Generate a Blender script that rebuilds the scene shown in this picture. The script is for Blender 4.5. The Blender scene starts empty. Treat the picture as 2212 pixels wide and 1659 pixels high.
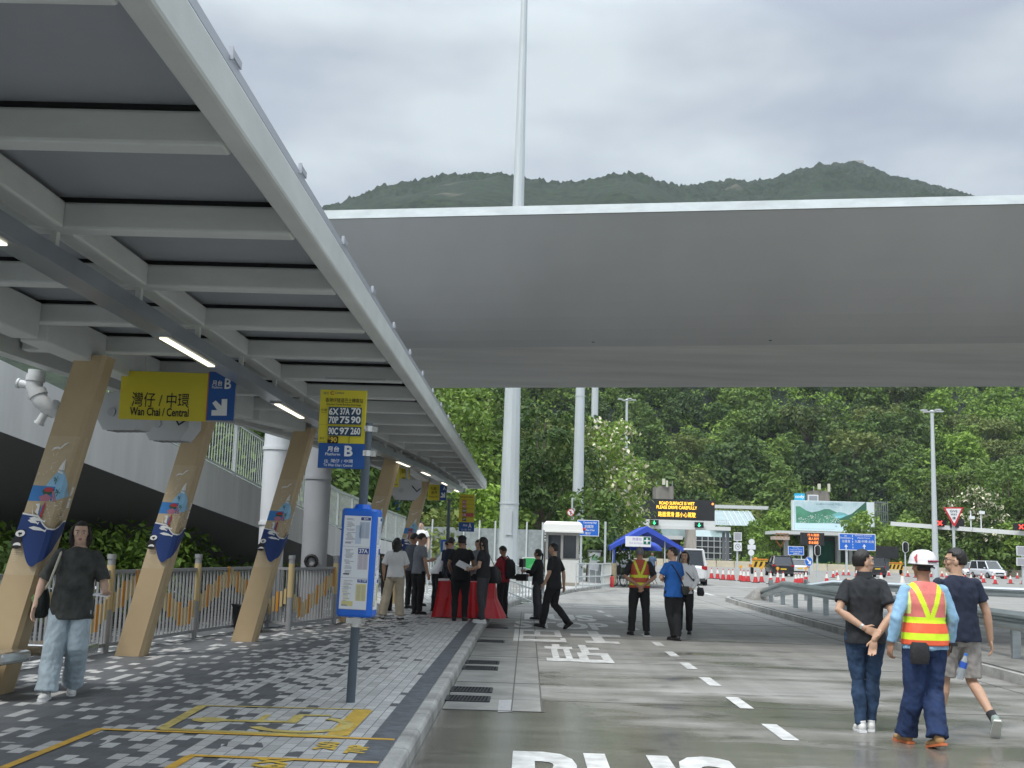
import bpy, math, random, numpy as np
from mathutils import Vector, Matrix, noise
SC = bpy.context.scene
R = math.radians
# ---------------------------------------------------------------- camera
FPX, CX, CY, ROLL = 2450.0, 1106.0, 829.5, 0.030
PITCH, YAW, CAMZ = math.atan(356.5/2450), math.atan(44.7/2476), 1.62
F_ = Vector((-math.sin(YAW)*math.cos(PITCH), math.cos(YAW)*math.cos(PITCH), math.sin(PITCH)))
R0 = Vector((math.cos(YAW), math.sin(YAW), 0)); U0 = R0.cross(F_)
XC = math.cos(ROLL)*R0 + math.sin(ROLL)*U0
YC = -math.sin(ROLL)*R0 + math.cos(ROLL)*U0
CAM = Vector((0, 0, CAMZ))
cd = bpy.data.cameras.new('camera'); cam = bpy.data.objects.new('camera', cd); SC.collection.objects.link(cam)
cd.sensor_width = 36; cd.lens = FPX/2212*36; cd.clip_end = 6000; cd.clip_start = .05
mw = Matrix.Identity(4)
for i in range(3):
    mw[i][0] = XC[i]; mw[i][1] = YC[i]; mw[i][2] = -F_[i]; mw[i][3] = CAM[i]
cam.matrix_world = mw; SC.camera = cam
SC.render.resolution_x = 1024; SC.render.resolution_y = 768
# ---------------------------------------------------------------- sky and sun
SUN_EL, SUN_AZ = R(58), R(215)
w = bpy.data.worlds.new('World'); SC.world = w; w.use_nodes = True
nt = w.node_tree; nt.nodes.clear()
def N(t, ty, **k):
    n = t.nodes.new(ty)
    for a, b in k.items(): setattr(n, a, b)
    return n
out = N(nt, 'ShaderNodeOutputWorld'); bg = N(nt, 'ShaderNodeBackground'); bg.inputs[1].default_value = .1
sky = N(nt, 'ShaderNodeTexSky', sky_type='NISHITA'); sky.sun_disc = False; sky.sun_elevation = SUN_EL; sky.sun_rotation = SUN_AZ
tc = N(nt, 'ShaderNodeTexCoord')
mp = N(nt, 'ShaderNodeMapping'); mp.inputs['Scale'].default_value = (1.0, 1.0, 2.6); mp.inputs['Location'].default_value = (.3, .1, .4)
nz = N(nt, 'ShaderNodeTexNoise'); nz.inputs['Scale'].default_value = 3.4; nz.inputs['Detail'].default_value = 5; nz.inputs['Roughness'].default_value = .5
cr = N(nt, 'ShaderNodeValToRGB')
cr.color_ramp.elements[0].position = .38; cr.color_ramp.elements[0].color = (2.75, 3.05, 3.6, 1)
cr.color_ramp.elements[1].position = .62; cr.color_ramp.elements[1].color = (4.35, 4.8, 5.0, 1)
sep = N(nt, 'ShaderNodeSeparateXYZ'); mr = N(nt, 'ShaderNodeMapRange')
mr.inputs[1].default_value = .42; mr.inputs[2].default_value = 1.0; mr.inputs[3].default_value = 1.0; mr.inputs[4].default_value = 4.0
vm = N(nt, 'ShaderNodeVectorMath', operation='SCALE')
mx = N(nt, 'ShaderNodeMix', data_type='RGBA'); mx.inputs[0].default_value = .93
L = nt.links.new
L(tc.outputs['Generated'], mp.inputs[0]); L(mp.outputs[0], nz.inputs[0]); L(nz.outputs[0], cr.inputs[0])
L(tc.outputs['Generated'], sep.inputs[0]); L(sep.outputs[2], mr.inputs[0])
L(cr.outputs[0], vm.inputs[0]); L(mr.outputs[0], vm.inputs['Scale'])
L(sky.outputs[0], mx.inputs[6]); L(vm.outputs[0], mx.inputs[7]); L(mx.outputs[2], bg.inputs[0]); L(bg.outputs[0], out.inputs[0])
sl = bpy.data.lights.new('sun', 'SUN'); sl.energy = 1.5; sl.angle = R(14); sl.color = (1, .97, .92)
so = bpy.data.objects.new('sun', sl); SC.collection.objects.link(so)
sd = Vector((math.sin(SUN_AZ)*math.cos(SUN_EL), math.cos(SUN_AZ)*math.cos(SUN_EL), math.sin(SUN_EL)))
so.rotation_euler = sd.to_track_quat('Z', 'Y').to_euler()
SC.view_settings.view_transform = 'Standard'; SC.view_settings.look = 'None'; SC.view_settings.exposure = 0.75
SC.view_settings.gamma = 1; SC.view_settings.use_curve_mapping = False
# ---------------------------------------------------------------- pixel -> world (pixels of a 2212 wide view of the photo)
def ray(px, py):
    return XC*((px-CX)/FPX) - YC*((py-CY)/FPX) + F_
def G(px, py, z=0.0):
    d = ray(px, py); t = (z-CAMZ)/d.z; return CAM + d*t
def A(px, py, Y):
    d = ray(px, py); return CAM + d*(Y/d.y)
def kpx(P): return (P-CAM).dot(F_)/FPX        # metres per pixel at P
# ---------------------------------------------------------------- materials
MATS = {}
def M(name, col=(.5, .5, .5), rough=.6, metal=0, var=0, scale=6, bump=0, bscale=40, emis=0, stretch=(1, 1, 1), trans=0, alpha=1, spec=.5, var2=None):
    if name in MATS: return MATS[name]
    m = bpy.data.materials.new(name); m.use_nodes = True; t = m.node_tree; b = t.nodes['Principled BSDF']
    b.inputs['Base Color'].default_value = (*col, 1); b.inputs['Roughness'].default_value = rough; b.inputs['Metallic'].default_value = metal
    b.inputs['Specular IOR Level'].default_value = spec
    if emis: b.inputs['Emission Color'].default_value = (*col, 1); b.inputs['Emission Strength'].default_value = emis
    if trans: b.inputs['Transmission Weight'].default_value = trans
    if alpha < 1: b.inputs['Alpha'].default_value = alpha
    c = N(t, 'ShaderNodeTexCoord'); mp = N(t, 'ShaderNodeMapping'); mp.inputs['Scale'].default_value = stretch
    t.links.new(c.outputs['Object'], mp.inputs[0])
    if var:
        n = N(t, 'ShaderNodeTexNoise'); n.inputs['Scale'].default_value = scale; n.inputs['Detail'].default_value = 6; n.inputs['Roughness'].default_value = .6
        t.links.new(mp.outputs[0], n.inputs[0])
        r = N(t, 'ShaderNodeValToRGB'); r.color_ramp.elements[0].position = .3; r.color_ramp.elements[1].position = .7
        c2 = var2 or tuple(min(1, x*(1+var)) for x in col)
        r.color_ramp.elements[0].color = (*[x*(1-var) for x in col], 1); r.color_ramp.elements[1].color = (*c2, 1)
        t.links.new(n.outputs[0], r.inputs[0]); t.links.new(r.outputs[0], b.inputs['Base Color'])
    if bump:
        n = N(t, 'ShaderNodeTexNoise'); n.inputs['Scale'].default_value = bscale; n.inputs['Detail'].default_value = 4
        t.links.new(mp.outputs[0], n.inputs[0])
        bp = N(t, 'ShaderNodeBump'); bp.inputs['Strength'].default_value = bump; bp.inputs['Distance'].default_value = .02
        t.links.new(n.outputs[0], bp.inputs['Height']); t.links.new(bp.outputs[0], b.inputs['Normal'])
    MATS[name] = m; return m
# ---------------------------------------------------------------- mesh builder
def frame(d):
    d = d.normalized(); a = Vector((0, 0, 1)) if abs(d.z) < .95 else Vector((0, 1, 0))
    u = d.cross(a).normalized(); v = u.cross(d).normalized(); return u, v
class MB:
    def __init__(s): s.v = []; s.f = []; s.m = []; s.mats = []; s.sm = []
    def mi(s, m):
        if m is None: return 0
        if m not in s.mats: s.mats.append(m)
        return s.mats.index(m)
    def add(s, vs, fs, m=None, smooth=False):
        o = len(s.v); s.v += [tuple(v) for v in vs]; k = s.mi(m)
        for f in fs: s.f.append([i+o for i in f]); s.m.append(k); s.sm.append(smooth)
    def box(s, c, size, m=None, rz=0, taper=1.0, ax=None):
        hx, hy, hz = size[0]/2, size[1]/2, size[2]/2; ca, sa = math.cos(rz), math.sin(rz); vs = []
        for z, k in ((-hz, 1), (hz, taper)):
            for x, y in ((-hx, -hy), (hx, -hy), (hx, hy), (-hx, hy)):
                x, y = x*k, y*k; vs.append((c[0]+x*ca-y*sa, c[1]+x*sa+y*ca, c[2]+z))
        s.add(vs, [(3, 2, 1, 0), (4, 5, 6, 7), (0, 1, 5, 4), (1, 2, 6, 5), (2, 3, 7, 6), (3, 0, 4, 7)], m)
    def beam(s, p0, p1, w, h, m=None, up=Vector((0, 0, 1))):
        p0, p1 = Vector(p0), Vector(p1); d = (p1-p0).normalized(); u = d.cross(up).normalized()*(w/2); v = u.cross(d).normalized()*(h/2)
        vs = [p+a*u+b*v for p in (p0, p1) for a, b in ((-1, -1), (1, -1), (1, 1), (-1, 1))]
        s.add(vs, [(3, 2, 1, 0), (4, 5, 6, 7), (0, 1, 5, 4), (1, 2, 6, 5), (2, 3, 7, 6), (3, 0, 4, 7)], m)
    def tube(s, pts, rad, m=None, n=12, caps=True, smooth=True, ell=None):
        pts = [Vector(p) for p in pts]; rad = rad if isinstance(rad, (list, tuple)) else [rad]*len(pts); vs = []; fs = []
        u = None
        for i, p in enumerate(pts):
            d = pts[min(i+1, len(pts)-1)]-pts[max(i-1, 0)]
            if u is None: u, v = frame(d)
            else:
                d.normalize(); u = (u-d*u.dot(d)).normalized(); v = d.cross(u)*-1; v = u.cross(d)
            r = rad[i]; rx, ry = r if isinstance(r, (list, tuple)) else (r, r)
            for k in range(n):
                a = 2*math.pi*k/n; vs.append(p+u*(math.cos(a)*rx)+v*(math.sin(a)*ry))
        for i in range(len(pts)-1):
            for k in range(n): fs.append((i*n+k, i*n+(k+1) % n, (i+1)*n+(k+1) % n, (i+1)*n+k))
        s.add(vs, fs, m, smooth)
        if caps:
            o = len(vs)-n; s.add(vs[:n], [tuple(range(n))[::-1]], m); s.add(vs[o:], [tuple(range(n))], m)
    def rings(s, rs, m=None, n=20, smooth=True, caps=True, pw=2.0, rz=0):
        # rs: (cx, cy, z, rx, ry) horizontal superellipse rings
        vs = []; fs = []; ca, sa = math.cos(rz), math.sin(rz)
        for cx, cy, z, rx, ry in rs:
            for k in range(n):
                a = 2*math.pi*k/n; c, t = math.cos(a), math.sin(a)
                x = math.copysign(abs(c)**(2/pw), c)*rx; y = math.copysign(abs(t)**(2/pw), t)*ry
                vs.append((cx+x*ca-y*sa, cy+x*sa+y*ca, z))
        for i in range(len(rs)-1):
            for k in range(n): fs.append((i*n+k, i*n+(k+1) % n, (i+1)*n+(k+1) % n, (i+1)*n+k))
        s.add(vs, fs, m, smooth)
        if caps: s.add(vs[:n], [tuple(range(n))[::-1]], m); s.add(vs[-n:], [tuple(range(n))], m)
    def ell(s, c, r, m=None, n=14, mt=None):
        vs = []; fs = []; k = max(6, n//2+2)
        for i in range(k+1):
            t = math.pi*i/k
            for j in range(n):
                a = 2*math.pi*j/n; p = Vector((math.sin(t)*math.cos(a)*r[0], math.sin(t)*math.sin(a)*r[1], math.cos(t)*r[2]))
                if mt: p = mt @ p
                vs.append(Vector(c)+p)
        for i in range(k):
            for j in range(n): fs.append((i*n+j, (i+1)*n+j, (i+1)*n+(j+1) % n, i*n+(j+1) % n))
        s.add(vs, fs, m, True)
    def prism(s, poly, y0, y1, m=None, smooth=False):    # poly in (x,z), extruded along y
        n = len(poly); vs = [(x, y0, z) for x, z in poly]+[(x, y1, z) for x, z in poly]
        ar = sum(poly[i][0]*poly[(i+1) % n][1]-poly[(i+1) % n][0]*poly[i][1] for i in range(n))
        idx = list(range(n)) if ar > 0 else list(range(n))[::-1]
        s.add(vs, [tuple(idx), tuple(i+n for i in idx[::-1])], m)
        s.add(vs, [(idx[(i+1) % n], idx[i], idx[i]+n, idx[(i+1) % n]+n) for i in range(n)], m, smooth)
    def slab(s, poly, z0, z1, m=None):    # poly in (x,y)
        n = len(poly); ar = sum(poly[i][0]*poly[(i+1) % n][1]-poly[(i+1) % n][0]*poly[i][1] for i in range(n))
        if ar < 0: poly = poly[::-1]
        vs = [(p[0], p[1], z0) for p in poly]+[(p[0], p[1], z1) for p in poly]
        s.add(vs, [tuple(range(n))[::-1], tuple(range(n, 2*n))]+[(i, (i+1) % n, (i+1) % n+n, i+n) for i in range(n)], m)
    def strip(s, la, lb, m=None, smooth=False):    # two polylines of equal length
        n = len(la); s.add(list(la)+list(lb), [(i, i+1, n+i+1, n+i) for i in range(n-1)], m, smooth)
    def xf(s, mt, i0=0):
        for i in range(i0, len(s.v)): s.v[i] = tuple(mt @ Vector(s.v[i]))
    def build(s, name, m=None, parent=None, bevel=0, world=False, fix=False):
        me = bpy.data.meshes.new(name)
        vs = s.v
        if world and parent is not None:
            inv = parent['_m'] if False else wmat(parent).inverted(); vs = [inv @ Vector(v) for v in vs]
        me.from_pydata([tuple(v) for v in vs], [], s.f)
        mats = s.mats or [m or M('plain')]
        if m is not None and not s.mats: mats = [m]
        for x in mats: me.materials.append(x)
        me.polygons.foreach_set('material_index', s.m); me.polygons.foreach_set('use_smooth', s.sm)
        me.update()
        o = bpy.data.objects.new(name, me); SC.collection.objects.link(o)
        if parent is not None: o.parent = parent
        if bevel:
            b = o.modifiers.new('bevel', 'BEVEL'); b.width = bevel; b.segments = 2; b.limit_method = 'ANGLE'; b.harden_normals = False
        return o
def wmat(o):
    m = Matrix.Translation(o.location) @ o.rotation_euler.to_matrix().to_4x4()
    return wmat(o.parent) @ m if o.parent else m
def tag(o, label=None, cat=None, group=None, kind=None):
    if label: o['label'] = label
    if cat: o['category'] = cat
    if group: o['group'] = group
    if kind: o['kind'] = kind
    return o
def thing(name, label, cat, loc=(0, 0, 0), rz=0, group=None):
    o = bpy.data.objects.new(name, None); SC.collection.objects.link(o); o.location = loc; o.rotation_euler = (0, 0, rz)
    o.empty_display_size = .1
    return tag(o, label, cat, group)
def _k(o): return 0
def kids(o): return [c for c in bpy.data.objects if c.parent == o]
def copytree(o, parent=None, cache={}):
    c = o.copy(); SC.collection.objects.link(c); c.parent = parent
    if o.name not in cache: cache[o.name] = kids(o)
    for ch in cache[o.name]: copytree(ch, c)
    return c
def dup(root, loc, rz, label=None, group=None, sc=None):
    r = copytree(root); r.location = loc; r.rotation_euler = (0, 0, rz)
    if sc: r.scale = (sc,)*3 if not isinstance(sc, tuple) else sc
    if label: r['label'] = label
    if group: r['group'] = group
    return r
def struct(name, mb, m=None, **k): return tag(mb.build(name, m, **k), kind='structure')
# ---------------------------------------------------------------- text to mesh
_tc = {}
def textgeo(s, bold):
    if any(ord(ch) > 0x2e80 for ch in s) and not all(ch in '巴士站月台南區' for ch in s): bold = min(bold, .004)
    k = (s, bold)
    if k in _tc: return _tc[k]
    cu = bpy.data.curves.new('t', 'FONT'); cu.body = s; cu.offset = bold; cu.resolution_u = 3; cu.fill_mode = 'FRONT'
    o = bpy.data.objects.new('t', cu); SC.collection.objects.link(o)
    dg = bpy.context.evaluated_depsgraph_get(); me = bpy.data.meshes.new_from_object(o.evaluated_get(dg))
    V = [tuple(v.co) for v in me.vertices]; P = [tuple(p.vertices) for p in me.polygons]
    bpy.data.objects.remove(o); bpy.data.curves.remove(cu); bpy.data.meshes.remove(me)
    xs = [v[0] for v in V]; ys = [v[1] for v in V]; b = (min(xs), min(ys), max(xs), max(ys))
    V = [((v[0]-b[0])/(b[2]-b[0]), (v[1]-b[1])/(b[3]-b[1])) for v in V]
    _tc[k] = (V, P); return V, P
def puttext(mb, s, O, U, W, m, bold=.015):    # O lower left, U width vector, W height vector
    V, P = textgeo(s, bold); O, U, W = Vector(O), Vector(U), Vector(W)
    mb.add([O+U*x+W*y for x, y in V], P, m)
class Board:
    """flat sign facing the camera side; items are laid on its face at increasing 1.5 mm offsets, in sign-local metres"""
    def __init__(s, name, label, cat, cx, cy, Y, rz=0, thick=.03, group=None, parent=None, zb=None):
        s.P = A(cx, cy, Y); s.k = kpx(s.P); s.cx, s.cy = cx, cy; s.mb = MB(); s.back = MB(); s.lay = 0; s.th = thick
        s.o = thing(name, label, cat, (s.P.x, s.P.y, s.P.z), rz, group) if parent is None else None
        if parent is not None:
            o = bpy.data.objects.new(name, None); s.o = o; SC.collection.objects.link(o); o.parent = parent; o.location = wmat(parent).inverted() @ s.P; o.rotation_euler = (0, 0, rz)
    def L(s, px, py):
        dx, dy = px-s.cx, py-s.cy; c, t = math.cos(ROLL), math.sin(ROLL)
        return ((dx*c+dy*t)*s.k, -(-dx*t+dy*c)*s.k)
    def R(s, x0, y0, x1, y1, flat=True):
        # pixel rect -> upright local rect with the same centre and size
        c = s.L((x0+x1)/2, (y0+y1)/2); w, h = abs(x1-x0)*s.k/2, abs(y1-y0)*s.k/2; return c[0]-w, c[1]-h, c[0]+w, c[1]+h
    def _y(s): s.lay += 1; return -s.th/2-.0015*s.lay
    def body(s, x0, y0, x1, y1, m, round_=0):
        a = s.R(x0, y0, x1, y1); s.back.box(((a[0]+a[2])/2, 0, (a[1]+a[3])/2), (a[2]-a[0], s.th, a[3]-a[1]), m); s.rect0 = a
    def rect(s, x0, y0, x1, y1, m):
        a = s.R(x0, y0, x1, y1); y = s._y(); s.mb.add([(a[0], y, a[1]), (a[2], y, a[1]), (a[2], y, a[3]), (a[0], y, a[3])], [(0, 1, 2, 3)], m)
    def poly(s, pts, m):
        y = s._y(); q = [s.L(*p) for p in pts]; n = len(q)
        ar = sum(q[i][0]*q[(i+1) % n][1]-q[(i+1) % n][0]*q[i][1] for i in range(n))
        if ar < 0: q = q[::-1]
        s.mb.add([(a, y, b) for a, b in q], [tuple(range(n))], m)
    def circ(s, cx, cy, r, m, n=24, ry=None):
        c = s.L(cx, cy); y = s._y(); ry = ry or r
        s.mb.add([(c[0]+r*s.k*math.cos(2*math.pi*i/n), y, c[1]+ry*s.k*math.sin(2*math.pi*i/n)) for i in range(n)], [tuple(range(n))], m)
    def text(s, t, x0, y0, x1, y1, m, bold=.015):
        a = s.R(x0, y0, x1, y1); y = s._y(); puttext(s.mb, t, (a[0], y, a[1]), (a[2]-a[0], 0, 0), (0, 0, a[3]-a[1]), m, bold)
    def done(s, bn='board', fn='sign_face'):
        s.bo = s.back.build(bn, None, s.o, bevel=.004) if s.back.v else None
        if s.mb.v: s.fo = s.mb.build(fn, None, s.o)
        return s.o
# ================================================================ SETTING
rnd = random.Random(5)
def wp(v): return Vector(v)
# ---- ground sheet
def ground_mat():
    m = M('ground grass', (.055, .075, .03), .95, var=.4, scale=.3, bump=.4, bscale=3); return m
mb = MB(); mb.add([(-1500, -60, -.03), (1500, -60, -.03), (1500, 1700, -.03), (-1500, 1700, -.03)], [(0, 1, 2, 3)])
struct('ground', mb, ground_mat())
# ---- road material: worn concrete with stains, wet patches, joints
def road_mat():
    m = bpy.data.materials.new('road concrete'); m.use_nodes = True; t = m.node_tree; b = t.nodes['Principled BSDF']; l = t.links.new
    g = N(t, 'ShaderNodeNewGeometry')
    def noise_(sc, scale, det=6, ro=.6, off=0):
        mp = N(t, 'ShaderNodeMapping'); mp.inputs['Scale'].default_value = sc; mp.inputs['Location'].default_value = (off, off, 0); l(g.outputs['Position'], mp.inputs[0])
        n = N(t, 'ShaderNodeTexNoise'); n.inputs['Scale'].default_value = scale; n.inputs['Detail'].default_value = det; n.inputs['Roughness'].default_value = ro
        l(mp.outputs[0], n.inputs[0]); return n.outputs[0]
    def ramp(x, p0, c0, p1, c1):
        r = N(t, 'ShaderNodeValToRGB'); e = r.color_ramp.elements; e[0].position = p0; e[0].color = (*c0, 1); e[1].position = p1; e[1].color = (*c1, 1); l(x, r.inputs[0]); return r.outputs[0]
    def mul(a, b_, fac=1.0):
        x = N(t, 'ShaderNodeMix', data_type='RGBA', blend_type='MULTIPLY'); x.inputs[0].default_value = fac; l(a, x.inputs[6]); l(b_, x.inputs[7]); return x.outputs[2]
    base = ramp(noise_((.35, 1.6, 1), .9), .3, (.225, .22, .205), .7, (.35, .342, .318))
    st = ramp(noise_((.22, 3.0, 1), 1.1, 8, .62, 7), .38, (.84, .835, .82), .56, (1, 1, 1))
    fine = ramp(noise_((1, 1, 1), 60, 3), .3, (.86, .86, .86), .7, (1.1, 1.1, 1.1))
    spot = ramp(noise_((1, 1.4, 1), 1.6, 4, .5, 31), .30, (.6, .6, .58), .40, (1, 1, 1))
    col = mul(mul(mul(base, st), fine), spot)
    # wet zone: patches near the kerb and under the flyover
    wet = noise_((.45, .9, 1), .8, 3, .5, 13)
    sp = N(t, 'ShaderNodeSeparateXYZ'); l(g.outputs['Position'], sp.inputs[0])
    mr = N(t, 'ShaderNodeMapRange'); mr.inputs[1].default_value = 9; mr.inputs[2].default_value = 26; mr.inputs[3].default_value = .22; mr.inputs[4].default_value = -.1; l(sp.outputs[1], mr.inputs[0])
    ad = N(t, 'ShaderNodeMath', operation='ADD'); l(wet, ad.inputs[0]); l(mr.outputs[0], ad.inputs[1])
    k1 = N(t, 'ShaderNodeMapRange'); k1.inputs[1].default_value = -.6; k1.inputs[2].default_value = 1.6; k1.inputs[3].default_value = .30; k1.inputs[4].default_value = 0; l(sp.outputs[0], k1.inputs[0])
    k2 = N(t, 'ShaderNodeMapRange'); k2.inputs[1].default_value = 11.6; k2.inputs[2].default_value = 12.4; k2.inputs[3].default_value = 1; k2.inputs[4].default_value = 0; l(sp.outputs[1], k2.inputs[0])
    k3 = N(t, 'ShaderNodeMath', operation='MULTIPLY'); l(k1.outputs[0], k3.inputs[0]); l(k2.outputs[0], k3.inputs[1]); ad0 = ad; ad = N(t, 'ShaderNodeMath', operation='ADD'); l(ad0.outputs[0], ad.inputs[0]); l(k3.outputs[0], ad.inputs[1])
    trk_ = ramp(noise_((2.2, .10, 1), 1.0, 5, .6, 3), .36, (.84, .84, .83), .58, (1, 1, 1)); col = mul(col, trk_)
    oil = ramp(noise_((1, 1, 1), 3.2, 5, .6, 51), .66, (1, 1, 1), .74, (.6, .6, .58)); col = mul(col, oil)
    wr = ramp(ad.outputs[0], .55, (1, 1, 1), .70, (.66, .64, .60)); col = mul(col, wr)
    l(col, b.inputs['Base Color'])
    rr = N(t, 'ShaderNodeMapRange'); rr.inputs[1].default_value = .55; rr.inputs[2].default_value = .72; rr.inputs[3].default_value = .72; rr.inputs[4].default_value = .12; l(ad.outputs[0], rr.inputs[0]); l(rr.outputs[0], b.inputs['Roughness'])
    bn = N(t, 'ShaderNodeBump'); bn.inputs['Strength'].default_value = .25; bn.inputs['Distance'].default_value = .006; l(noise_((1, 1, 1), 45, 4), bn.inputs['Height']); l(bn.outputs[0], b.inputs['Normal'])
    return m
RM = road_mat()
mb = MB(); mb.slab([(-.83, -20), (-.83, 24), (-.6, 32), (1.9, 46), (4.0, 55), (5, 80), (6, 130), (16, 235), (95, 235), (120, 130), (75, 30), (50, -20)], -.2, 0)
struct('road', mb, RM)
mb = MB()
for y in (3.2, 8.1, 12.7, 17.2, 22, 27.5, 33, 39, 46, 54): mb.box((3.1, y, .002), (7.6, .014, .004))
mb.box((6.3, 25, .0025), (.010, 40, .004))
struct('road_joints', mb, M('joint tar', (.10, .10, .09), .8))
# ---- pavement (platform) with block paving
def paver_mat(light=False):
    m = bpy.data.materials.new('block paving light' if light else 'block paving'); m.use_nodes = True; t = m.node_tree; b = t.nodes['Principled BSDF']; l = t.links.new
    g = N(t, 'ShaderNodeNewGeometry'); sp = N(t, 'ShaderNodeSeparateXYZ'); l(g.outputs['Position'], sp.inputs[0])
    def ma(op, a, b_=None, c=None):
        n = N(t, 'ShaderNodeMath', operation=op)
        for i, v in enumerate((a, b_, c)):
            if v is None: continue
            if isinstance(v, (int, float)): n.inputs[i].default_value = v
            else: l(v, n.inputs[i])
        return n.outputs[0]
    u = ma('DIVIDE', sp.outputs[0], .104); col = ma('FLOOR', u)
    par = ma('MULTIPLY', ma('MODULO', ma('ADD', col, 1000), 2), .5)
    v = ma('ADD', ma('DIVIDE', sp.outputs[1], .205), par); row = ma('FLOOR', v)
    cb = N(t, 'ShaderNodeCombineXYZ'); l(col, cb.inputs[0]); l(row, cb.inputs[1])
    wn = N(t, 'ShaderNodeTexWhiteNoise', noise_dimensions='2D'); l(cb.outputs[0], wn.inputs[0])
    cb2 = N(t, 'ShaderNodeCombineXYZ'); l(col, cb2.inputs[0]); l(row, cb2.inputs[1]); cb2.inputs[2].default_value = 5
    wn2 = N(t, 'ShaderNodeTexWhiteNoise', noise_dimensions='3D'); l(cb2.outputs[0], wn2.inputs[0])
    pn = N(t, 'ShaderNodeTexNoise'); pn.inputs['Scale'].default_value = .8; pn.inputs['Detail'].default_value = 2; l(g.outputs['Position'], pn.inputs[0])
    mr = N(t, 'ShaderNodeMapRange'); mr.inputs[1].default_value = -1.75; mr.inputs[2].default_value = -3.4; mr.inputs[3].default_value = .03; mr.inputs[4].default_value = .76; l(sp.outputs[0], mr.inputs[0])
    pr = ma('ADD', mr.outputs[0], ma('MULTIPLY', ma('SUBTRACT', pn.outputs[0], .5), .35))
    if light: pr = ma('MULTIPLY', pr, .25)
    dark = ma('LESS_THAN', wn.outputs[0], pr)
    fu = ma('FRACT', u); fv = ma('FRACT', v)
    ju = ma('GREATER_THAN', ma('ABSOLUTE', ma('SUBTRACT', fu, .5)), .465); jv = ma('GREATER_THAN', ma('ABSOLUTE', ma('SUBTRACT', fv, .5)), .481)
    jo = ma('MAXIMUM', ju, jv)
    k = ma('ADD', .84, ma('MULTIPLY', wn2.outputs[0], .32))
    fn = N(t, 'ShaderNodeTexNoise'); fn.inputs['Scale'].default_value = 90; fn.inputs['Detail'].default_value = 3; l(g.outputs['Position'], fn.inputs[0])
    k = ma('MULTIPLY', k, ma('ADD', .72, ma('MULTIPLY', fn.outputs[0], .56)))
    dn = N(t, 'ShaderNodeTexNoise'); dn.inputs['Scale'].default_value = 1.7; dn.inputs['Detail'].default_value = 6; l(g.outputs['Position'], dn.inputs[0])
    k = ma('MULTIPLY', k, ma('ADD', .8, ma('MULTIPLY', dn.outputs[0], .4)))
    def mixc(f, a, b_):
        n = N(t, 'ShaderNodeMix', data_type='RGBA'); l(f, n.inputs[0])
        for i, v in ((6, a), (7, b_)):
            if isinstance(v, tuple): n.inputs[i].default_value = (*v, 1)
            else: l(v, n.inputs[i])
        return n.outputs[2]
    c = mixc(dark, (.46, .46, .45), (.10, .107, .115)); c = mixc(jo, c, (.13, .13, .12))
    vm = N(t, 'ShaderNodeVectorMath', operation='SCALE'); l(c, vm.inputs[0]); l(k, vm.inputs['Scale']); l(vm.outputs[0], b.inputs['Base Color'])
    b.inputs['Roughness'].default_value = .62
    bp = N(t, 'ShaderNodeBump'); bp.inputs['Strength'].default_value = .6; bp.inputs['Distance'].default_value = .004; l(ma('SUBTRACT', 1, jo), bp.inputs['Height']); l(bp.outputs[0], b.inputs['Normal'])
    return m
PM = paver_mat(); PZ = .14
kerbline = [(-.83, -5), (-.83, 6), (-.84, 14), (-.84, 22), (-.78, 26), (-.58, 31), (-.1, 36), (.9, 41), (1.9, 46), (2.9, 50), (3.9, 54), (4.6, 59), (4.9, 66), (5.0, 80)]
def off(line, d):
    o = []
    for i, p in enumerate(line):
        a = Vector(line[max(i-1, 0)]); b = Vector(line[min(i+1, len(line)-1)]); t = (b-a).normalized(); o.append((p[0]-t.y*d, p[1]+t.x*d))
    return o
mb = MB(); inner = off(kerbline, .135)
mb.slab(inner[:5]+[(-14, 26), (-14, -5)], -.2, PZ)
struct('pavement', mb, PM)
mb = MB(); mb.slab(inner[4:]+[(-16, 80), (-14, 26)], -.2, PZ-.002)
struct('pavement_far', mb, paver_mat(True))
# dark border strip
mb = MB(); a, b2 = off(kerbline[:6], .135), off(kerbline[:6], .34)
mb.strip([(x, y, PZ+.004) for x, y in a], [(x, y, PZ+.004) for x, y in b2])
struct('paving_border', mb, M('charcoal border pavers', (.10, .108, .12), .7, var=.35, scale=9, bump=.3, bscale=20))
# kerb stones
KM = M('kerb concrete', (.34, .335, .315), .8, var=.35, scale=2.2, bump=.5, bscale=25)
def kerb(line, name, w=.13, h=PZ, z0=-.1, alt=None):
    mb = MB(); segs = []
    for i in range(len(line)-1):
        a, b = Vector(line[i]), Vector(line[i+1]); n = max(1, round((b-a).length/.92)); segs += [(a.lerp(b, k/n), a.lerp(b, (k+1)/n)) for k in range(n)]
    for j, (a, b) in enumerate(segs):
        t = (b-a).normalized(); nn = Vector((-t.y, t.x)); a2, b2 = a+t*.006, b-t*.006
        prof = [(0, z0), (0, h-.035), (.012, h-.01), (.035, h+.002), (w, h+.002), (w, z0)]
        mb.add([(a2.x+nn.x*o_, a2.y+nn.y*o_, z) for o_, z in prof]+[(b2.x+nn.x*o_, b2.y+nn.y*o_, z) for o_, z in prof],
               [(i, i+1, i+7, i+6) for i in range(5)]+[(0, 5, 4, 3, 2, 1), (6, 7, 8, 9, 10, 11)], (alt[j % 2] if alt else KM))
    return struct(name, mb)
kerb(kerbline, 'kerb')
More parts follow.
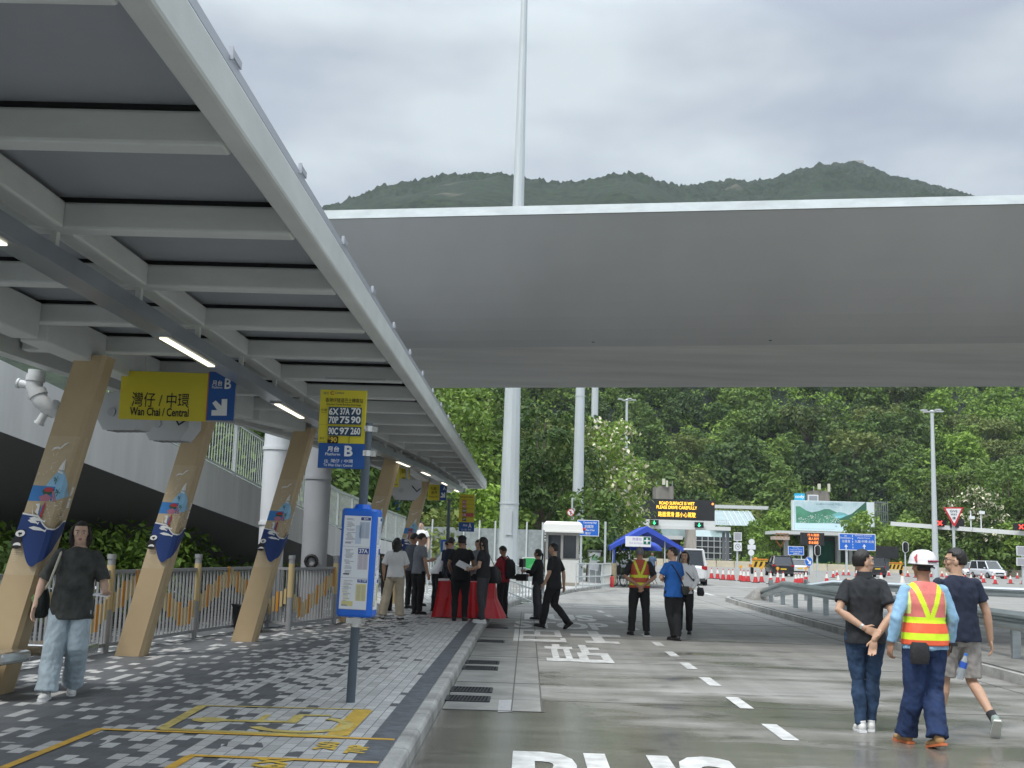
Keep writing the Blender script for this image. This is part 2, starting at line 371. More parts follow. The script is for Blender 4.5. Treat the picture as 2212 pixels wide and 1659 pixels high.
# right traffic island
isl = [(50, -5), (50, 26), (16, 37.6), (9.7, 41.5), (8.3, 42.8), (7.6, 42.6), (7.25, 41.4), (7.1, 38), (7.0, 30), (6.9, 20), (6.8, 12), (6.7, -5)]
mb = MB(); mb.slab([(x+.1, y) for x, y in isl], -.2, PZ-.004, M('island concrete', (.24, .235, .22), .8, var=.35, scale=1.2, bump=.3, bscale=30)); struct('traffic_island', mb)
WP = M('white road paint', (.50, .50, .48), .6, var=.25, scale=5, bump=.2, var2=(.70, .70, .68))
kerb(isl[::-1], 'island_kerb', alt=None)
kk = MB()
# black and white nose of the island kerb
for j in range(9):
    y = 34.2+j*.9
# ---- road markings
mk = MB()
def rquad(p0, p1, p2, p3, z=.005): mk.add([G(*p, 0)+Vector((0, 0, z)) for p in (p0, p1, p2, p3)], [(0, 1, 2, 3)], WP)
def d2(x, y): return ((1500+x/1.4747)/1.823, (2300+y/1.4747)/1.823)    # zoom coords used while measuring
cyc = [(20.9, 0)]
# lane edge dashes along x = 2.4
for yc_, ln in ((8.6, 1.0), (11.0, .95), (13.05, .95), (15.1, .95), (17.1, .95), (19.0, .9), (21.0, .9), (23.0, .9), (25.0, .9), (27.2, .9), (29.6, 1), (31.6, 1)):
    x = 2.40 if yc_ < 24 else 2.40-(yc_-24)*.045
    mk.add([(x-.075, yc_-ln/2, .005), (x+.075, yc_-ln/2, .005), (x+.075-(0 if yc_ < 24 else .05), yc_+ln/2, .005), (x-.075-(0 if yc_ < 24 else .05), yc_+ln/2, .005)], [(0, 1, 2, 3)], WP)
a, b = G(1240, 1308), G(1343, 1314); mk.add([(a.x, a.y, .005), (b.x, a.y-.25, .005), (b.x, a.y, .005), (a.x, a.y+.2, .005)], [(0, 1, 2, 3)], WP)
mk.add([(-.3, 35.2, .005), (1.0, 35.2, .005), (1.0, 35.5, .005), (-.3, 35.5, .005)], [(0, 1, 2, 3)], WP)
p = G(1480, 1312)
def roadtext(s, xl, xr, ynear, yfar, bold): puttext(mk, s, (xl, ynear, .0055), (xr-xl, 0, 0), (0, yfar-ynear, 0), WP, bold)
def rt(s, px0, px1, pyn, pyf, bold, ybot=None):
    pm = (px0+px1)/2; yn = G(pm, pyn).y if ybot is None else ybot; yf = G(pm, pyf).y
    yc = (yn+yf)/2; pyc = (pyn+pyf)/2; x0, x1 = G(px0, pyc+.03*(px0-pm)).x, G(px1, pyc+.03*(px1-pm)).x
    roadtext(s, x0, x1, yn, yf, bold)
rt('BUS', 1107, 1590, 1660, 1630, .035, 7.5)
def strokes(rects, px0, px1, pyn, pyf):
    pm = (px0+px1)/2; yn, yf = G(pm, pyn).y, G(pm, pyf).y; pc = (pyn+pyf)/2; x0, x1 = G(px0, pc).x, G(px1, pc).x
    for i, (u0, u1, v0, v1) in enumerate(rects):
        u0 -= .01; u1 += .01; v0 -= .01; v1 += .01
        z = .005+.0004*i; mk.add([(x0+(x1-x0)*u, yn+(yf-yn)*v, z) for u, v in ((u0, v0), (u1, v0), (u1, v1), (u0, v1))], [(0, 1, 2, 3)], WP)
strokes([(.13, .24, .84, 1), (0, .44, .71, .85), (.10, .18, .15, .72), (.30, .38, .15, .72), (0, .48, .03, .16), (.58, .69, .5, 1), (.69, .88, .72, .84), (.50, .62, 0, .5), (.85, .97, 0, .5), (.6, .87, .38, .5), (.6, .87, 0, .13)], 1180, 1315, 1431, 1394)
strokes([(0, .17, 0, 1), (.17, .95, .86, 1), (.84, .95, .45, .87), (.42, .52, .45, .87), (.17, .95, .40, .53), (.17, 1, 0, .15), (.92, 1, .14, .30)], 1111, 1217, 1386, 1361)
strokes([(.40, .60, 0, 1), (0, 1, .52, .68), (.22, .85, -.02, .12)], 1236, 1340, 1389, 1364)
rt('STOP', 1111, 1317, 1359, 1344, .035); rt('BUS', 1133, 1286, 1341, 1328, .035)
# bright strip left by the puddle line and white blocks farther away
for (x0, y0, x1, y1) in ((3.0, 52, 5.2, 52.3), (8, 60, 12, 60.4), (7.5, 47, 7.7, 55)): mk.add([(x0, y0, .005), (x1, y0, .005), (x1, y1, .005), (x0, y1, .005)], [(0, 1, 2, 3)], WP)
for i in range(9):
    x = 12.6+i*1.15; mk.add([(x, 30-i*.35, .145), (x+.5, 30-i*.35, .145), (x+.5, 30.5-i*.35, .145), (x, 30.5-i*.35, .145)], [(0, 1, 2, 3)], WP)
struct('road_markings', mk)
# small patch of fresh cement by the kerb
mb = MB(); q = [G(*p) for p in ((1078, 1513), (1109, 1512), (1107, 1538), (1075, 1539))]; mb.add([(p.x, p.y, .0045) for p in q], [(0, 1, 2, 3)])
struct('cement_patch', mb, M('cement patch', (.38, .38, .38), .5, var=.2, scale=20))
# channel slabs + gratings
GRM = M('cast iron grating', (.06, .065, .07), .5, metal=.6)
mb = MB()
for i, y in enumerate((10.9, 11.55, 13.2, 14.1, 17.3, 22.3)): pass
mb.slab([(-.82, 11.8), (.18, 11.8), (.18, 30), (-.82, 30)], 0, .0035, M('channel slabs', (.235, .232, .215), .7, var=.3, scale=1.8, bump=.2)); struct('kerb_channel', mb)
mb = MB()
for x, y0, y1 in ((-.12, 11.8, 30), (.19, 11.8, 30)): mb.box((x, (y0+y1)/2, .0045), (.016, y1-y0, .003))
for y in (11.8, 14.2, 17.6, 21.4, 25.5): mb.box((-.3, y, .0047), (1.04, .03, .003))
struct('channel_joints', mb, M('joint tar'))
gp = None; gl = ['rectangular iron drain grate by the kerb, nearest of the gratings', 'second iron drain grate from the camera, beside the first by the kerb', 'third iron drain grate along the kerb, of the middle pair', 'fourth iron drain grate along the kerb, farther of the middle pair', 'iron drain grate by the kerb beside the painted characters', 'farthest iron drain grate by the kerb near the red table']
for i, y in enumerate((12.6, 13.4, 15.8, 16.6, 20.4, 23.9)):
    if gp is None:
        gp = thing('drain_grate', gl[0], 'drain grate', (-.60, y, .004), 0, 'drain gratings along the kerb')
        m_ = MB(); m_.box((0, 0, .003), (.44, .40, .004), M('grate pit', (.006, .006, .007), .9)); m_.build('pit', None, gp)
        m_ = MB()
        for s in (-1, 1): m_.box((0, s*.205, .006), (.46, .03, .012)); m_.box((s*.225, 0, .0065), (.03, .40, .012))
        m_.build('grate_frame', GRM, gp)
        m_ = MB()
        for k in range(11): m_.beam((-.21+k*.038, -.19, .007), (-.19+k*.038, .19, .007), .014, .008)
        m_.build('grate_bars', GRM, gp)
    else: dup(gp, (-.60, y, .004), 0, gl[i])
# yellow queue markings on the platform
YL = M('yellow line paint', (.62, .36, .04), .6, var=.2, scale=12); YB = M('worn yellow paint', (.50, .40, .12), .7, var=.3, scale=10)
mk = MB()
def pl(pa, pb, wd, m, z):
    a, b = G(*pa, PZ), G(*pb, PZ); t = (b-a).normalized(); n = Vector((-t.y, t.x, 0))*(wd/2)
    mk.add([(p.x, p.y, PZ+z) for p in (a-n, b-n, b+n, a+n)], [(0, 1, 2, 3)], m)
pl((0, 1663), (212, 1577), .07, YL, .006); pl((206, 1576), (852, 1599), .07, YL, .0065)
pl((360, 1664), (412, 1634), .07, YL, .006); pl((408, 1633), (818, 1649), .07, YL, .0065)
bx = [(348, 1576), (438, 1525), (800, 1534), (740, 1592)]
pl(bx[0], bx[1], .09, YB, .0055); pl(bx[1], bx[2], .05, YB, .0056); pl((785, 1535), (728, 1590), .17, M('yellow edge band', (.55, .36, .05), .6, var=.2, scale=12), .0057); pl(bx[3], bx[0], .09, YB, .0058)
# wheelchair symbol (lying sideways, head to the left)
def gz(px, py, z): p = G(px, py, PZ); return (p.x, p.y, PZ+z)
c0 = G(600, 1560, PZ)
hx, hy = G(452, 1556, PZ).x, G(452, 1556, PZ).y
mk.add([(hx+.13*math.cos(a)*1.1, hy+.13*math.sin(a), PZ+.0059) for a in [i*math.pi/8 for i in range(16)]], [tuple(range(16))], YB)
pl((470, 1557), (640, 1561), .10, YB, .006); pl((560, 1558), (580, 1545), .06, YB, .0061); pl((630, 1562), (648, 1546), .09, YB, .0061); pl((645, 1546), (715, 1547), .08, YB, .0062)
wc = G(650, 1566, PZ); R1, R2 = .48, .37
aa = [R(-150+i*(215/20)) for i in range(21)]
mk.strip([(wc.x+R1*math.cos(t)*.9, wc.y+R1*math.sin(t)*.9, PZ+.0063) for t in aa], [(wc.x+R2*math.cos(t)*.9, wc.y+R2*math.sin(t)*.9, PZ+.0063) for t in aa], YB)
YT = M('yellow lettering', (.62, .42, .05), .6)
def ptext(s, p0, dx, dy, w_, h_, bold=.03):
    O = G(*p0, PZ)+Vector((0, 0, .007)); puttext(mk, s, O, Vector(dx)*w_, Vector(dy)*h_, YT, bold)
ptext('260', (722, 1622), (0, 1, 0), (-1, 0, 0), .34, .17); ptext('70P', (788, 1630), (0, 1, 0), (-1, 0, 0), .34, .16); ptext('6X', (612, 1662), (0, 1, 0), (-1, 0, 0), .34, .24)
struct('pavement_markings', mk)
# ---- hills: one height field
prof = [(-400, 470), (300, 465), (680, 462), (760, 429), (830, 401), (900, 396), (960, 382), (1010, 378), (1075, 375), (1130, 385), (1200, 396), (1260, 396), (1320, 381), (1360, 375), (1400, 382), (1440, 396), (1480, 404), (1520, 400), (1580, 391), (1620, 397), (1680, 385), (1720, 370), (1760, 360), (1800, 356), (1845, 352), (1880, 364), (1930, 384), (2000, 398), (2060, 411), (2110, 428), (2300, 445), (2700, 470), (3400, 520)]
PT = []
for px, py in prof:
    d = ray(px, py); PT.append((d.x/d.y, d.z/d.y))
PT.sort()
TX = np.array([p[0] for p in PT]); TE = np.array([p[1] for p in PT])
def hill_y0(t): return 236+max(0, -t-.02)*200
def H(X, Y):
    t = X/max(Y, 1); e = float(np.interp(t, TX, TE)); yr = 1080+120*math.tanh((t-.14)*40)
    y0 = 236 if t > -.02 else 236+(t+.02)*300; y0 = max(y0, 190)
    if Y <= y0: return -.04
    top = CAMZ+e*yr; s = (Y-y0)/(yr-y0)
    if s <= 1: z = top*(1.12*s-.12*s*s) if s < 1 else top
    else: z = top-(Y-yr)*.5
    amp = min(1, s*6)*(1-min(1, max(0, s-.7)/.3)*.9)
    z += amp*(noise.noise((X*.012, Y*.012, 3))*14+noise.noise((X*.03, Y*.03, 8))*5)
    return z
mb = MB(); ts = np.concatenate([np.linspace(-.75, -.21, 50), np.linspace(-.205, .43, 330), np.linspace(.44, .95, 50)]); ys = list(np.linspace(190, 460, 40))+list(np.linspace(475, 900, 26))+list(np.linspace(906, 1215, 75))+[1240, 1300, 1400]
vs = []
for Y in ys:
    for t in ts:
        X = t*Y; z = H(X, Y)
        if Y > 850: z += (noise.noise((X*.10, Y*.10, 1))*5.5+noise.noise((X*.3, Y*.3, 4))*4.0)*(1 if Y < 1300 else 0)
        vs.append((X, Y, z))
nT = len(ts); mb.add(vs, [(r_*nT+i, r_*nT+i+1, (r_+1)*nT+i+1, (r_+1)*nT+i) for r_ in range(len(ys)-1) for i in range(nT-1)], None, True)
hm = bpy.data.materials.new('wooded hill'); hm.use_nodes = True; t_ = hm.node_tree; b_ = t_.nodes['Principled BSDF']; g_ = N(t_, 'ShaderNodeNewGeometry')
n1 = N(t_, 'ShaderNodeTexNoise'); n1.inputs['Scale'].default_value = .16; n1.inputs['Detail'].default_value = 9; n1.inputs['Roughness'].default_value = .72; t_.links.new(g_.outputs['Position'], n1.inputs[0])
r1 = N(t_, 'ShaderNodeValToRGB'); e_ = r1.color_ramp.elements; e_[0].position = .36; e_[0].color = (.004, .012, .006, 1); e_[1].position = .66; e_[1].color = (.034, .060, .022, 1)
t_.links.new(n1.outputs[0], r1.inputs[0])
n3 = N(t_, 'ShaderNodeTexNoise'); n3.inputs['Scale'].default_value = .013; n3.inputs['Detail'].default_value = 4; t_.links.new(g_.outputs['Position'], n3.inputs[0])
r3 = N(t_, 'ShaderNodeValToRGB'); e_ = r3.color_ramp.elements; e_[0].position = .68; e_[0].color = (0, 0, 0, 1); e_[1].position = .74; e_[1].color = (1, 1, 1, 1); t_.links.new(n3.outputs[0], r3.inputs[0])
mm = N(t_, 'ShaderNodeMix', data_type='RGBA'); t_.links.new(r3.outputs[0], mm.inputs[0]); t_.links.new(r1.outputs[0], mm.inputs[6]); mm.inputs[7].default_value = (.13, .12, .09, 1)
t_.links.new(mm.outputs[2], b_.inputs['Base Color']); b_.inputs['Roughness'].default_value = 1
bb = N(t_, 'ShaderNodeBump'); bb.inputs['Strength'].default_value = 1; bb.inputs['Distance'].default_value = 4; t_.links.new(n1.outputs[0], bb.inputs['Height']); t_.links.new(bb.outputs[0], b_.inputs['Normal'])
struct('hills', mb, hm)
# ================================================================ BIG STRUCTURES
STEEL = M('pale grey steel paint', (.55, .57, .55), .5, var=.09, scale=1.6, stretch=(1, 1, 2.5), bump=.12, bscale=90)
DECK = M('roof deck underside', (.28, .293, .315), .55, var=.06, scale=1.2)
DGREY = M('dark slate metal', (.085, .105, .125), .35, metal=.3)
GAPSHADE = M('gap shadow black', (.008, .008, .009), .9)  # painted black for the shadow gap between rafter and deck
TROUGH = M('brushed grey trunking', (.30, .325, .36), .28, metal=.55, var=.1, scale=2)
def lerp_pl(pl_, y):
    ys = [p[1] for p in pl_]; xs = [p[0] for p in pl_]; return float(np.interp(y, ys, xs))
REAR = [(-5.25, 0), (-5.2, 11), (-4.9, 15), (-4.35, 17.5), (-3.75, 22), (-3.3, 28), (-2.75, 35.6)]
CHAN = [(-2.95, -3), (-2.95, 14), (-2.82, 18), (-2.5, 22), (-2.27, 25), (-2.14, 29), (-2.02, 33.3)]
SPINE = [(-4.45, -1), (-4.40, 10.9), (-4.27, 14.7), (-3.5, 17.35), (-2.66, 22.2), (-2.77, 29.8), (-2.5, 35.4)]
sh = thing('bus_shelter', 'long grey steel shelter roof on leaning tan painted columns beside the kerb', 'bus shelter', (-3, 18, .14))
RY = [5.15+1.515*k for k in range(-3, 21)]
mb = MB(); mb.beam((-1.41, -1, 3.555), (-1.41, 35.6, 3.555), .125, .21); mb.build('edge_beam', STEEL, sh, bevel=.02, world=True)
mb = MB(); mb.beam((-1.372, -1, 3.69), (-1.372, 35.6, 3.69), .03, .05)
mb.build('roof_flashing', M('flashing grey', (.42, .44, .48), .4, metal=.3), sh, world=True)
for y in RY:
    mb = MB(); mb.box((-1.352, y-.4, 3.735), (.012, .16, .035)); mb.box((-1.352, y-.48, 3.725), (.02, .012, .06)); mb.build('roof_bracket', M('flashing grey'), sh, world=True)
for y in RY[1:]:
    xr = lerp_pl(REAR, y)
    mb = MB(); mb.beam((-1.475, y, 3.535), (xr+.05, y, 3.535), .15, .17); mb.build('rafter', STEEL, sh, bevel=.018, world=True)
    mb = MB(); mb.beam((-1.48, y, 3.635), (xr+.05, y, 3.635), .12, .03); mb.build('rafter_gap_shade', GAPSHADE, sh, world=True)  # second beam is a black strip added as shade in the gap below the deck
    xc = lerp_pl(CHAN, y); mb = MB(); mb.beam((xc+.02, y-.0, 3.34), (xc+.02, y, 3.45), .04, .05, up=Vector((0, 1, 0))); mb.build('hanger', STEEL, sh, world=True)
mb = MB()
for i in range(len(RY)-1):
    y0, y1 = RY[i]+.078, RY[i+1]-.078
    x0, x1 = lerp_pl(CHAN, y0)+.03, lerp_pl(CHAN, y1)+.03; mb.beam((x0, y0, 3.535), (x1, y1, 3.535), .15, .168)
mb.build('middle_purlin', STEEL, sh, bevel=.015, world=True)
mb = MB()
for i in range(len(RY)-1):
    y0, y1 = RY[i]+.078, RY[i+1]-.078; mb.beam((lerp_pl(SPINE, y0), y0, 3.46), (lerp_pl(SPINE, y1), y1, 3.46), .24, .32)
mb.build('spine_beam', STEEL, sh, bevel=.015, world=True)
ysr = [RY[0]-.5]+[11, 15, 17.5, 22, 28, 35.6]
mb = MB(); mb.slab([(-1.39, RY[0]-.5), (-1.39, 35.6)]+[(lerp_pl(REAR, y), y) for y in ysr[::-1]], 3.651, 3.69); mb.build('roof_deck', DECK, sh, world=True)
mb = MB()
for i in range(len(ysr)-1): mb.beam((lerp_pl(REAR, ysr[i])-.05, ysr[i], 3.53), (lerp_pl(REAR, ysr[i+1])-.05, ysr[i+1], 3.53), .16, .30)
mb.build('rear_gutter', STEEL, sh, world=True)
# end rail
mb = MB(); mb.beam((-1.35, 35.68, 3.60), (-2.8, 35.68, 3.60), .12, .2); mb.build('end_beam', STEEL, sh, world=True)
# light trunking and lamps
cy_ = [-2, 3, 8, 14, 16, 18, 20, 22, 23.5, 25, 27, 29, 31, 33.3]
mb = MB()
for i in range(len(cy_)-1):
    p, q = (lerp_pl(CHAN, cy_[i]), cy_[i], 3.275), (lerp_pl(CHAN, cy_[i+1]), cy_[i+1], 3.275); mb.beam(p, q, .19, .11)
trk = mb.build('light_trunking', TROUGH, sh, world=True)
LAMP = M('warm lamp diffuser', (1.0, .93, .72), .4, emis=1.15)
for y0, y1 in ((4.7, 6.05), (8.85, 10.25), (13.0, 14.4), (17.5, 18.8), (21.6, 22.8), (24.4, 25.5), (28.2, 29.2), (31.6, 32.6)):
    x0, x1 = lerp_pl(CHAN, y0), lerp_pl(CHAN, y1)
    mb = MB(); mb.beam((x0, y0-.05, 3.213), (x1, y1+.05, 3.213), .15, .02); f = mb.build('lamp_frame', M('lamp frame', (.35, .36, .37), .3, metal=.6), sh, world=True)
    mb = MB(); mb.beam((x0, y0, 3.2), (x1, y1, 3.2), .06, .012); mb.build('diffuser', LAMP, f)
    o = SC.collection.objects[-1] if False else None
for o in bpy.data.objects:
    if o.name.startswith('diffuser'): o.location = wmat(sh).inverted() @ Vector((0, 0, 0))
# small loose conduit under the rafters
mb = MB(); mb.tube([(-2.3, 12.4, 3.42), (-1.62, 12.4, 3.42)], .02); mb.build('conduit', STEEL, sh, world=True)
# --- leaning columns with painted wrap
TAN = M('tan column paint', (.45, .34, .20), .55, var=.06, scale=2.5)
C_ = {k: M('mural '+k, v, .55, var=.05, scale=14) for k, v in dict(sky=(.27, .50, .70), sea=(.04, .20, .50), navy=(.008, .035, .16), white=(.72, .72, .70), red=(.45, .04, .05), green=(.02, .10, .05), black=(.01, .01, .012), pink=(.42, .16, .22), dot=(.62, .55, .42), panel=(.49, .385, .245)).items()}
cols = [((-5.02, 10.9), -4.55), ((-5.0, 14.7), -4.5), ((-4.2, 17.3), -3.72), ((-3.42, 22.2), -2.9), ((-3.5, 29.8), -3.0)]
LEAN = .23
for (bx_, by_), xm in cols:
    wd, dp, hh = .345, .25, 3.22
    emp = bpy.data.objects.new('column', None); SC.collection.objects.link(emp); emp.parent = sh; emp.location = wmat(sh).inverted() @ Vector((bx_, by_, .14)); bpy.context.view_layer.update()
    mb = MB(); vs = []
    prof_ = [(-.5, -.5), (.38, -.5), (.5, -.36), (.5, .5), (-.5, .5)]
    for z, k in ((0, 1.0), (hh, .86)):
        for a, b in prof_: vs.append((a*wd*k+z*LEAN, b*dp, z))
    mb.add(vs, [(4, 3, 2, 1, 0), (5, 6, 7, 8, 9)]+[(i, (i+1) % 5, (i+1) % 5+5, i+5) for i in range(5)], TAN)
    mb.build('column_shaft', None, emp)
    mu = MB(); yl_ = [0]
    def P(u, z, yl=None):    # u -.5...38 front face ; wraps on the chamfer/side beyond
        z = 1.18+(z-.73)*.711; k = 1-.14*z/hh; yy = -dp/2-.0012*yl_[0]
        if u <= .38: return (u*wd*k+z*LEAN, yy, z)
        e = (u-.38)
        cw = math.hypot(.12*wd, .14*dp)/wd
        if e <= cw: f = e/cw; return ((.38+.12*f)*wd*k+z*LEAN+.0012*yl_[0], -dp/2+.14*dp*f-.0012*yl_[0], z)
        return (.5*wd*k+z*LEAN+.0012*yl_[0], min(-.36*dp+(e-cw)*wd, dp/2), z)
    def shp(pts, m, layer=True):
        if layer: yl_[0] += 1
        mu.add([P(u, z) for u, z in pts], [tuple(range(len(pts)))], m)
    def fill(us, lo, hi, m):
        yl_[0] += 1
        mu.add([P(u, lo(u)) for u in us]+[P(u, hi(u)) for u in us], [(i, i+1, len(us)+i+1, len(us)+i) for i in range(len(us)-1)], m)
    def disc(u, z, r, m, rz=None, n=14): shp([(u+r/wd*math.cos(a), z+(rz or r)*math.sin(a)) for a in [2*math.pi*i/n for i in range(n)]], m)
    us = [-.5+i*.06 for i in range(15)]+[.38, .44, .52, .62, .72, .82, .95]
    fill([-.5, .38, .47, .8, .92], lambda u: .62, lambda u: 2.48, C_['panel'])
    # light blue hill with sea, waves, boards, palms
    fill(us, lambda u: 1.62, lambda u: 1.66+.36*math.exp(-((u-.22)/.36)**2), C_['sky'])
    fill([-.5, -.3, -.1, .1, .2], lambda u: 1.56, lambda u: 1.80-.02*u, C_['sea'])
    fill(us, lambda u: 1.44, lambda u: 1.60+.14*max(0, u-.18), C_['panel'])
    disc(.02, 1.735, .06, C_['green'], .05); disc(.02, 1.755, .05, C_['red'], .032); shp([(-.2, 1.66), (0, 1.70), (.2, 1.65), (.12, 1.60), (-.12, 1.60)], C_['pink']); shp([(.14, 1.74), (.2, 1.74), (.34, 1.60), (.27, 1.59)], C_['pink'])
    for pu, pz in ((.17, 1.90), (.33, 1.74)):
        for a in range(5):
            t = a*1.2566; shp([(pu, pz), (pu+.10*math.cos(t), pz+.035*math.sin(t)+.008), (pu+.09*math.cos(t+.3), pz+.035*math.sin(t+.3)-.006)], C_['green'], a == 0)
        shp([(pu-.012, pz-.07), (pu+.012, pz-.07), (pu+.008, pz), (pu-.008, pz)], C_['green'])
    shp([(.0, 1.40), (.07, 1.385), (.085, 1.54), (.05, 1.60), (.015, 1.54)], C_['red']); shp([(-.04, 1.42), (.0, 1.40), (.02, 1.54), (-.01, 1.55)], C_['sea'])
    shp([(-.30, 1.56), (-.24, 1.44), (-.17, 1.40), (-.25, 1.48)], C_['white']); shp([(-.22, 1.56), (-.08, 1.57), (-.05, 1.42), (-.16, 1.45), (-.13, 1.52)], C_['white'])
    # sailboat and gull
    shp([(.12, 2.02), (.33, 1.985), (.30, 1.965), (.16, 1.99)], C_['white']); shp([(.14, 2.03), (.27, 2.02), (.28, 2.17), (.2, 2.11)], C_['white']); shp([(.285, 2.02), (.33, 2.02), (.285, 2.16)], C_['white'])
    shp([(-.26, 2.27), (-.19, 2.325), (-.06, 2.335), (.0, 2.32), (-.015, 2.30), (-.08, 2.31), (-.18, 2.295)], C_['white']); shp([(-.015, 2.30), (.0, 2.32), (.1, 2.38), (.24, 2.40), (.12, 2.355), (.04, 2.315)], C_['white'])
    rr = random.Random(2); yl_[0] += 1
    for i in range(26):
        u, z = rr.uniform(-.44, .36), rr.uniform(1.95, 2.25)
        if abs(u-.22) < .16 or z < 1.68+.42*math.exp(-((u-.22)/.36)**2): continue
        mu.add([P(u+.022*math.cos(a), z+.009*math.sin(a)) for a in [i_*math.pi/3 for i_ in range(6)]], [tuple(range(6))], C_['dot'])
    for i in range(34):
        u, z = rr.uniform(.13, .7), rr.uniform(1.36, 1.62)
        mu.add([P(u+.022*math.cos(a), z+.009*math.sin(a)) for a in [i_*math.pi/3 for i_ in range(6)]], [tuple(range(6))], C_['dot'])
    # navy wave
    wt = lambda u: 1.42-.07*(u+.5) if u < .0 else (1.385-.17*math.sin(min(1, u/.5)*math.pi/2) if u < .5 else 1.215+.12*min(1, (u-.5)/.3))
    wb = lambda u: 1.12-.12*(u+.5) if u < -.28 else (1.09-.36*math.sin(min(1, (u+.28)/.55)*math.pi/2)**1.1 if u < .27 else .73+.45*min(1, (u-.27)/.65)**1.2)
    fill(us, wb, lambda u: wt(u)+.022, C_['white']) if False else None
    fill(us, lambda u: wt(u)-.005, lambda u: wt(u)+.022, C_['white']); fill(us, wb, wt, C_['navy'])
    for u, z, s in ((-.12, 1.33, .055), (-.03, 1.36, .08), (.06, 1.235, .085)):
        shp([(u-s/wd, z+.012), (u-s*.4/wd, z+.03), (u+s*.4/wd, z+.012), (u+s/wd, z-.02), (u+s*1.25/wd, z), (u+s*1.15/wd, z-.045), (u+s*.8/wd, z-.028), (u-s*.3/wd, z-.02)], C_['white'])
    # panda
    disc(-.40, 1.06, .055, C_['black'], .07); disc(-.36, 1.01, .04, C_['white'], .035); disc(-.36, .985, .05, C_['black'], .025); disc(-.43, 1.205, .016, C_['black']); disc(-.29, 1.205, .016, C_['black']); disc(-.36, 1.165, .048, C_['white'], .045); disc(-.385, 1.165, .011, C_['black'], .014); disc(-.335, 1.165, .011, C_['black'], .014); disc(-.36, 1.143, .008, C_['black'])
    yl_[0] += 1
    for i in range(5):
        for j in range(6-i):
            u, z = -.44+j*.055+i*.03, .93-i*.03; mu.add([P(u+.016*math.cos(a), z+.006*math.sin(a)) for a in [i_*math.pi/3 for i_ in range(6)]], [tuple(range(6))], C_['dot'])
    # upright characters on the side face
    for i, ch in enumerate('南區'):
        yl_[0] += 1; V, Pf = textgeo(ch, .03); mu.add([P(.56+.16*x, 1.68-.16*i+.13*y) for x, y in V], Pf, C_['white'])
    mu.build('mural', None, emp)
# column collar line
# ---------------------------------------------------------------- flyover
CONC = M('flyover soffit concrete', (.45, .457, .46), .8, var=.06, scale=.45, stretch=(1, .3, 1), bump=.1, bscale=6)
CONC2 = M('flyover box concrete lit', (.56, .556, .54), .8, var=.12, scale=1.1, stretch=(.25, 1.2, 1), bump=.1, bscale=8)  # same concrete made lighter: far-side light on the box underside, put into the colour
CWH = M('white painted upstand', (.36, .39, .39), .8, var=.14, scale=2.5, bump=.3, bscale=12)
fl = thing('flyover', 'wide pale concrete flyover deck spanning the road overhead', 'flyover', (10, 22, 0))
def eline(pa, pb, z): a, b = G(*pa, z), G(*pb, z); return a, b
def ext(a, b, l0, l1): d = (b-a).normalized(); return a-d*l0, b+d*l1
E = [eline((680, 455), (2212, 421), 7.45), eline((680, 474), (2212, 441), 7.22), eline((872, 752), (2212, 741), 5.75), eline((910, 838), (2212, 835), 5.70)]
# normalise all edge lines to run between X=-7 and X=32
def atx(e, X): a, b = e; k = (X-a.x)/(b.x-a.x); return a.lerp(b, k)
XS = [-5.2+i*2 for i in range(21)]
def lineof(k): return [atx(E[k], X) for X in XS]
T0, T1, B0, B1 = lineof(0), lineof(1), lineof(2), lineof(3)
B0 = [Vector((b.x, b.y, 5.75)) for b in B0]
cv = []
for j in range(9):    # curved cantilever soffit from lip to box edge
    f = j/8; cv.append([Vector((p.x, p.y*(1-f)+q.y*f, q.z+(p.z-q.z)*(1-f)**1.7)) for p, q in zip(T1, B0)])
mb = MB()
for j in range(8): mb.strip(cv[j], cv[j+1], CONC, True)
mb.strip(B0, B1, CONC2)
F0 = [Vector((b.x, b.y+3.4, 7.2)) for b in B1]; F1 = [Vector((b.x, b.y+3.4, 7.5)) for b in B1]
mb.strip(B1, F0, CONC); mb.strip(F0, F1, CONC)
mb.strip(F1, [p+Vector((0, .3, 0)) for p in T0], CONC)
o = mb.build('deck', None, fl, world=True)
mb = MB(); up0 = T0; up1 = [Vector((p.x, p.y-.02, 7.22)) for p in T1]
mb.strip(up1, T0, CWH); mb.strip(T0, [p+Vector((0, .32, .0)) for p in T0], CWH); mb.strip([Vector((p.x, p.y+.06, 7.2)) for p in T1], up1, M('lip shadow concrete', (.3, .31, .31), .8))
mb.build('upstand', None, fl, world=True)
mb = MB()
for X in (1.2, 4.6, 13.6, 18): p = atx(E[2], X); mb.ell((X, p.y-.35, 5.80), (.05, .05, .03), M('drain hole', (.02, .02, .02), .9))
mb.build('drain_outlets', None, fl, world=True)
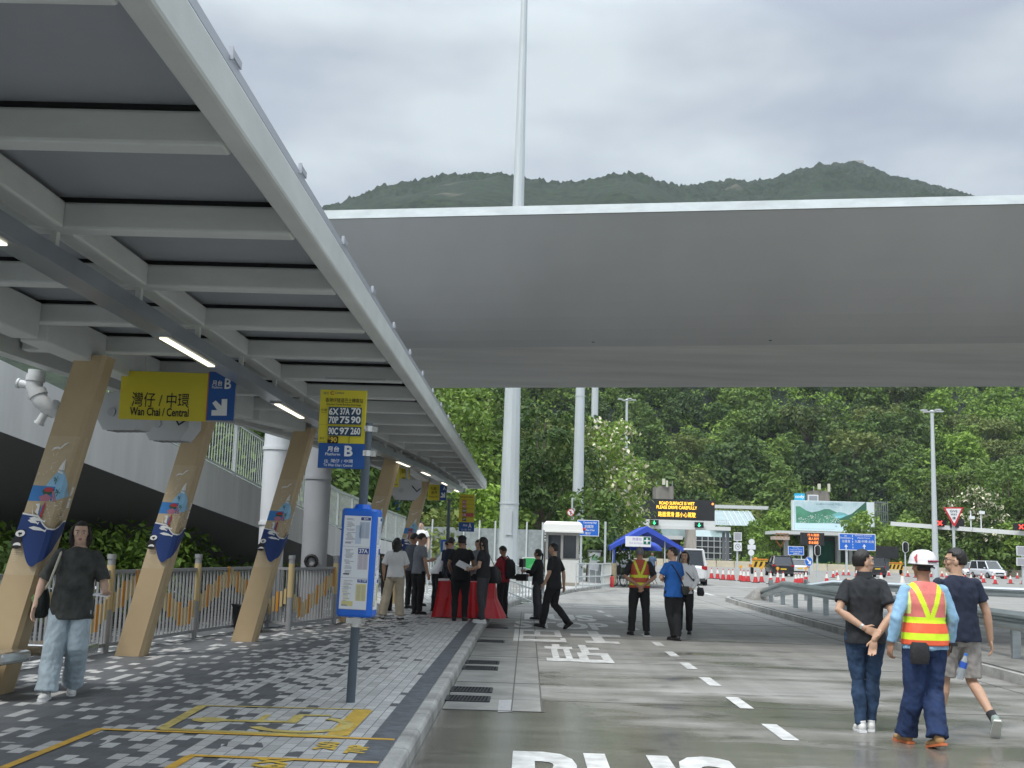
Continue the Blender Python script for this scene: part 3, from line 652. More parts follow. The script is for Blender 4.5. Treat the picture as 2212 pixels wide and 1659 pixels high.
# ---------------------------------------------------------------- descending footbridge ramp
RC = M('ramp concrete', (.48, .48, .465), .8, var=.14, scale=.8, stretch=(2.2, 2.2, .35), bump=.2, bscale=8)
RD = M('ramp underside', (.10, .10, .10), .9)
ra = thing('footbridge_ramp', 'concrete footbridge ramp sloping down behind the leaning columns, with bar railing', 'ramp', (-6.5, 20, 0))
pts = []
for px, yt, yb, Y in ((-200, 680, 850, 13), (0, 777, 927, 15.2), (200, 873, 1003, 17.4), (387, 966, 1075, 20), (563, 1056, 1140, 24.5), (737, 1145, 1207, 33), (880, 1180, 1214, 45)):
    a, b = A(px, yt, Y), A(px, yb, Y); pts.append((a.x, Y, a.z, b.z))
mb = MB(); top = [Vector((x, y, zt)) for x, y, zt, zb in pts]; bot = [Vector((x, y, zb)) for x, y, zt, zb in pts]
mb.strip(bot, top, RC); wv = Vector((-.22, .08, 0)); mb.strip(top, [p+wv for p in top], CWH); mb.strip([p+wv for p in top], [p+wv-Vector((0, 0, .5)) for p in top], RC)
lw = Vector((-.9, .35, -.12)); bw = Vector((-1.6, .7, -1.0)); bw2 = Vector((-3.4, 1.5, -1.0)); 
cl = lambda p: Vector((p.x, p.y, max(p.z, .1)))
u1 = [cl(p+bw) for p in bot]; u2 = [cl(p+bw2) for p in bot]
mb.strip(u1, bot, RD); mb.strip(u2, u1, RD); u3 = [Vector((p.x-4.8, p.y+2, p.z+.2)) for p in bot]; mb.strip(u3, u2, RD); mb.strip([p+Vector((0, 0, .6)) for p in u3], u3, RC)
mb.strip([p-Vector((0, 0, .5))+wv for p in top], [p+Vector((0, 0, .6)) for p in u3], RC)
mb.build('parapet_wall', None, ra, world=True)
GAL = M('galvanised railing', (.42, .45, .44), .4, metal=.35)
rails = MB(); rails2 = MB(); bars = MB(); top2 = [p+wv*.5 for p in top]
def alongpl(pl_, step):
    o = []; 
    for a, b in zip(pl_[:-1], pl_[1:]):
        n = max(1, int((b-a).length/step)); o += [a.lerp(b, k/n) for k in range(n)]
    return o+[pl_[-1]]
st = [p for p in alongpl(top2, .14) if p.y > 17.2]
for i, p in enumerate(st):
    if i % 14 == 0: bars.box((p.x, p.y, p.z+.58), (.06, .06, 1.16))
    else: bars.box((p.x, p.y, p.z+.60), (.016, .016, 1.0))
for a, b in zip(st[:-1], st[1:]):
    rails.beam(a+Vector((0, 0, 1.12)), b+Vector((0, 0, 1.12)), .045, .045); rails2.beam(a+Vector((0, 0, .09)), b+Vector((0, 0, .09)), .045, .045)
bars.build('railing_bars', GAL, ra, world=True); rails.build('top_rail', GAL, ra, world=True); rails2.build('bottom_rail', GAL, ra, world=True)
# round piers below the flyover
PG = M('pier grey paint', (.36, .37, .39), .6, var=.08, scale=1.5); PW = M('pier white paint', (.66, .68, .70), .5, var=.05, scale=2)
def pier(px, Y, rr, m, lab, bands):
    p = A(px, 1100, Y); t = thing('bridge_pier', lab, 'pier', (p.x, p.y, 0), 0)
    mb = MB(); mb.tube([(0, 0, -.2), (0, 0, 6.4)], rr, m, n=32); mb.build('shaft', None, t)
    for z in bands: mb = MB(); mb.tube([(0, 0, z-.03), (0, 0, z+.03)], rr+.02, m, n=32); mb.build('band', None, t)
    return t
pier(590, 20.5, .225, PW, 'white round pier behind the third tan column', (1.95, 3.3))
t = pier(684, 22.5, .25, PG, 'grey round pier left of the blue timetable box', (2.9,))
mb = MB(); mb.tube([(.11*math.cos(a)-.0, -.27-.0, 1.62+.11*math.sin(a)-.35+.0) for a in [i*math.pi/6 for i in range(13)]], .035, M('black rubber', (.012, .012, .013), .6), n=8, caps=False); mb.build('hose_ring', None, t)
# ---------------------------------------------------------------- fence behind the columns
FG = M('fence grey paint', (.27, .275, .28), .5); FY = M('fence ochre plate', (.50, .39, .20), .6); FO = M('fence orange plate', (.55, .24, .03), .6)
fpts = [(-6.3, 4), (-5.75, 10), (-5.42, 14.9), (-5.06, 17.6), (-4.55, 20.2), (-4.05, 19.7), (-3.6, 21.6), (-3.35, 24.5)]
glab = ['grey bar fence panel behind the stainless bench, with orange plates', 'grey bar fence panel behind the woman with the shoulder bag', 'grey bar fence panel between the two nearest leaning columns', 'grey bar fence panel with a rising zigzag of ochre plates', 'grey bar fence panel in the corner behind the black planter', 'narrow grey gate panel right of the third leaning column', 'grey bar fence panel left of the blue timetable box']
PHZ = 0
for i in range(len(fpts)-1):
    a, b = Vector((*fpts[i], .14)), Vector((*fpts[i+1], .14)); Lh = (b-a).length
    f = thing('fence_panel', glab[i], 'fence', tuple(a), math.atan2(b.y-a.y, b.x-a.x), 'grey fence panels behind the shelter')
    mb = MB(); mb.tube([(0, 0, 0), (0, 0, 1.2)], .05, n=14); mb.build('post', FG, f)
    mb = MB(); mb.tube([(0, 0, 1.2), (0, 0, 1.26)], .06, n=14); mb.build('post_cap', FG, f)
    mb = MB()
    for z in (.10, 1.03): mb.box((Lh/2, 0, z), (Lh-.1, .035, .045))
    mb.build('rails', FG, f)
    mb = MB(); pm = MB(); n = int(Lh/.115)
    for k in range(1, n):
        x = k*Lh/n; mb.box((x, 0, .565), (.018, .03, .90))
        ph = (a.y*1.0+x)*2.1; zc = .62+.30*math.asin(math.sin(ph))/(math.pi/2)
        pm.box((x, -.02, zc), (.07, .012, .26 if k % 3 else .34), FO if k % 3 == 0 else FY)
    mb.build('bars', FG, f); pm.build('coloured_plates', None, f)
    mb = MB(); mb.tube([(0, 0, .55), (0, 0, 1.12)], .053, FY, n=14); mb.build('post_sleeve', None, f)
# ---------------------------------------------------------------- masts and lamp posts
MW = M('mast galvanised', (.56, .60, .61), .45, metal=.2, var=.10, scale=1.2, stretch=(3, 3, .3))
def mast(name, lab, cat, px, py_ref, Y, r0, r1, h, group=None, joints=(), head=None, n=16):
    p = A(px, py_ref, Y); t = thing(name, lab, cat, (p.x, p.y, 0), 0, group)
    mb = MB(); mb.tube([(0, 0, 0), (0, 0, h)], [r0, r1], MW, n=n, smooth=n > 12); mb.build('shaft', None, t)
    for z in joints: rr_ = r0+(r1-r0)*z/h; mb = MB(); mb.tube([(0, 0, z-.03), (0, 0, z+.03)], rr_+.02, MW, n=n); mb.build('collar', None, t)
    if head:
        mb = MB()
        for k in range(head):
            a = k*2*math.pi/head+.3; mb.beam((0, 0, h), (math.cos(a)*.7, math.sin(a)*.7, h+.15), .06, .06); mb.box((math.cos(a)*.95, math.sin(a)*.95, h+.18), (.6, .35, .14), rz=a)
        mb.ell((0, 0, h+.1), (.25, .25, .18)); mb.build('lamp_head', M('lamp head grey', (.5, .52, .53), .4), t)
    return t
m1 = mast('light_mast', 'thick pale octagonal light mast rising past the flyover, tallest in view', 'mast', 1103, 1000, 40, .36, .085, 25, joints=(3.2, 9.6), n=12)
mb = MB(); mb.box((0, -.36, 2.55), (.22, .03, .9)); mb.build('service_door', M('door plate grey', (.5, .53, .54), .5), m1)
mast('light_mast', 'pale light mast behind the flowering tree, left of the two thin masts', 'mast', 1250, 1000, 60, .33, .20, 15, joints=(9.8,))
mast('light_mast', 'thin white light mast partly hidden by trees, right of the two thin masts', 'mast', 1285, 870, 105, .34, .30, 25)
mast('street_lamp', 'distant high-mast lamp standing above the trees left of the toll sign', 'street lamp', 1353, 950, 150, .24, .16, 21.6, head=4)
mast('street_lamp', 'tall high-mast lamp beside the triangular sign on the right', 'street lamp', 2017, 1050, 115, .32, .16, 16.6, head=4, joints=(4.5,))
# ================================================================ TREES
def leaf_mat(name, c0, c1, hue=.04, tr=.25):
    m = bpy.data.materials.new(name); m.use_nodes = True; t = m.node_tree; b = t.nodes['Principled BSDF']; l = t.links.new
    oi = N(t, 'ShaderNodeObjectInfo'); g = N(t, 'ShaderNodeNewGeometry')
    n = N(t, 'ShaderNodeTexNoise'); n.inputs['Scale'].default_value = .8; n.inputs['Detail'].default_value = 3; l(g.outputs['Position'], n.inputs[0])
    a = N(t, 'ShaderNodeMath', operation='ADD'); l(n.outputs[0], a.inputs[0]); mu = N(t, 'ShaderNodeMath', operation='MULTIPLY_ADD'); l(oi.outputs['Random'], mu.inputs[0]); mu.inputs[1].default_value = .55; mu.inputs[2].default_value = -.27; l(mu.outputs[0], a.inputs[1])
    ri = N(t, 'ShaderNodeMath', operation='MULTIPLY_ADD'); l(g.outputs['Random Per Island'], ri.inputs[0]); ri.inputs[1].default_value = .35; l(a.outputs[0], ri.inputs[2])
    r = N(t, 'ShaderNodeValToRGB'); e = r.color_ramp.elements; e[0].position = .38; e[0].color = (*c0, 1); e[1].position = .98; e[1].color = (*c1, 1); l(ri.outputs[0], r.inputs[0])
    l(r.outputs[0], b.inputs['Base Color']); b.inputs['Roughness'].default_value = .6; b.inputs['Specular IOR Level'].default_value = .3
    tl = N(t, 'ShaderNodeBsdfTranslucent'); l(r.outputs[0], tl.inputs[0]); mx_ = N(t, 'ShaderNodeMixShader'); mx_.inputs[0].default_value = tr
    l(b.outputs[0], mx_.inputs[1]); l(tl.outputs[0], mx_.inputs[2]); l(mx_.outputs[0], t.nodes['Material Output'].inputs[0])
    return m
LM = [leaf_mat('leaves deep green', (.042, .080, .024), (.155, .24, .055)), leaf_mat('leaves mid green', (.06, .115, .026), (.23, .34, .065)), leaf_mat('leaves olive green', (.07, .10, .028), (.22, .27, .075)), leaf_mat('leaves bright green', (.07, .13, .022), (.26, .40, .06))]
FLW = M('cream blossom', (.62, .58, .42), .7, var=.15, scale=3)
BARK = M('tree bark', (.11, .09, .07), .9, var=.3, scale=5, bump=.5)
def leaves(blobs, per, size, rs, droop=.0, flat=.5, inner=.25):
    # blobs: (x,y,z,r,zs) -> leaf quads on lumpy shells
    V = []; 
    for (x, y, z, r, zs) in blobs:
        k = max(8, int(per*r*r)); d = rs.normal(size=(k, 3)); d /= np.linalg.norm(d, axis=1)[:, None]; d[:, 2] = np.abs(d[:, 2])*np.where(rs.random(k) < .8, 1, -1)
        rr = r*np.where(rs.random(k) < inner, rs.uniform(.45, .8, k), rs.uniform(.82, 1.12, k)); rr *= 1+.18*np.sin(d[:, 0]*7+x)*np.sin(d[:, 1]*6+y)
        c = np.stack([x+d[:, 0]*rr, y+d[:, 1]*rr, z+d[:, 2]*rr*zs], 1)
        nrm = d*.7+rs.normal(size=(k, 3))*.55; nrm[:, 2] += .25; nrm /= np.linalg.norm(nrm, axis=1)[:, None]
        a = np.cross(nrm, rs.normal(size=(k, 3))); a /= np.linalg.norm(a, axis=1)[:, None]; b = np.cross(nrm, a)
        s = size*rs.uniform(.6, 1.35, k)[:, None]*.5; s2 = s*flat
        c0 = c-a*s; c2 = c+a*s; m = c+nrm*s*.12; V.append(np.stack([c0, m-b*s2, c2, m+b*s2], 1))
    V = np.concatenate(V); return V.reshape(-1, 3)
def quadmesh(name, V, mat, parent=None, fsel=None, mat2=None):
    n = len(V)//4; me = bpy.data.meshes.new(name); me.vertices.add(len(V)); me.vertices.foreach_set('co', V.astype(np.float32).ravel())
    me.loops.add(n*4); me.loops.foreach_set('vertex_index', np.arange(n*4, dtype=np.int32)); me.polygons.add(n); me.polygons.foreach_set('loop_start', np.arange(0, n*4, 4, dtype=np.int32))
    me.materials.append(mat)
    if mat2: me.materials.append(mat2); me.polygons.foreach_set('material_index', fsel.astype(np.int32))
    me.update(calc_edges=True); me.validate()
    o = bpy.data.objects.new(name, me); SC.collection.objects.link(o); o.parent = parent; return o
def make_tree(name, lab, group, h, r, seed, mat, nb=12, per=70, leaf=.5, trunk_h=.35, flower=0, shape='round', loc=(0, 0, 0)):
    rs = np.random.default_rng(seed); t = thing(name, lab, 'tree', loc, 0, group); blobs = []; limbs = []
    for i in range(nb):
        f = (i+.5)/nb; a = i*2.4+rs.uniform(-.4, .4)
        if shape == 'round': zz = h*(trunk_h+(1-trunk_h)*(.12+.78*f)); rad = r*math.sqrt(max(.05, 1-(max(0, f-.25)/.8)**2))*.72*math.sqrt(rs.uniform(.25, 1)); br = r*rs.uniform(.30, .46)*(1.15-.45*f)
        elif shape == 'tall': zz = h*(trunk_h+(1-trunk_h)*(.05+.85*f)); rad = r*(1-.55*f)*.75*math.sqrt(rs.uniform(.2, 1)); br = r*rs.uniform(.32, .5)*(1.2-.5*f)
        else: zz = h*(trunk_h+.05+(1-trunk_h)*rs.uniform(.35, .85)); rad = r*.8*math.sqrt(rs.uniform(.1, 1)); br = r*rs.uniform(.26, .36)
        x, y = math.cos(a)*rad, math.sin(a)*rad; blobs.append((x, y, zz, br, rs.uniform(.6, .85))); limbs.append((x*.75, y*.75, zz-br*.2))
        for q in range(2): dd = rs.normal(size=3); dd /= np.linalg.norm(dd); blobs.append((x+dd[0]*br*.9, y+dd[1]*br*.9, zz+abs(dd[2])*br*.6-.1, br*rs.uniform(.35, .55), .8))
    V = leaves(blobs, per, leaf, rs)
    if flower:
        k = len(V)//4; cz = V.reshape(-1, 4, 3).mean(1); rad_ = np.zeros(k); sel = (rs.random(k) < flower) & (cz[:, 2] > h*.35)
        quadmesh('crown', V, mat, t, sel, FLW)
    else: quadmesh('crown', V, mat, t)
    mb = MB(); th = h*(trunk_h+.25); r0 = max(.12, h*.022)
    mb.tube([(0, 0, -.5), (rs.uniform(-.1, .1), rs.uniform(-.1, .1), th*.5), (0, 0, th), (.1, 0, h*.85)], [r0*1.2, r0*.9, r0*.6, r0*.15], n=8)
    for lx, ly, lz in limbs[::2]: mb.tube([(0, 0, th*.62), (lx*.5, ly*.5, (th*.62+lz)/2+.1), (lx, ly, lz)], [r0*.45, r0*.3, r0*.1], n=5)
    mb.build('trunk', BARK, t); return t
HG = 'trees covering the hillside'
kinds = [('broadleaf_tree', 'dark green round-crowned broadleaf tree in the hillside wood behind the toll plaza', 0, 'round', 9.5, 5.2), ('broadleaf_tree', 'mid green bushy broadleaf tree in the hillside wood behind the toll plaza', 1, 'round', 9, 5.0), ('spreading_tree', 'olive green spreading tree in the hillside wood behind the toll plaza', 2, 'flat', 10, 6.2), ('tall_tree', 'tall narrow dark tree standing above the hillside wood', 0, 'tall', 13, 4.2), ('broadleaf_tree', 'bright fresh green tree in the hillside wood behind the toll plaza', 3, 'round', 7.5, 4.6)]
protos = []
for i, (nm, lb, mi_, shp_, h, r) in enumerate(kinds):
    for v in range(2): protos.append((i, h, make_tree(nm, lb, HG, h, r, 10*i+v, LM[mi_], nb=13, per=26, leaf=.85, trunk_h=.16, shape=shp_)))
rt_ = random.Random(11); used = set(); cnt = 0; placed = []
for _ in range(9000):
    if cnt >= 288: break
    t = rt_.uniform(-.115, .50); Y = 238+170*rt_.random()**.9; X = t*Y; z = H(X, Y)
    if any((X-a)**2+(Y-b_)**2 < 6.9**2 for a, b_ in placed[-400:]): continue
    placed.append((X, Y)); cnt += 1
    n_ = noise.noise((X*.02, Y*.02, 5)); w_ = rt_.random()
    ci = 4 if (t > .36 and w_ < .6) or (n_ > .25 and w_ < .4) else (3 if w_ > .9 else (2 if w_ > .72 else (1 if w_ > .36 else 0)))
    c = ci*2+rt_.randrange(2); i, h, pr = protos[c]; sc_ = rt_.uniform(.75, 1.45); rz_ = rt_.uniform(0, 6.28); loc_ = (X, Y, z-1.2)
    if c not in used: used.add(c); pr.location = loc_; pr.rotation_euler = (0, 0, rz_); pr.scale = (sc_,)*3
    else: dup(pr, loc_, rz_, None, None, sc_)
for c, (i, h, pr) in enumerate(protos):
    if c not in used: pr.location = (60+c*9, 300, H(60+c*9, 300)-1)
# low undergrowth filling the hillside between trees : nobody could count it
rs = np.random.default_rng(77); bl = []
for _ in range(2600):
    t = rs.uniform(-.12, .5); Y = rs.uniform(232, 430); X = t*Y; bl.append((X, Y, H(X, Y)+rs.uniform(-.3, 1.6), rs.uniform(1.6, 3.3), .75))
o = quadmesh('undergrowth', leaves(bl, 8, 1.1, rs), LM[3]); tag(o, 'leafy undergrowth and creepers between the hillside trees', 'undergrowth', kind='stuff')
# ---- nearer trees on the left of the plaza
near = [(980, 62, 11.5, 4.3, 1, 'round', 'large dark bushy tree above the platform A sign, left of the thick mast'), (1045, 74, 12.8, 5.0, 0, 'round', 'tall dark tree directly left of the thick pale mast'), (1168, 66, 10.6, 4.4, 0, 'round', 'dense dark tree right of the thick mast, behind the white booth'),
        (1100, 88, 14.0, 5.2, 2, 'tall', 'tall olive tree behind the thick pale mast'), (1215, 84, 12.0, 4.4, 2, 'tall', 'tall olive tree left of the cream flowering tree'), (930, 78, 14.5, 5.0, 2, 'round', 'olive green tree seen just beyond the shelter roof tip'),
        (1020, 58, 5.2, 2.0, 3, 'round', 'small bright green tree below the platform A sign'), (1345, 120, 7.8, 3.4, 1, 'round', 'rounded mid green tree left of the large message gantry'), (960, 46, 3.2, 1.7, 2, 'round', 'low yellowish shrub tree behind the ramp railing'), (1272, 57, 4.9, 2.1, 0, 'round', 'dark feathery tree crossing in front of the middle mast'),
        (820, 52, 9.0, 4.0, 0, 'round', 'dark tree behind the far end of the shelter'), (720, 48, 8.6, 3.6, 1, 'round', 'mid green tree behind the bar railing of the ramp'), (560, 44, 11, 4.2, 0, 'round', 'dark tree behind the ramp, above its railing, between two tan columns'), (400, 40, 9, 4.0, 1, 'round', 'leafy tree behind the ramp left of its railing start')]
for i, (px, Y, h, r, mi_, shp_, lb) in enumerate(near):
    p = A(px, 1150, Y); make_tree('broadleaf_tree' if h > 4 else 'shrub_tree', lb, 'trees at the left of the plaza', h, r, 200+i, LM[mi_], nb=15, per=150 if Y < 70 else 90, leaf=.32 if Y < 70 else .42, trunk_h=.15, shape=shp_, loc=(p.x, Y, 0))
p = A(1300, 1100, 96); make_tree('flowering_tree', 'flowering tree covered in cream blossom between the two white masts', None, 13.2, 5.0, 301, LM[1], nb=15, per=80, leaf=.45, trunk_h=.2, flower=.22, loc=(p.x, 96, 0))
p = A(2115, 1100, 150); make_tree('flowering_tree', 'tree with cream blossom clusters right of the triangular sign', None, 12.2, 4.4, 302, LM[1], nb=13, per=70, leaf=.55, trunk_h=.2, flower=.35, loc=(p.x, 150, 0))
right = [(1690, 190, 9.5, 5.5, 3, 'round', 'bright green tree left of the large billboard'), (1600, 215, 9.0, 5.0, 1, 'round', 'mid green tree right of the glass toll building'), (1925, 165, 7.2, 6.2, 1, 'flat', 'low spreading tree covering the lower right corner of the billboard'), (2060, 166, 15, 6.5, 2, 'round', 'large olive tree right behind the triangular sign'), (2180, 160, 16.5, 6.5, 0, 'round', 'dark tree at the right edge behind the red cross signals'), (2250, 165, 17, 7, 0, 'tall', 'tall dark tree half cut by the right edge'), (1980, 185, 9.5, 6.0, 1, 'round', 'mid green tree left of the tall lamp on the right'), (2120, 150, 7, 5.0, 0, 'round', 'dark low tree behind the white parked vehicles'), (1840, 235, 12, 6, 0, 'round', 'dark tree just above the billboard'), (2200, 148, 7, 4.6, 1, 'round', 'low green tree at the right edge above the parked vehicles'), (1375, 195, 9, 5, 0, 'round', 'dark tree behind the left end of the message gantry'), (2000, 162, 5.6, 4.2, 0, 'round', 'dark bush behind the blank black panel on the right')]
for i, (px, Y, h, r, mi_, shp_, lb) in enumerate(right):
    p = A(px, 1150, Y); make_tree('broadleaf_tree', lb, 'trees around the right side of the plaza', h, r, 400+i, LM[mi_], nb=15, per=55, leaf=.6, trunk_h=.12, shape=shp_, loc=(p.x, Y, 0))
# shrubs behind the fence, under the ramp
sb = [(40, 17.5, 1.7, 1.2, 3), (130, 19.5, 1.8, 1.4, 0), (250, 19.6, 1.8, 1.3, 3), (330, 22.5, 1.9, 1.3, 3), (440, 23.5, 1.1, 1.0, 0), (500, 25, 1.0, 1.0, 0), (15, 15.5, 1.5, 1.0, 0), (-40, 20, 3.0, 2.2, 0), (60, 24, 3.2, 2.4, 3), (200, 26, 3.0, 2.4, 3), (620, 27, 1.0, 1.2, 0)]
sl_ = ['bright leafy shrub at the far left edge behind the fence', 'dark shrub behind the nearest leaning column', 'bright shrub behind the woman with the shoulder bag', 'bright shrub between the two nearest leaning columns', 'dark green shrub left of the third leaning column base', 'dark shrub beneath the ramp behind the corner of the fence', 'dark bush at the lower left behind the bench', 'tall dark bush at the left edge under the ramp', 'tall bright bush under the ramp at the left', 'bright bush under the ramp behind the woman', 'dark bush behind the third leaning column']
for i, (px, Y, h, r, mi_) in enumerate(sb):
    p = A(px, 1230, Y); t = thing('shrub', sl_[i], 'shrub', (p.x, Y, 0), 0, 'shrubs behind the fence'); rs = np.random.default_rng(500+i)
    bb_ = [(rs.uniform(-r, r)*.7, rs.uniform(-r, r)*.5, h*rs.uniform(.35, .85), r*rs.uniform(.3, .5), .8) for _ in range(14)]
    quadmesh('foliage', leaves(bb_, 420, .15, rs, flat=.42), LM[mi_], t)
    mb = MB()
    for b_ in bb_[::3]: mb.tube([(b_[0]*.2, b_[1]*.2, 0), (b_[0]*.7, b_[1]*.7, b_[2]*.6), (b_[0], b_[1], b_[2])], [.03, .02, .008], n=5)
    mb.build('stems', BARK, t)
# roadside greenery far right (hedge strips)
def hedge(name, lab, pa, pb, h, wd, mi_, seed):
    rs = np.random.default_rng(seed); a, b = Vector(pa), Vector(pb); n = int((b-a).length/.7)
    bl = [(a.x+(b.x-a.x)*k/n+rs.uniform(-wd, wd)*.4, a.y+(b.y-a.y)*k/n+rs.uniform(-wd, wd)*.4, rs.uniform(.2, h), rs.uniform(.5, .9), .7) for k in range(n)]
    o = quadmesh(name, leaves(bl, 26, .35, rs), LM[mi_]); tag(o, lab, 'undergrowth', kind='stuff')
hedge('roadside_grass', 'strip of tall grass behind the barrier right of the toll gantry', (18, 172), (46, 164), .9, 2, 3, 1)
hedge('roadside_bushes', 'low bushes behind the barrier below the billboard', (44, 164), (72, 156), 1.3, 2, 1, 2)
hedge('roadside_hedge', 'dark hedge behind the parked vehicles at the right', (58, 158), (110, 140), 2.2, 2.5, 0, 3)
# ================================================================ SIGNS AND STREET OBJECTS
SY = M('sign yellow', (.62, .53, .03), .45); SB = M('sign blue', (.010, .085, .33), .45); SBR = M('road sign blue', (.02, .14, .58), .45); SW = M('sign white', (.76, .77, .78), .5)
SK = M('sign black', (.012, .012, .014), .5); SN = M('route cell navy', (.02, .06, .12), .5); SRED = M('sign red', (.55, .03, .04), .5); POLE = M('dark slate pole', (.09, .115, .14), .45, metal=.2)
CHROME = M('stainless clamp', (.6, .6, .58), .25, metal=.9); SGN = M('sign grey', (.35, .36, .38), .5); SPK = M('route cell red', (.50, .10, .10), .5)
# ---- hanging direction sign
s = Board('hanging_sign', 'yellow and blue hanging sign reading Wan Chai / Central below the shelter roof', 'hanging sign', 381, 856, 11.8, rz=.03, thick=.06)
s.body(262, 804, 509, 909, M('sign edge', (.3, .3, .3), .5)); s.rect(262, 804, 450, 909, SY); s.rect(450, 804, 509, 909, SB); s.rect(448.5, 804, 450.5, 909, M('thin orange line', (.6, .15, .05), .5))
s.text('灣仔 / 中環', 288, 849, 411, 881, SK, .03); s.text('Wan Chai / Central', 285, 882, 411, 900, SK, .02)
s.text('月台', 459, 822, 481, 834, SW, .02); s.text('Platform', 459, 835, 481, 840, SW, .01); s.text('B', 486, 818, 500, 841, SW, .02)
s.poly([(461, 872), (468, 866), (481, 878), (481, 863), (493, 863), (493, 899), (460, 899), (460, 887), (472, 887)][::1], SW)
s.done(); mb = MB()
a = s.rect0
for fx in (.2, .8): mb = MB(); mb.box((a[0]+(a[2]-a[0])*fx, 0, a[3]+.08), (.02, .02, .2)); mb.build('hanger', STEEL, s.o)
# ---- two hanging fan boxes behind it
FANM = M('fan housing grey', (.46, .47, .48), .5)
def fanbox(px, py, Y, lab, rz):
    p = A(px, py, Y); t = thing('ceiling_fan_unit', lab, 'fan unit', tuple(p), rz, 'fan units hung behind the yellow sign')
    mb = MB(); mb.prism([(-.3, .22), (.3, .22), (.3, -.05), (.18, -.2), (-.22, -.2), (-.34, -.02)], -.14, .14); mb.build('housing', FANM, t, bevel=.02)
    mb = MB()
    for i in range(5): mb.box((-.17+i*.08, 0, -.203), (.05, .2, .006))
    mb.build('louvres', M('louvre dark', (.22, .22, .23), .6), t)
    mb = MB(); mb.tube([(-.12, -.141, 0), (-.12, -.155, 0)], .05, n=16); mb.build('motor_cap', M('cap grey', (.38, .38, .4), .5), t)
    mb = MB(); mb.box((0, 0, .36), (.05, .05, .3)); mb.box((0, 0, .23), (.4, .08, .03)); mb.build('bracket', STEEL, t)
    mb = MB(); mb.tube([(.1, -.16, .1), (.2, -.2, -.02), (.28, -.16, .05)], .012, n=6); mb.build('cable', SK, t); return t
fanbox(278, 893, 12.6, 'grey fan unit left of the two below the yellow hanging sign', -.25); fanbox(374, 918, 13.6, 'grey fan unit right of the two, partly over the second leaning column', -.25)
fanbox(878, 1060, 24, 'grey fan unit far along the shelter above the crowd', .2)['group'] = 'fan units hung behind the yellow sign'
# ---- rain pipe
PIPE = M('rain pipe grey', (.50, .51, .51), .5, var=.08)
p = A(80, 803, 12.0); dp_ = thing('drain_pipe', 'thick grey jointed rain pipe hanging at the left behind the nearest column', 'pipe', (0, 0, 0)); q = [A(80, 800, 12), A(74, 835, 12), A(88, 866, 12), A(104, 880, 12), A(128, 886, 12.05), A(190, 888, 12.2)]
mb = MB(); mb.tube(q, .088, n=20); mb.build('pipe_run', PIPE, dp_)
for a_, b_ in ((0, 1), (1, 2), (3, 4)):
    mb = MB(); m_ = q[a_].lerp(q[b_], .5); d = (q[b_]-q[a_]).normalized(); mb.tube([m_-d*.03, m_+d*.03], .10, n=20); mb.build('pipe_collar', PIPE, dp_)
for c, e in ((q[1], Vector((-.17, 0, .03))), (q[3], Vector((-.08, 0, -.17)))): mb = MB(); mb.tube([c, c+e], [.04, .045], n=14); mb.tube([c+e*.95, c+e*1.08], .055, n=14); mb.build('access_cap', PIPE, dp_)
# ---- bus stop flag with timetable box
pb = G(757, 1517, PZ)
bs = thing('bus_stop_sign', 'yellow and blue platform B bus stop flag on slate pole with blue timetable box', 'bus stop', (pb.x, pb.y, PZ)); bs.rotation_euler = (0, R(.9), 0); BZ = lambda z: z-PZ
mb = MB(); mb.tube([(0, 0, 0), (0, 0, 2.66)], .043, n=20); mb.build('pole', POLE, bs)
for z in (2.60, 2.36): mb = MB(); mb.tube([(0, 0, z-.025), (0, 0, z+.03)], .052, n=20); mb.box((.07, 0, z), (.05, .03, .05)); mb.box((-.06, -.01, z), (.05, .03, .04)); mb.build('clamp', CHROME, bs)
fs = Board('flag', None, None, 739, 928, pb.y-.03, rz=0, thick=.025, parent=bs); bpy.context.view_layer.update()
fs.o.rotation_euler = (0, R(-.9+.2), 0)
fs.L_ = fs.L
fs.body(689, 958, 790, 1012, SB); fs.back.box(((fs.R(689, 842, 790, 958)[0]+fs.R(689, 842, 790, 958)[2])/2, 0, (fs.R(689, 842, 790, 958)[1]+fs.R(689, 842, 790, 958)[3])/2), (101*fs.k, .025, 116*fs.k), SY)
X0 = 689
fs.text('城巴', 697, 846, 709, 852, M('logo grey', (.12, .12, .10), .5), .01); fs.text('C', 712, 845, 720, 853, M('logo dark red', (.3, .02, .02), .5), .03); fs.text('Citybus', 722, 846, 742, 852, M('logo grey'), .01)
fs.text('香港仔隧道巴士轉乘站', 702, 860, 784, 870, SK, .035); fs.text('Aberdeen Tunnel Bus-Bus Interchange', 704, 872, 780, 877, SK, .01)
fs.rect(709, 880, 781, 917, SN); fs.rect(709, 922, 781, 942, SN); fs.rect(709, 943, 731, 958, SK); fs.rect(731.3, 943, 732, 958, SK); fs.rect(755, 943, 756, 958, SK); fs.rect(689, 918.5, 781, 919.2, M('thin olive line', (.35, .3, .02), .6))
fs.text('中環', 693, 883, 706, 889, SK, .02); fs.text('Central', 694, 890, 705, 892.5, SK, 0); fs.text('灣仔', 692, 945, 702, 950, SK, .02); fs.text('Wan Chai', 691, 953, 705, 956, SK, 0)
for r_, row in enumerate((('6X', '37A', '70'), ('70P', '75', '90'))):
    for c_, w_ in enumerate(row): fs.text(w_, 711+c_*24, 882+r_*18.5, 732+c_*24, 897+r_*18.5, SW, .03)
for c_, w_ in enumerate(('90C', '97', '260')): fs.text(w_, 711+c_*24, 924.5, 732+c_*24, 940, SW, .03)
fs.text('N', 710.5, 944, 714.5, 951, M('night yellow', (.65, .45, .04), .5), .02); fs.text('90', 716, 945, 730, 957, M('night yellow'), .03)
for c_ in (733, 757): pass
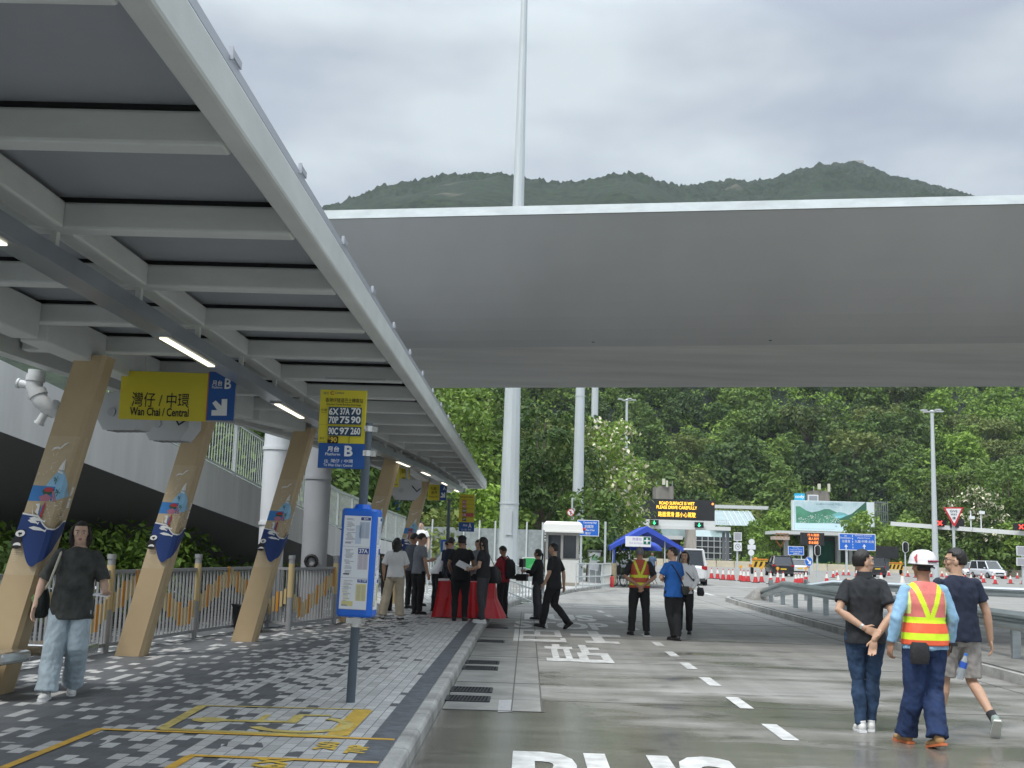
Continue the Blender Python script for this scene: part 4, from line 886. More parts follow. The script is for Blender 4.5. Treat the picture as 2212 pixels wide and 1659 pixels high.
fs.text('月台', 710, 965, 736, 977, SW, .03); fs.text('Platform', 706, 979, 738, 985, SW, .01); fs.text('B', 747, 964, 765, 987, SW, .03)
fs.text('往', 704, 993, 713, 1001, SW, .02); fs.text('灣仔 / 中環', 718, 993, 766, 1001, SW, .03); fs.text('To Wan Chai / Central', 703, 1003, 765, 1008.5, SW, .01)
fs.done('flag_plate', 'flag_face')
mb = MB(); mb.box((fs.R(781, 880, 789, 1000)[0]+.01, .02, 0.0), (.035, .03, .6)); mb.build('bracket_channel', POLE, fs.o)
# timetable box : rounded triangle prism
tb = thing('timetable_box', None, None, (0, 0, 1.12), R(-7)); tb.parent = bs
for k in ('label', 'category'):
    if k in tb: del tb[k]
BLU = M('timetable blue plastic', (.008, .13, .62), .35, var=.04, scale=3)
def rtri(rad, rc, z, n=5):
    o = []
    for k in range(4):
        a0 = R(-45)+k*math.pi/2; cx_, cy__ = (.175-rc)*math.sqrt(2)*math.cos(a0), (.145-rc)*math.sqrt(2)*math.sin(a0)
        for j in range(n): a = a0-math.pi/4+j*(math.pi/2)/(n-1); o.append((cx_+rc*math.cos(a), cy__+rc*math.sin(a), z))
    return o
mb = MB(); prs = [(-.32, .93), (-.30, 1.0), (.68, 1.0), (.70, .93)]; hh_ = []
vs = []
for z, k in prs: vs += [(x*k, y*k, zz) for x, y, zz in rtri(.255, .07, z)]
n = 20
mb.add(vs, [(i*n+k, i*n+(k+1) % n, (i+1)*n+(k+1) % n, (i+1)*n+k) for i in range(3) for k in range(n)]+[tuple(range(n))[::-1], tuple(range(3*n, 4*n))])
mb.build('housing', BLU, tb)
mb = MB(); mb.tube([(0, 0, .70), (0, 0, .745)], [.09, .07], n=20); mb.build('top_cap', BLU, tb)
mb = MB(); mb.box((0, 0, -.36), (.15, .15, .055)); mb.tube([(0, 0, -.42), (0, 0, -.32)], .05, n=20); mb.build('clamp', CHROME, tb)
# posters on the two faces turned to the camera
PW_ = M('poster white', (.74, .76, .80), .35); PG_ = M('poster text grey', (.32, .34, .38), .5); PB_ = M('poster pale blue', (.48, .56, .68), .5); PY_ = M('poster pale yellow', (.66, .60, .28), .5); PN_ = M('poster navy', (.02, .05, .25), .5); PR_ = M('poster pale rose', (.60, .54, .60), .5)
def nrm_(a): return (math.cos(a), math.sin(a))
def poster(face, seed, titles=True, z0=-.25, z1=.63, w_=.265):
    mb = MB(); rr = random.Random(seed); a0 = face; d = .255*math.cos(math.pi/3)-.0+.0
    dist = (.145 if abs(nrm_(a0)[1]) > .7 else .175)+.0022; nrm = Vector((math.cos(a0), math.sin(a0), 0)); U = Vector((-math.sin(a0), math.cos(a0), 0)); lay = [0]
    def q(u0, v0, u1, v1, m):
        lay[0] += 1; o_ = nrm*(dist+.0006*lay[0]); mb.add([o_+U*((u-.5)*w_)+Vector((0, 0, z0+(z1-z0)*v)) for u, v in ((u0, v0), (u1, v0), (u1, v1), (u0, v1))], [(0, 1, 2, 3)], m)
    def q2(u0, v0, u1, v1, m): 
        o_ = nrm*(dist+.0006*lay[0]); mb.add([o_+U*((u-.5)*w_)+Vector((0, 0, z0+(z1-z0)*v)) for u, v in ((u0, v0), (u1, v0), (u1, v1), (u0, v1))], [(0, 1, 2, 3)], m)
    q(0, 0, 1, 1, PW_); lay[0] += 1
    for p_ in range(3):
        v1_ = 1-p_*.333; v0_ = v1_-.32
        v = v1_-.035
        while v > v0_+.03:
            if rr.random() < .9: q2(.09+rr.choice((0, .04)), v, .09+rr.uniform(.16, .36), v+.006, PG_ if p_ < 2 or rr.random() < .6 else PY_)
            v -= .0125
        q2(.58, v0_+.08, .96, v1_-.06, (PB_, PR_, PY_)[p_])
        if p_ == 0: q2(.44, v0_+.02, .66, v1_-.10, PB_)
        if p_ == 2: q2(.08, v0_-.0+.02, .50, v0_+.075, PY_)
    lay[0] += 1
    for p_ in range(3):
        v1_ = 1-p_*.333; q2(.62 if p_ != 1 else .58, v1_-(.045 if p_ != 1 else .075), .98, v1_-.012, PN_)
        v = v1_-.08
        while v > v1_-.24: q2(.62, v, .76, v+.003, PG_); q2(.80, v, .93, v+.003, PG_); v -= .009
        q2(0, v1_-.333, 1, v1_-.330, PG_)
        q2(.08, v1_-.30, .30, v1_-.287, SK if p_ == 1 else PG_)
    lay[0] += 1
    if titles:
        for tx, u0, v0, u1, v1 in (('6X', .72, .963, .90, .983), ('37A', .62, .602, .94, .647), ('73', .66, .299, .76, .318), ('73P', .80, .299, .96, .318)):
            o_ = nrm*(dist+.0006*lay[0]+.0006)+U*((u0-.5)*w_)+Vector((0, 0, z0+(z1-z0)*v0)); puttext(mb, tx, o_, U*((u1-u0)*w_), (0, 0, (z1-z0)*(v1-v0)), PW_, .03)
    mb.build('timetable_poster', None, tb)
poster(R(-90), 3); poster(R(0), 8, False, w_=.15)
# ---- far signs
def farflag(px, py_top, py_bot, hw, Y, base, name, lab, letter):
    p = G(*base, PZ); t = thing(name, lab, 'bus stop', (p.x, Y, PZ)); mb = MB(); mb.tube([(0, 0, 0), (0, 0, 2.75)], .045, n=12); mb.build('pole', POLE, t)
    s = Board('flag', None, None, px, (py_top+py_bot)/2, Y-.02, thick=.03, parent=t)
    m_ = py_top+(py_bot-py_top)*.75; s.body(px-hw, py_top, px+hw, m_, SY); b_ = s.R(px-hw, m_, px+hw, py_bot); s.back.box(((b_[0]+b_[2])/2, 0, (b_[1]+b_[3])/2), (b_[2]-b_[0], .03, b_[3]-b_[1]), SB)
    s.text('香港仔隧道巴士轉乘站', px-hw*.85, py_top+4, px+hw*.85, py_top+8, SK, .03)
    for i in range(5):
        yy = py_top+13+i*9.2; s.rect(px-hw*.55, yy, px-hw*.55+(hw*.5 if i != 3 else hw*1.45), yy+7.5, SK if i == 2 or i == 4 else SPK)
    for i in range(5): s.rect(px-hw, py_top+12+i*9.2, px+hw, py_top+12.4+i*9.2, SK)
    for i, tx in enumerate(('41A', '42', '38', '170', '671')): s.text(tx, px-hw*.5, py_top+14.5+i*9.2, px-hw*.1, py_top+19+i*9.2, SW, .02)
    s.text('月台', px-8, py_bot-16, px+2, py_bot-11, SW, .02); s.text(letter, px+4, py_bot-18, px+11, py_bot-8, SW, .03); s.text('往 九龍 / 新界', px-11, py_bot-6, px+10, py_bot-2, SW, .02)
    s.done('flag_plate', 'flag_face'); return t
ta = farflag(1008, 1068, 1148, 16.5, 30.5, (1026, 1262), 'bus_stop_sign', 'distant yellow and blue platform A bus stop flag by the crowd', 'A')
mb = MB(); mb.box((0, 0, 1.05), (.34, .30, 1.25)); mb.build('timetable_box', BLU, ta, bevel=.03); mb = MB(); mb.box((0, -.153, 1.07), (.22, .01, 1.1)); mb.build('timetable_poster', PW_, ta)
s = Board('hanging_sign', 'small yellow hanging sign with blue A panel far along the shelter', 'hanging sign', 944, 1064, 30.5, thick=.06); s.body(924, 1047, 965, 1081, SY); s.rect(950, 1047, 965, 1081, SB); s.text('九龍 /', 930, 1052, 947, 1059, SK, .03); s.text('新界', 932, 1061, 945, 1068, SK, .03); s.text('Kowloon / N.T.', 927, 1071, 948, 1075, SK, .01); s.text('A', 957, 1051, 963, 1059, SW, .03); s.poly([(953, 1066), (955, 1064), (959, 1068), (959, 1064), (962, 1064), (962, 1075), (952, 1075), (952, 1072), (956, 1071)], SW); s.done()
for (px, Y, lb, rz) in ((849, 23.5, 'narrow yellow hanging sign in front of the fourth leaning column', .5), (873, 25, 'narrow yellow hanging sign behind the other, above the crowd', .75)):
    s = Board('hanging_sign', lb, 'hanging sign', px, 1030, Y, rz=rz, thick=.06); s.body(px-13, 1008, px+13, 1052, SY); s.text('往九龍', px-9, 1014, px+9, 1022, SK, .03); s.text('新界', px-7, 1030, px+7, 1039, SK, .03); s.text('Kowloon', px-10, 1044, px+10, 1048, SK, .01); s.done()
def signpost(name, lab, cat, px, Y, h, r=.045, base=(0)): p = A(px, 1180, Y); t = thing(name, lab, cat, (p.x, Y, base)); mb = MB(); mb.tube([(0, 0, 0), (0, 0, h)], r, n=10); mb.build('post', MW, t); return t
# no-pedestrian sign, blue route sign, green board, small white board
t = signpost('road_sign', 'round red-rimmed no pedestrians sign above the white booth roof', 'road sign', 1234, 56, 4.2)
s = Board('sign_disc', None, None, 1233, 1107, 55.9, thick=.02, parent=t); s.circ(1233, 1107, 8, SRED); s.circ(1233, 1107, 6.6, SW); s.rect(1232, 1103, 1234, 1112, SK); s.poly([(1227.6, 1103), (1229, 1101.6), (1238.5, 1111), (1237, 1112.4)], SRED); s.done()
s = Board('direction_sign', 'blue road sign reading Causeway Bay behind the white booth', 'road sign', 1275, 1140, 52.5, thick=.06); s.body(1247, 1123.5, 1294, 1158, SW); s.rect(1248.5, 1125, 1292.5, 1156.5, SBR); s.text('Causeway Bay', 1260, 1127, 1289, 1132, SW, .02); s.text('銅鑼灣', 1263, 1134, 1282, 1141, SW, .03); s.text('Wan Chai', 1263, 1143, 1284, 1147, SW, .02); s.text('灣仔', 1263, 1149, 1276, 1155, SW, .03); s.done()
for x in (-.4, .7): mb = MB(); mb.tube([(x, .06, -1.6), (x, .06, .3)], .05, n=8); mb.build('post', MW, s.o)
s = Board('green_board', 'green notice board on a low frame left of the camera operator', 'notice board', 1145, 1219, 37, thick=.05); s.body(1128, 1204, 1166, 1234, SW); s.rect(1130.5, 1206, 1165, 1232, M('board green', (.05, .42, .12), .5)); s.poly([(1138, 1224), (1150, 1217), (1158, 1220), (1146, 1226)], M('board faint leaf', (.12, .5, .18), .5)); s.done()
for x in (-.25, .25): mb = MB(); mb.tube([(x, .05, -.75), (x, .05, -.2)], .02, n=8); mb.build('leg', GAL, s.o)
s = Board('route_board', 'white board with small black panels left of the booth roof', 'sign', 1175, 1157, 58, thick=.05); s.body(1161, 1146, 1190, 1167, SW)
for i in range(3):
    for j in range(2): s.rect(1164+j*12, 1149+i*6, 1172+j*12, 1152+i*6, SK)
s.done(); mb = MB(); mb.box((0, .06, -.27), (1.1, .05, .05)); mb.tube([(.3, .1, -1.6), (.3, .1, .2)], .05, n=8); mb.build('post', MW, s.o)
# triangular white signs seen from behind and small blue signs left
t = signpost('road_sign', 'white triangular sign backs stacked on one post behind the fourth column', 'road sign', 880, 52, 2.9, .05)
for z in (2.75, 1.95): mb = MB(); mb.add([(-.36, -.03, z-.3), (.36, -.03, z-.3), (0, -.03, z+.36), (-.36, -.01, z-.3), (.36, -.01, z-.3), (0, -.01, z+.36)], [(0, 1, 2), (5, 4, 3), (0, 3, 4, 1), (1, 4, 5, 2), (2, 5, 3, 0)]); mb.build('sign_plate', SW, t)
t = signpost('road_sign', 'pair of small blue rectangular signs on a white post behind the fourth column', 'road sign', 859, 50, 3.9, .08)
for py in (1072, 1094): s = Board('sign_panel', None, None, 860, py, 49.8, thick=.03, parent=t); s.rect(853, py-10, 866, py+8, SBR); s.rect(856, py-4, 863, py+2, SW); s.done()
# ---- sentry booth
BW = M('booth cream', (.60, .60, .57), .5, var=.04); BF = M('booth aluminium', (.33, .32, .30), .4, metal=.3); GL = M('dark window glass', (.02, .025, .03), .08, spec=.8)
p = G(1214, 1264, PZ); bo = thing('sentry_booth', 'white roofed sentry booth with dark windows beside the road', 'booth', (p.x, p.y, PZ), R(-3)); bw, bd = 1.42, 1.7
mb = MB(); mb.box((0, 0, .07), (bw+.06, bd+.06, .14)); mb.build('plinth', M('booth plinth', (.30, .27, .22), .8), bo)
mb = MB(); mb.box((0, 0, .62), (bw, bd, .96)); mb.build('lower_panel', BW, bo)
mb = MB()
for x in (-bw/2+.04, -.02, bw/2-.07):
    for y in (-bd/2+.04, bd/2-.04): mb.box((x, y, 1.62), (.11, .09, 1.05))
mb.box((0, 0, 2.20), (bw+.01, bd+.01, .14)); mb.box((0, 0, 1.12), (bw+.01, bd+.01, .05)); mb.build('window_frames', BF, bo)
for x, w_ in ((-.36, .58), (.33, .52)):
    mb = MB(); mb.box((x, -bd/2+.05, 1.65), (w_, .02, .98)); mb.build('window', GL, bo)
mb = MB(); mb.box((bw/2-.02, 0, 1.65), (.02, 1.4, .98)); mb.build('side_window', GL, bo); mb = MB(); mb.box((0, bd/2-.04, 1.65), (1.2, .02, .98)); mb.build('back_window', GL, bo)
mb = MB(); rw, rd = bw/2+.18, bd/2+.18
for (z0, k0, z1, k1) in ((2.25, 1.0, 2.31, 1.0), (2.31, .97, 2.60, .93), (2.60, .93, 2.72, .80)):
    vs = [(sx*rw*k, sy*rd*k, z) for z, k in ((z0, k0), (z1, k1)) for sx, sy in ((-1, -1), (1, -1), (1, 1), (-1, 1))]; mb.add(vs, [(3, 2, 1, 0), (4, 5, 6, 7), (0, 1, 5, 4), (1, 2, 6, 5), (2, 3, 7, 6), (3, 0, 4, 7)])
mb.build('roof', M('booth roof white', (.74, .74, .70), .5), bo)
mb = MB(); mb.ell((rw+.02, -.3, 2.42), (.07, .07, .07)); mb.build('red_lamp', SRED, bo)
# control cabinet with poster
p = G(1283, 1258, PZ); t = thing('control_cabinet', 'grey roadside cabinet with a pale green and white poster', 'cabinet', (p.x, p.y, PZ), R(-4)); mb = MB(); mb.box((0, 0, .75), (.62, .5, 1.5)); mb.build('housing', M('cabinet grey', (.33, .35, .36), .5), t, bevel=.02); mb = MB(); mb.box((0, 0, 1.53), (.7, .58, .06)); mb.build('lid', M('cabinet grey'), t)
mb = MB(); mb.add([(-.26, -.27, .62), (.20, -.28, .55), (.30, -.28, 1.42), (-.24, -.27, 1.44)], [(0, 1, 2, 3)], PW_); mb.add([(-.14, -.275, 1.05), (.14, -.285, 1.05), (.16, -.285, 1.3), (-.12, -.275, 1.32)], [(0, 1, 2, 3)], M('poster mint', (.25, .5, .35), .5)); mb.build('poster', None, t)
# ---- white balustrade + steps left of booth
def railpanel(name, lab, a, b, h, n, m=None, z=PZ, group=None, posts=True, slope=0):
    a, b = Vector((*a, z)), Vector((*b, z)); L_ = (b-a).length; t = thing(name, lab, 'railing', tuple(a), math.atan2(b.y-a.y, b.x-a.x), group); mb = MB(); m = m or GAL
    for zz in (.15, h*.5, h): mb.beam((0, 0, zz), (L_, 0, zz+slope), .045, .045)
    mb.build('rails', m, t)
    mb = MB()
    for k in range(n+1): x = L_*k/n; mb.box((x, 0, (h+slope*k/n)/2), (.05 if k in (0, n) else .02, .05 if k in (0, n) else .02, h+slope*k/n))
    mb.build('bars', m, t); return t
PR = M('white railing paint', (.62, .65, .64), .45, metal=.2)
railpanel('railing', 'white tubular railing in front of the sentry booth', (1.9, 44.6), (3.05, 46.9), 1.0, 4, PR)
railpanel('railing', 'white barred railing panel right of the sentry booth below the cabinet', (3.05, 46.9), (3.6, 49.5), 1.0, 12, PR)
railpanel('railing', 'pale metal railing behind the man in the red shirt', (-3.2, 37), (-.6, 38.5), 1.05, 16, PR)
railpanel('railing', 'pale sloping railing beside the thick mast base', (-.6, 36.2), (.35, 33.8), 1.05, 10, PR, slope=-.25)
railpanel('railing', 'pale railing at the end of the ramp behind the crowd', (-9, 40), (-3.4, 37.2), 1.05, 30, PR)
mb = MB(); 
for i in range(4): mb.box((-1.5, 39.5+i*.35, .14+.075+.15*i), (2.6, .35, .15+.3*i))
tag(mb.build('steps', M('step concrete', (.45, .45, .43), .8)), 'pale concrete steps behind the man in the red shirt', 'steps')
# noise screen far behind
mb = MB(); 
for i in range(9): mb.box((-4.4+i*.62, 45, 1.5), (.06, .06, 2.4))
mb2 = MB(); mb2.box((-1.9, 45.05, 1.4), (5.1, .02, 2.0)); t = thing('screen_fence', 'translucent mesh screen fence with white posts left of the thick mast', 'fence', (0, 0, 0)); mb.build('posts', PR, t); mb2.build('mesh_screen', M('mesh screen grey', (.28, .31, .31), .7, var=.2), t)
# ---- guard rails
def guardrail(name, lab, pts, z=.14, hh=.75, posts=None, end=True):
    t = thing(name, lab, 'guard rail', (pts[0][0], pts[0][1], z)); P3 = [Vector((p[0], p[1], 0)) for p in pts]; mb = MB()
    prof_ = [(0, hh-.31), (.03, hh-.30), (.075, hh-.25), (.075, hh-.21), (.0, hh-.17), (.0, hh-.14), (.075, hh-.10), (.075, hh-.06), (.03, hh-.01), (0, hh)]
    nrm = []
    for i in range(len(P3)): d = (P3[min(i+1, len(P3)-1)]-P3[max(i-1, 0)]).normalized(); nrm.append(Vector((d.y, -d.x, 0)))
    dz = [(-.38 if (i == 0 and end) else 0) for i in range(len(P3))]
    lines = [[P3[i]+nrm[i]*(o_+k) + Vector((0, 0, z+zz+dz[i])) for i in range(len(P3))] for k in (0,) for o_, zz in prof_]
    for a, b in zip(lines[:-1], lines[1:]): mb.strip(a, b, None, True)
    back = [[p-nrm[i]*.006 for i, p in enumerate(ln)] for ln in lines]
    for a, b in zip(back[:-1], back[1:]): mb.strip(b, a, None, True)
    GR = M('galvanised guard rail', (.40, .44, .45), .32, metal=.75, var=.18, scale=2.5, stretch=(.3, .3, 3)); mb.build('beam', GR, t, world=True)
    acc = 0; tot = sum((b-a).length for a, b in zip(P3[:-1], P3[1:])); d = 1.2; 
    while d < tot:
        q = d
        for a, b in zip(P3[:-1], P3[1:]):
            L_ = (b-a).length
            if q <= L_: break
            q -= L_
        p = a.lerp(b, q/L_); dd = (b-a).normalized(); n_ = Vector((dd.y, -dd.x, 0)); mp_ = MB(); pp = p-n_*.09; rz = math.atan2(dd.y, dd.x)
        mp_.box((pp.x, pp.y, z+(hh-.02)/2), (.09, .13, hh-.02), rz=rz); mp_.box((pp.x+n_.x*.04, pp.y+n_.y*.04, z+hh-.15), (.16, .05, .2), rz=rz); mp_.build('post', GR, t, world=True); d += 2.0
    return t
guardrail('guard_rail', 'nearer galvanised guard rail on the island running past the three walking men', [(8.1, 39.8), (8.0, 36), (7.8, 30), (7.75, 22), (7.7, 14), (7.6, 8)][::1])
guardrail('guard_rail', 'farther galvanised guard rail leading off to the right behind the three walking men', [(8.9, 41.5), (10.6, 40.0), (13, 38.2), (17.5, 35), (24, 31), (34, 26)])
p = G(1615, 1290, .14); mb = MB(); mb.add([(7.7, 39.6, .1), (8.5, 39.6, .1), (8.5, 41.2, .1), (7.7, 41.2, .1), (7.9, 39.9, .5), (8.4, 39.9, .62), (8.4, 40.6, .6), (7.9, 40.6, .4)], [(3, 2, 1, 0), (4, 5, 6, 7), (0, 1, 5, 4), (1, 2, 6, 5), (2, 3, 7, 6), (3, 0, 4, 7)])
tag(mb.build('anchor_block', M('weathered block', (.25, .24, .22), .9, var=.3, scale=4, bump=.4)), 'weathered concrete anchor block at the start of the guard rail', 'concrete block')
# far barrier wall
BAR = M('sand coloured barrier', (.52, .47, .36), .8, var=.15, scale=.6)
def barrier(lab, pa, pb, n, m=BAR):
    a, b = Vector((*pa, 0)), Vector((*pb, 0)); g0 = None
    for k in range(n):
        c = a.lerp(b, (k+.5)/n); L_ = (b-a).length/n*.97; rz = math.atan2(b.y-a.y, b.x-a.x); ll = lab
        if g0 is None:
            g0 = thing('jersey_barrier', ll, 'barrier', tuple(c), rz, lab+' row'); mb = MB(); mb.box((0, 0, .1), (L_, .6, .2)); mb.box((0, 0, .5), (L_, .42, .6), taper=.98); mb.box((0, 0, .85), (L_, .24, .1)); mb.build('wall_block', m, g0)
        else: dup(g0, tuple(c), rz)
barrier('sand coloured barrier block in the long row behind the cones', (17, 164), (78, 142), 26)
barrier('pale barrier block in the row left of the white people carrier', (8, 150), (17, 163), 6)
# ---- traffic cones
CR = M('cone red', (.55, .035, .04), .55); CO = M('cone orange', (.70, .16, .02), .55); CWt = M('cone white sleeve', (.75, .72, .68), .5); CBs = M('cone black base', (.02, .02, .022), .7)
def cone(h, lab, loc, col, base=CBs, lamp=False, group='traffic cones across the plaza'):
    t = thing('traffic_cone', lab, 'traffic cone', loc, 0, group); k = h/.75; mb = MB(); mb.box((0, 0, .02*k), (.42*k, .42*k, .04*k)); mb.build('base', base, t, bevel=.01)
    mb = MB(); mb.tube([(0, 0, .04*k), (0, 0, .38*k)], [.16*k, .095*k], n=16); mb.build('lower_cone', col, t)
    mb = MB(); mb.tube([(0, 0, .38*k), (0, 0, .66*k)], [.098*k, .045*k], n=16); mb.build('white_sleeve', CWt, t)
    mb = MB(); mb.tube([(0, 0, .66*k), (0, 0, .75*k)], [.04*k, .028*k], n=12); mb.build('tip', col, t)
    if lamp: mb = MB(); mb.box((0, 0, .80*k), (.05, .05, .1*k)); mb.tube([(0, -.04, .92*k), (0, .04, .92*k)], .10, n=16); mb.build('warning_lamp', M('amber warning lamp', (.8, .38, .04), .4, var=.1), t)
    return t
def gp_(px, py): p = G(px, py, 0); return (p.x, p.y, 0)
c1 = cone(1.0, 'red and white cone standing directly right of the man in the black polo', gp_(1904, 1281), CR)
cone(1.0, 'large orange cone with black base between the black polo man and the helmeted worker', gp_(1950, 1283), CO)
cl_ = cone(.75, 'red and white cone with amber lamp left of the round blue arrow sign', gp_(1741, 1258), CR, lamp=True)
cA = cone(.75, 'red and white cone right of the round blue arrow sign', gp_(1786, 1262), CR)
dup(cA, gp_(1811, 1267), 0, 'shorter red and white cone, second right of the round blue arrow sign'); dup(cA, gp_(1869, 1258), 0, 'red and white cone left of the head of the man in the black polo')
rowL = [(1537, 1250), (1550, 1251), (1562, 1253), (1574, 1253.5), (1583, 1254), (1607, 1257), (1616, 1257), (1632, 1259), (1665, 1262), (1692, 1262)]
rowM = [(1719, 1262), (1725, 1261), (1732, 1260), (1800, 1248), (1808, 1244), (1822, 1243), (1833, 1243), (1850, 1246)]
rowR = [(2210, 1262), (2183, 1261), (2150, 1262), (2125, 1259), (2098, 1258), (2071, 1255), (2045, 1252), (1995, 1250), (1978, 1248), (1961, 1246), (1920, 1244), (2120, 1251), (2145, 1251), (2172, 1251), (2198, 1250), (2085, 1250), (2035, 1246), (2012, 1247), (2160, 1247), (2188, 1246), (2060, 1245), (2108, 1246)]
proto = cone(.75, 'red and white cone in the left row between white people carrier and black car', gp_(*rowL[0]), CR, group='red and white cones left of the black car')
pl_ = cone(.75, 'red cone with an amber lamp in the left row before the black car', gp_(1600, 1255), CR, lamp=True, group='lamp cones left of the black car'); dup(pl_, gp_(1645, 1258), 0); dup(pl_, gp_(1680, 1260), 0)
for q in rowL[1:]: dup(proto, gp_(*q), rnd.uniform(0, 1.5))
for q in rowM: dup(proto, gp_(*q), rnd.uniform(0, 1.5), 'small red and white cone behind the round blue arrow sign', 'small cones behind the blue arrow sign', .9)
for q in rowR: dup(proto, gp_(*q), rnd.uniform(0, 1.5), 'red and white cone in the far cluster before the parked vehicles at the right', 'cone cluster before the parked vehicles')
# round blue keep-right arrow
p = G(1746, 1252); t = thing('keep_right_sign', 'round blue sign with white arrow pointing down right', 'road sign', (p.x, p.y, 0)); Yk = p.y
mb = MB(); mb.tube([(0, 0, 0), (0, 0, 1.6)], .03, n=10); mb.build('post', MW, t)
kp_s = Board('sign_disc', None, None, 1747, 1213, Yk-.1, thick=.02, parent=t); s = kp_s; s.circ(1747, 1213, 8.8, SW, ry=10.3); s.circ(1747, 1213, 8.2, SBR, ry=9.7); s.poly([(1742, 1208), (1744, 1206), (1749.3, 1213), (1752, 1210.5), (1751.5, 1219), (1745, 1217.5), (1747.5, 1215.2)], SW); s.done()
# give way sign
p = G(2059, 1262); t = thing('give_way_sign', 'inverted triangular give way sign with red rim on a grey post', 'road sign', (p.x, 52, 0)); mb = MB(); mb.tube([(0, 0, 0), (0, 0, 3.7)], .06, n=14); mb.build('post', MW, t); mb = MB(); mb.ell((0, -.05, 3.74), (.09, .09, .1)); mb.build('post_cap', SW, t)
t.location = (A(2060, 1150, 52).x, 52, 0)
s = Board('sign_plate', None, None, 2060, 1110, 51.85, thick=.03, parent=t)
tri = lambda k: [(2060-22*k, 1110-14*k), (2060+22*k, 1110-14*k), (2060+2.5*k, 1110+26*k), (2060-2.5*k, 1110+26*k)]
s.poly(tri(1.0), SRED); s.poly([(2043, 1098.8), (2077, 1098.8), (2061, 1129.5), (2059, 1129.5)], SW); s.text('GIVE', 2052, 1102, 2068, 1107, SK, .02); s.text('WAY', 2053, 1109, 2067, 1114, SK, .02); s.text('讓', 2056.5, 1116, 2063.5, 1122, SK, .02); s.done()
# red cross signal gantry
Yg = 120; a, b = A(1925, 1131, Yg), A(2290, 1158, Yg-8)
ga = thing('signal_gantry', 'long white gantry arm with red cross lane signals at the right', 'gantry', (b.x, b.y, 0)); mb = MB(); mb.beam(a, b, .5, .42); mb.build('arm', M('gantry white', (.66, .67, .66), .5), ga, world=True)
mb = MB(); mb.tube([(0, 0, 0), (0, 0, b.z)], .3, n=14); mb.build('upright', MW, ga)
mb = MB(); q = A(2032, 1130, 118)
LR = M('red signal light', (1, .06, .04), .5, emis=1.3); LG = M('green signal light', (.05, 1, .35), .5, emis=1.2); LA = M('amber display text', (1, .55, .05), .5, emis=1.3); LO = M('orange display text', (1, .25, .06), .5, emis=1.3)
def signal(px, py, Y, hw, hh, kind_, parent):
    s = Board('lane_signal', None, None, px, py, Y, thick=.4, parent=parent); s.body(px-hw, py-hh, px+hw, py+hh, SK)
    if kind_ == 'x':
        e = hh*.72; s.poly([(px-e, py-e+1.6), (px-e+1.6, py-e), (px+e, py+e-1.6), (px+e-1.6, py+e)], LR); s.poly([(px-e, py+e-1.6), (px-e+1.6, py+e), (px+e, py-e+1.6), (px+e-1.6, py-e)], LR)
    else:
        s.rect(px-.9, py-hh*.7, px+.9, py+hh*.3, LG); s.poly([(px-hh*.6, py+hh*.05), (px+hh*.6, py+hh*.05), (px, py+hh*.75)], LG)
    s.done('signal_box', 'signal_face')
signal(2029, 1130, 117.3, 14, 7.5, 'x', ga); signal(2204, 1138, 113, 14, 7.5, 'x', ga)
s = Board('blank_signal', None, None, 2067, 1131, 116.6, thick=.4, parent=ga); s.body(2053, 1121, 2081, 1140, SK); s.done('signal_box')
for px in (2097, 2119): q = A(px, 1118, 115.5); mb = MB(); mb.tube([(q.x, q.y, q.z-1.2), (q.x, q.y, q.z+.7)], .06, n=8); mb.box((q.x+.1, q.y, q.z+(.5 if px > 2100 else 0)), (.5, .3, .3)); mb.build('camera_mast', SW, ga, world=True)
# ---- message gantry
Yg = 165; gm = thing('message_gantry', 'white gantry carrying a black message board with amber text and green arrows', 'gantry', (A(1465, 1150, Yg).x, Yg, 0))
s = Board('message_board', None, None, 1462, 1102, Yg, thick=.6, parent=gm); s.body(1381, 1079, 1543, 1124, M('display black', (.018, .019, .021), .6)); s.text('ROAD SURFACE IS WET', 1424, 1084, 1500, 1091, LA, .01); s.text('PLEASE DRIVE CAREFULLY', 1418, 1093, 1505, 1100, LA, .01); s.text('路面濕滑 請小心駕駛', 1421, 1106, 1502, 1117, LA, .015); s.circ(1385, 1084, 2.4, LO); s.circ(1539, 1089, 2.4, LO); s.done('display_housing', 'display_text')
s = Board('gantry_beam', None, None, 1462, 1131, Yg+.3, thick=1.4, parent=gm); s.body(1335, 1135, 1576, 1143, M('gantry white')); s.back.box(((s.R(1381, 1123, 1543, 1139)[0]+s.R(1381, 1123, 1543, 1139)[2])/2, 0, (s.R(1381, 1123, 1543, 1139)[1]+s.R(1381, 1123, 1543, 1139)[3])/2), (162*s.k, 1.2, 15*s.k), M('gantry white')); s.done('beam')
signal(1413, 1129, Yg-.8, 9.5, 6, 'g', gm); signal(1510, 1134, Yg-.8, 9.5, 6, 'g', gm)
for px0, px1 in ((1336, 1380), (1545, 1574)):
    mb = MB(); 
    for k in range(7): q = A(px0+(px1-px0)*k/6, 1135, Yg-.5); mb.tube([q, q+Vector((0, 0, .75))], .03, n=6)
    q0, q1 = A(px0, 1135, Yg-.5), A(px1, 1136, Yg-.5)
    for h in (.4, .75): mb.beam(q0+Vector((0, 0, h)), q1+Vector((0, 0, h)), .05, .05)
    mb.build('walkway_railing', PR, gm, world=True)
for px in (1340, 1563, 1572): q = A(px, 1150, Yg+.5); mb = MB(); mb.box((q.x, q.y, q.z/2), (.38, .38, q.z)); mb.build('upright', M('gantry upright dark', (.12, .13, .14), .5), gm, world=True)
mb = MB(); q = A(1381, 1072, Yg); mb.tube([q, A(1378, 1130, Yg)], .06, n=8); mb.build('rod', SW, gm, world=True)
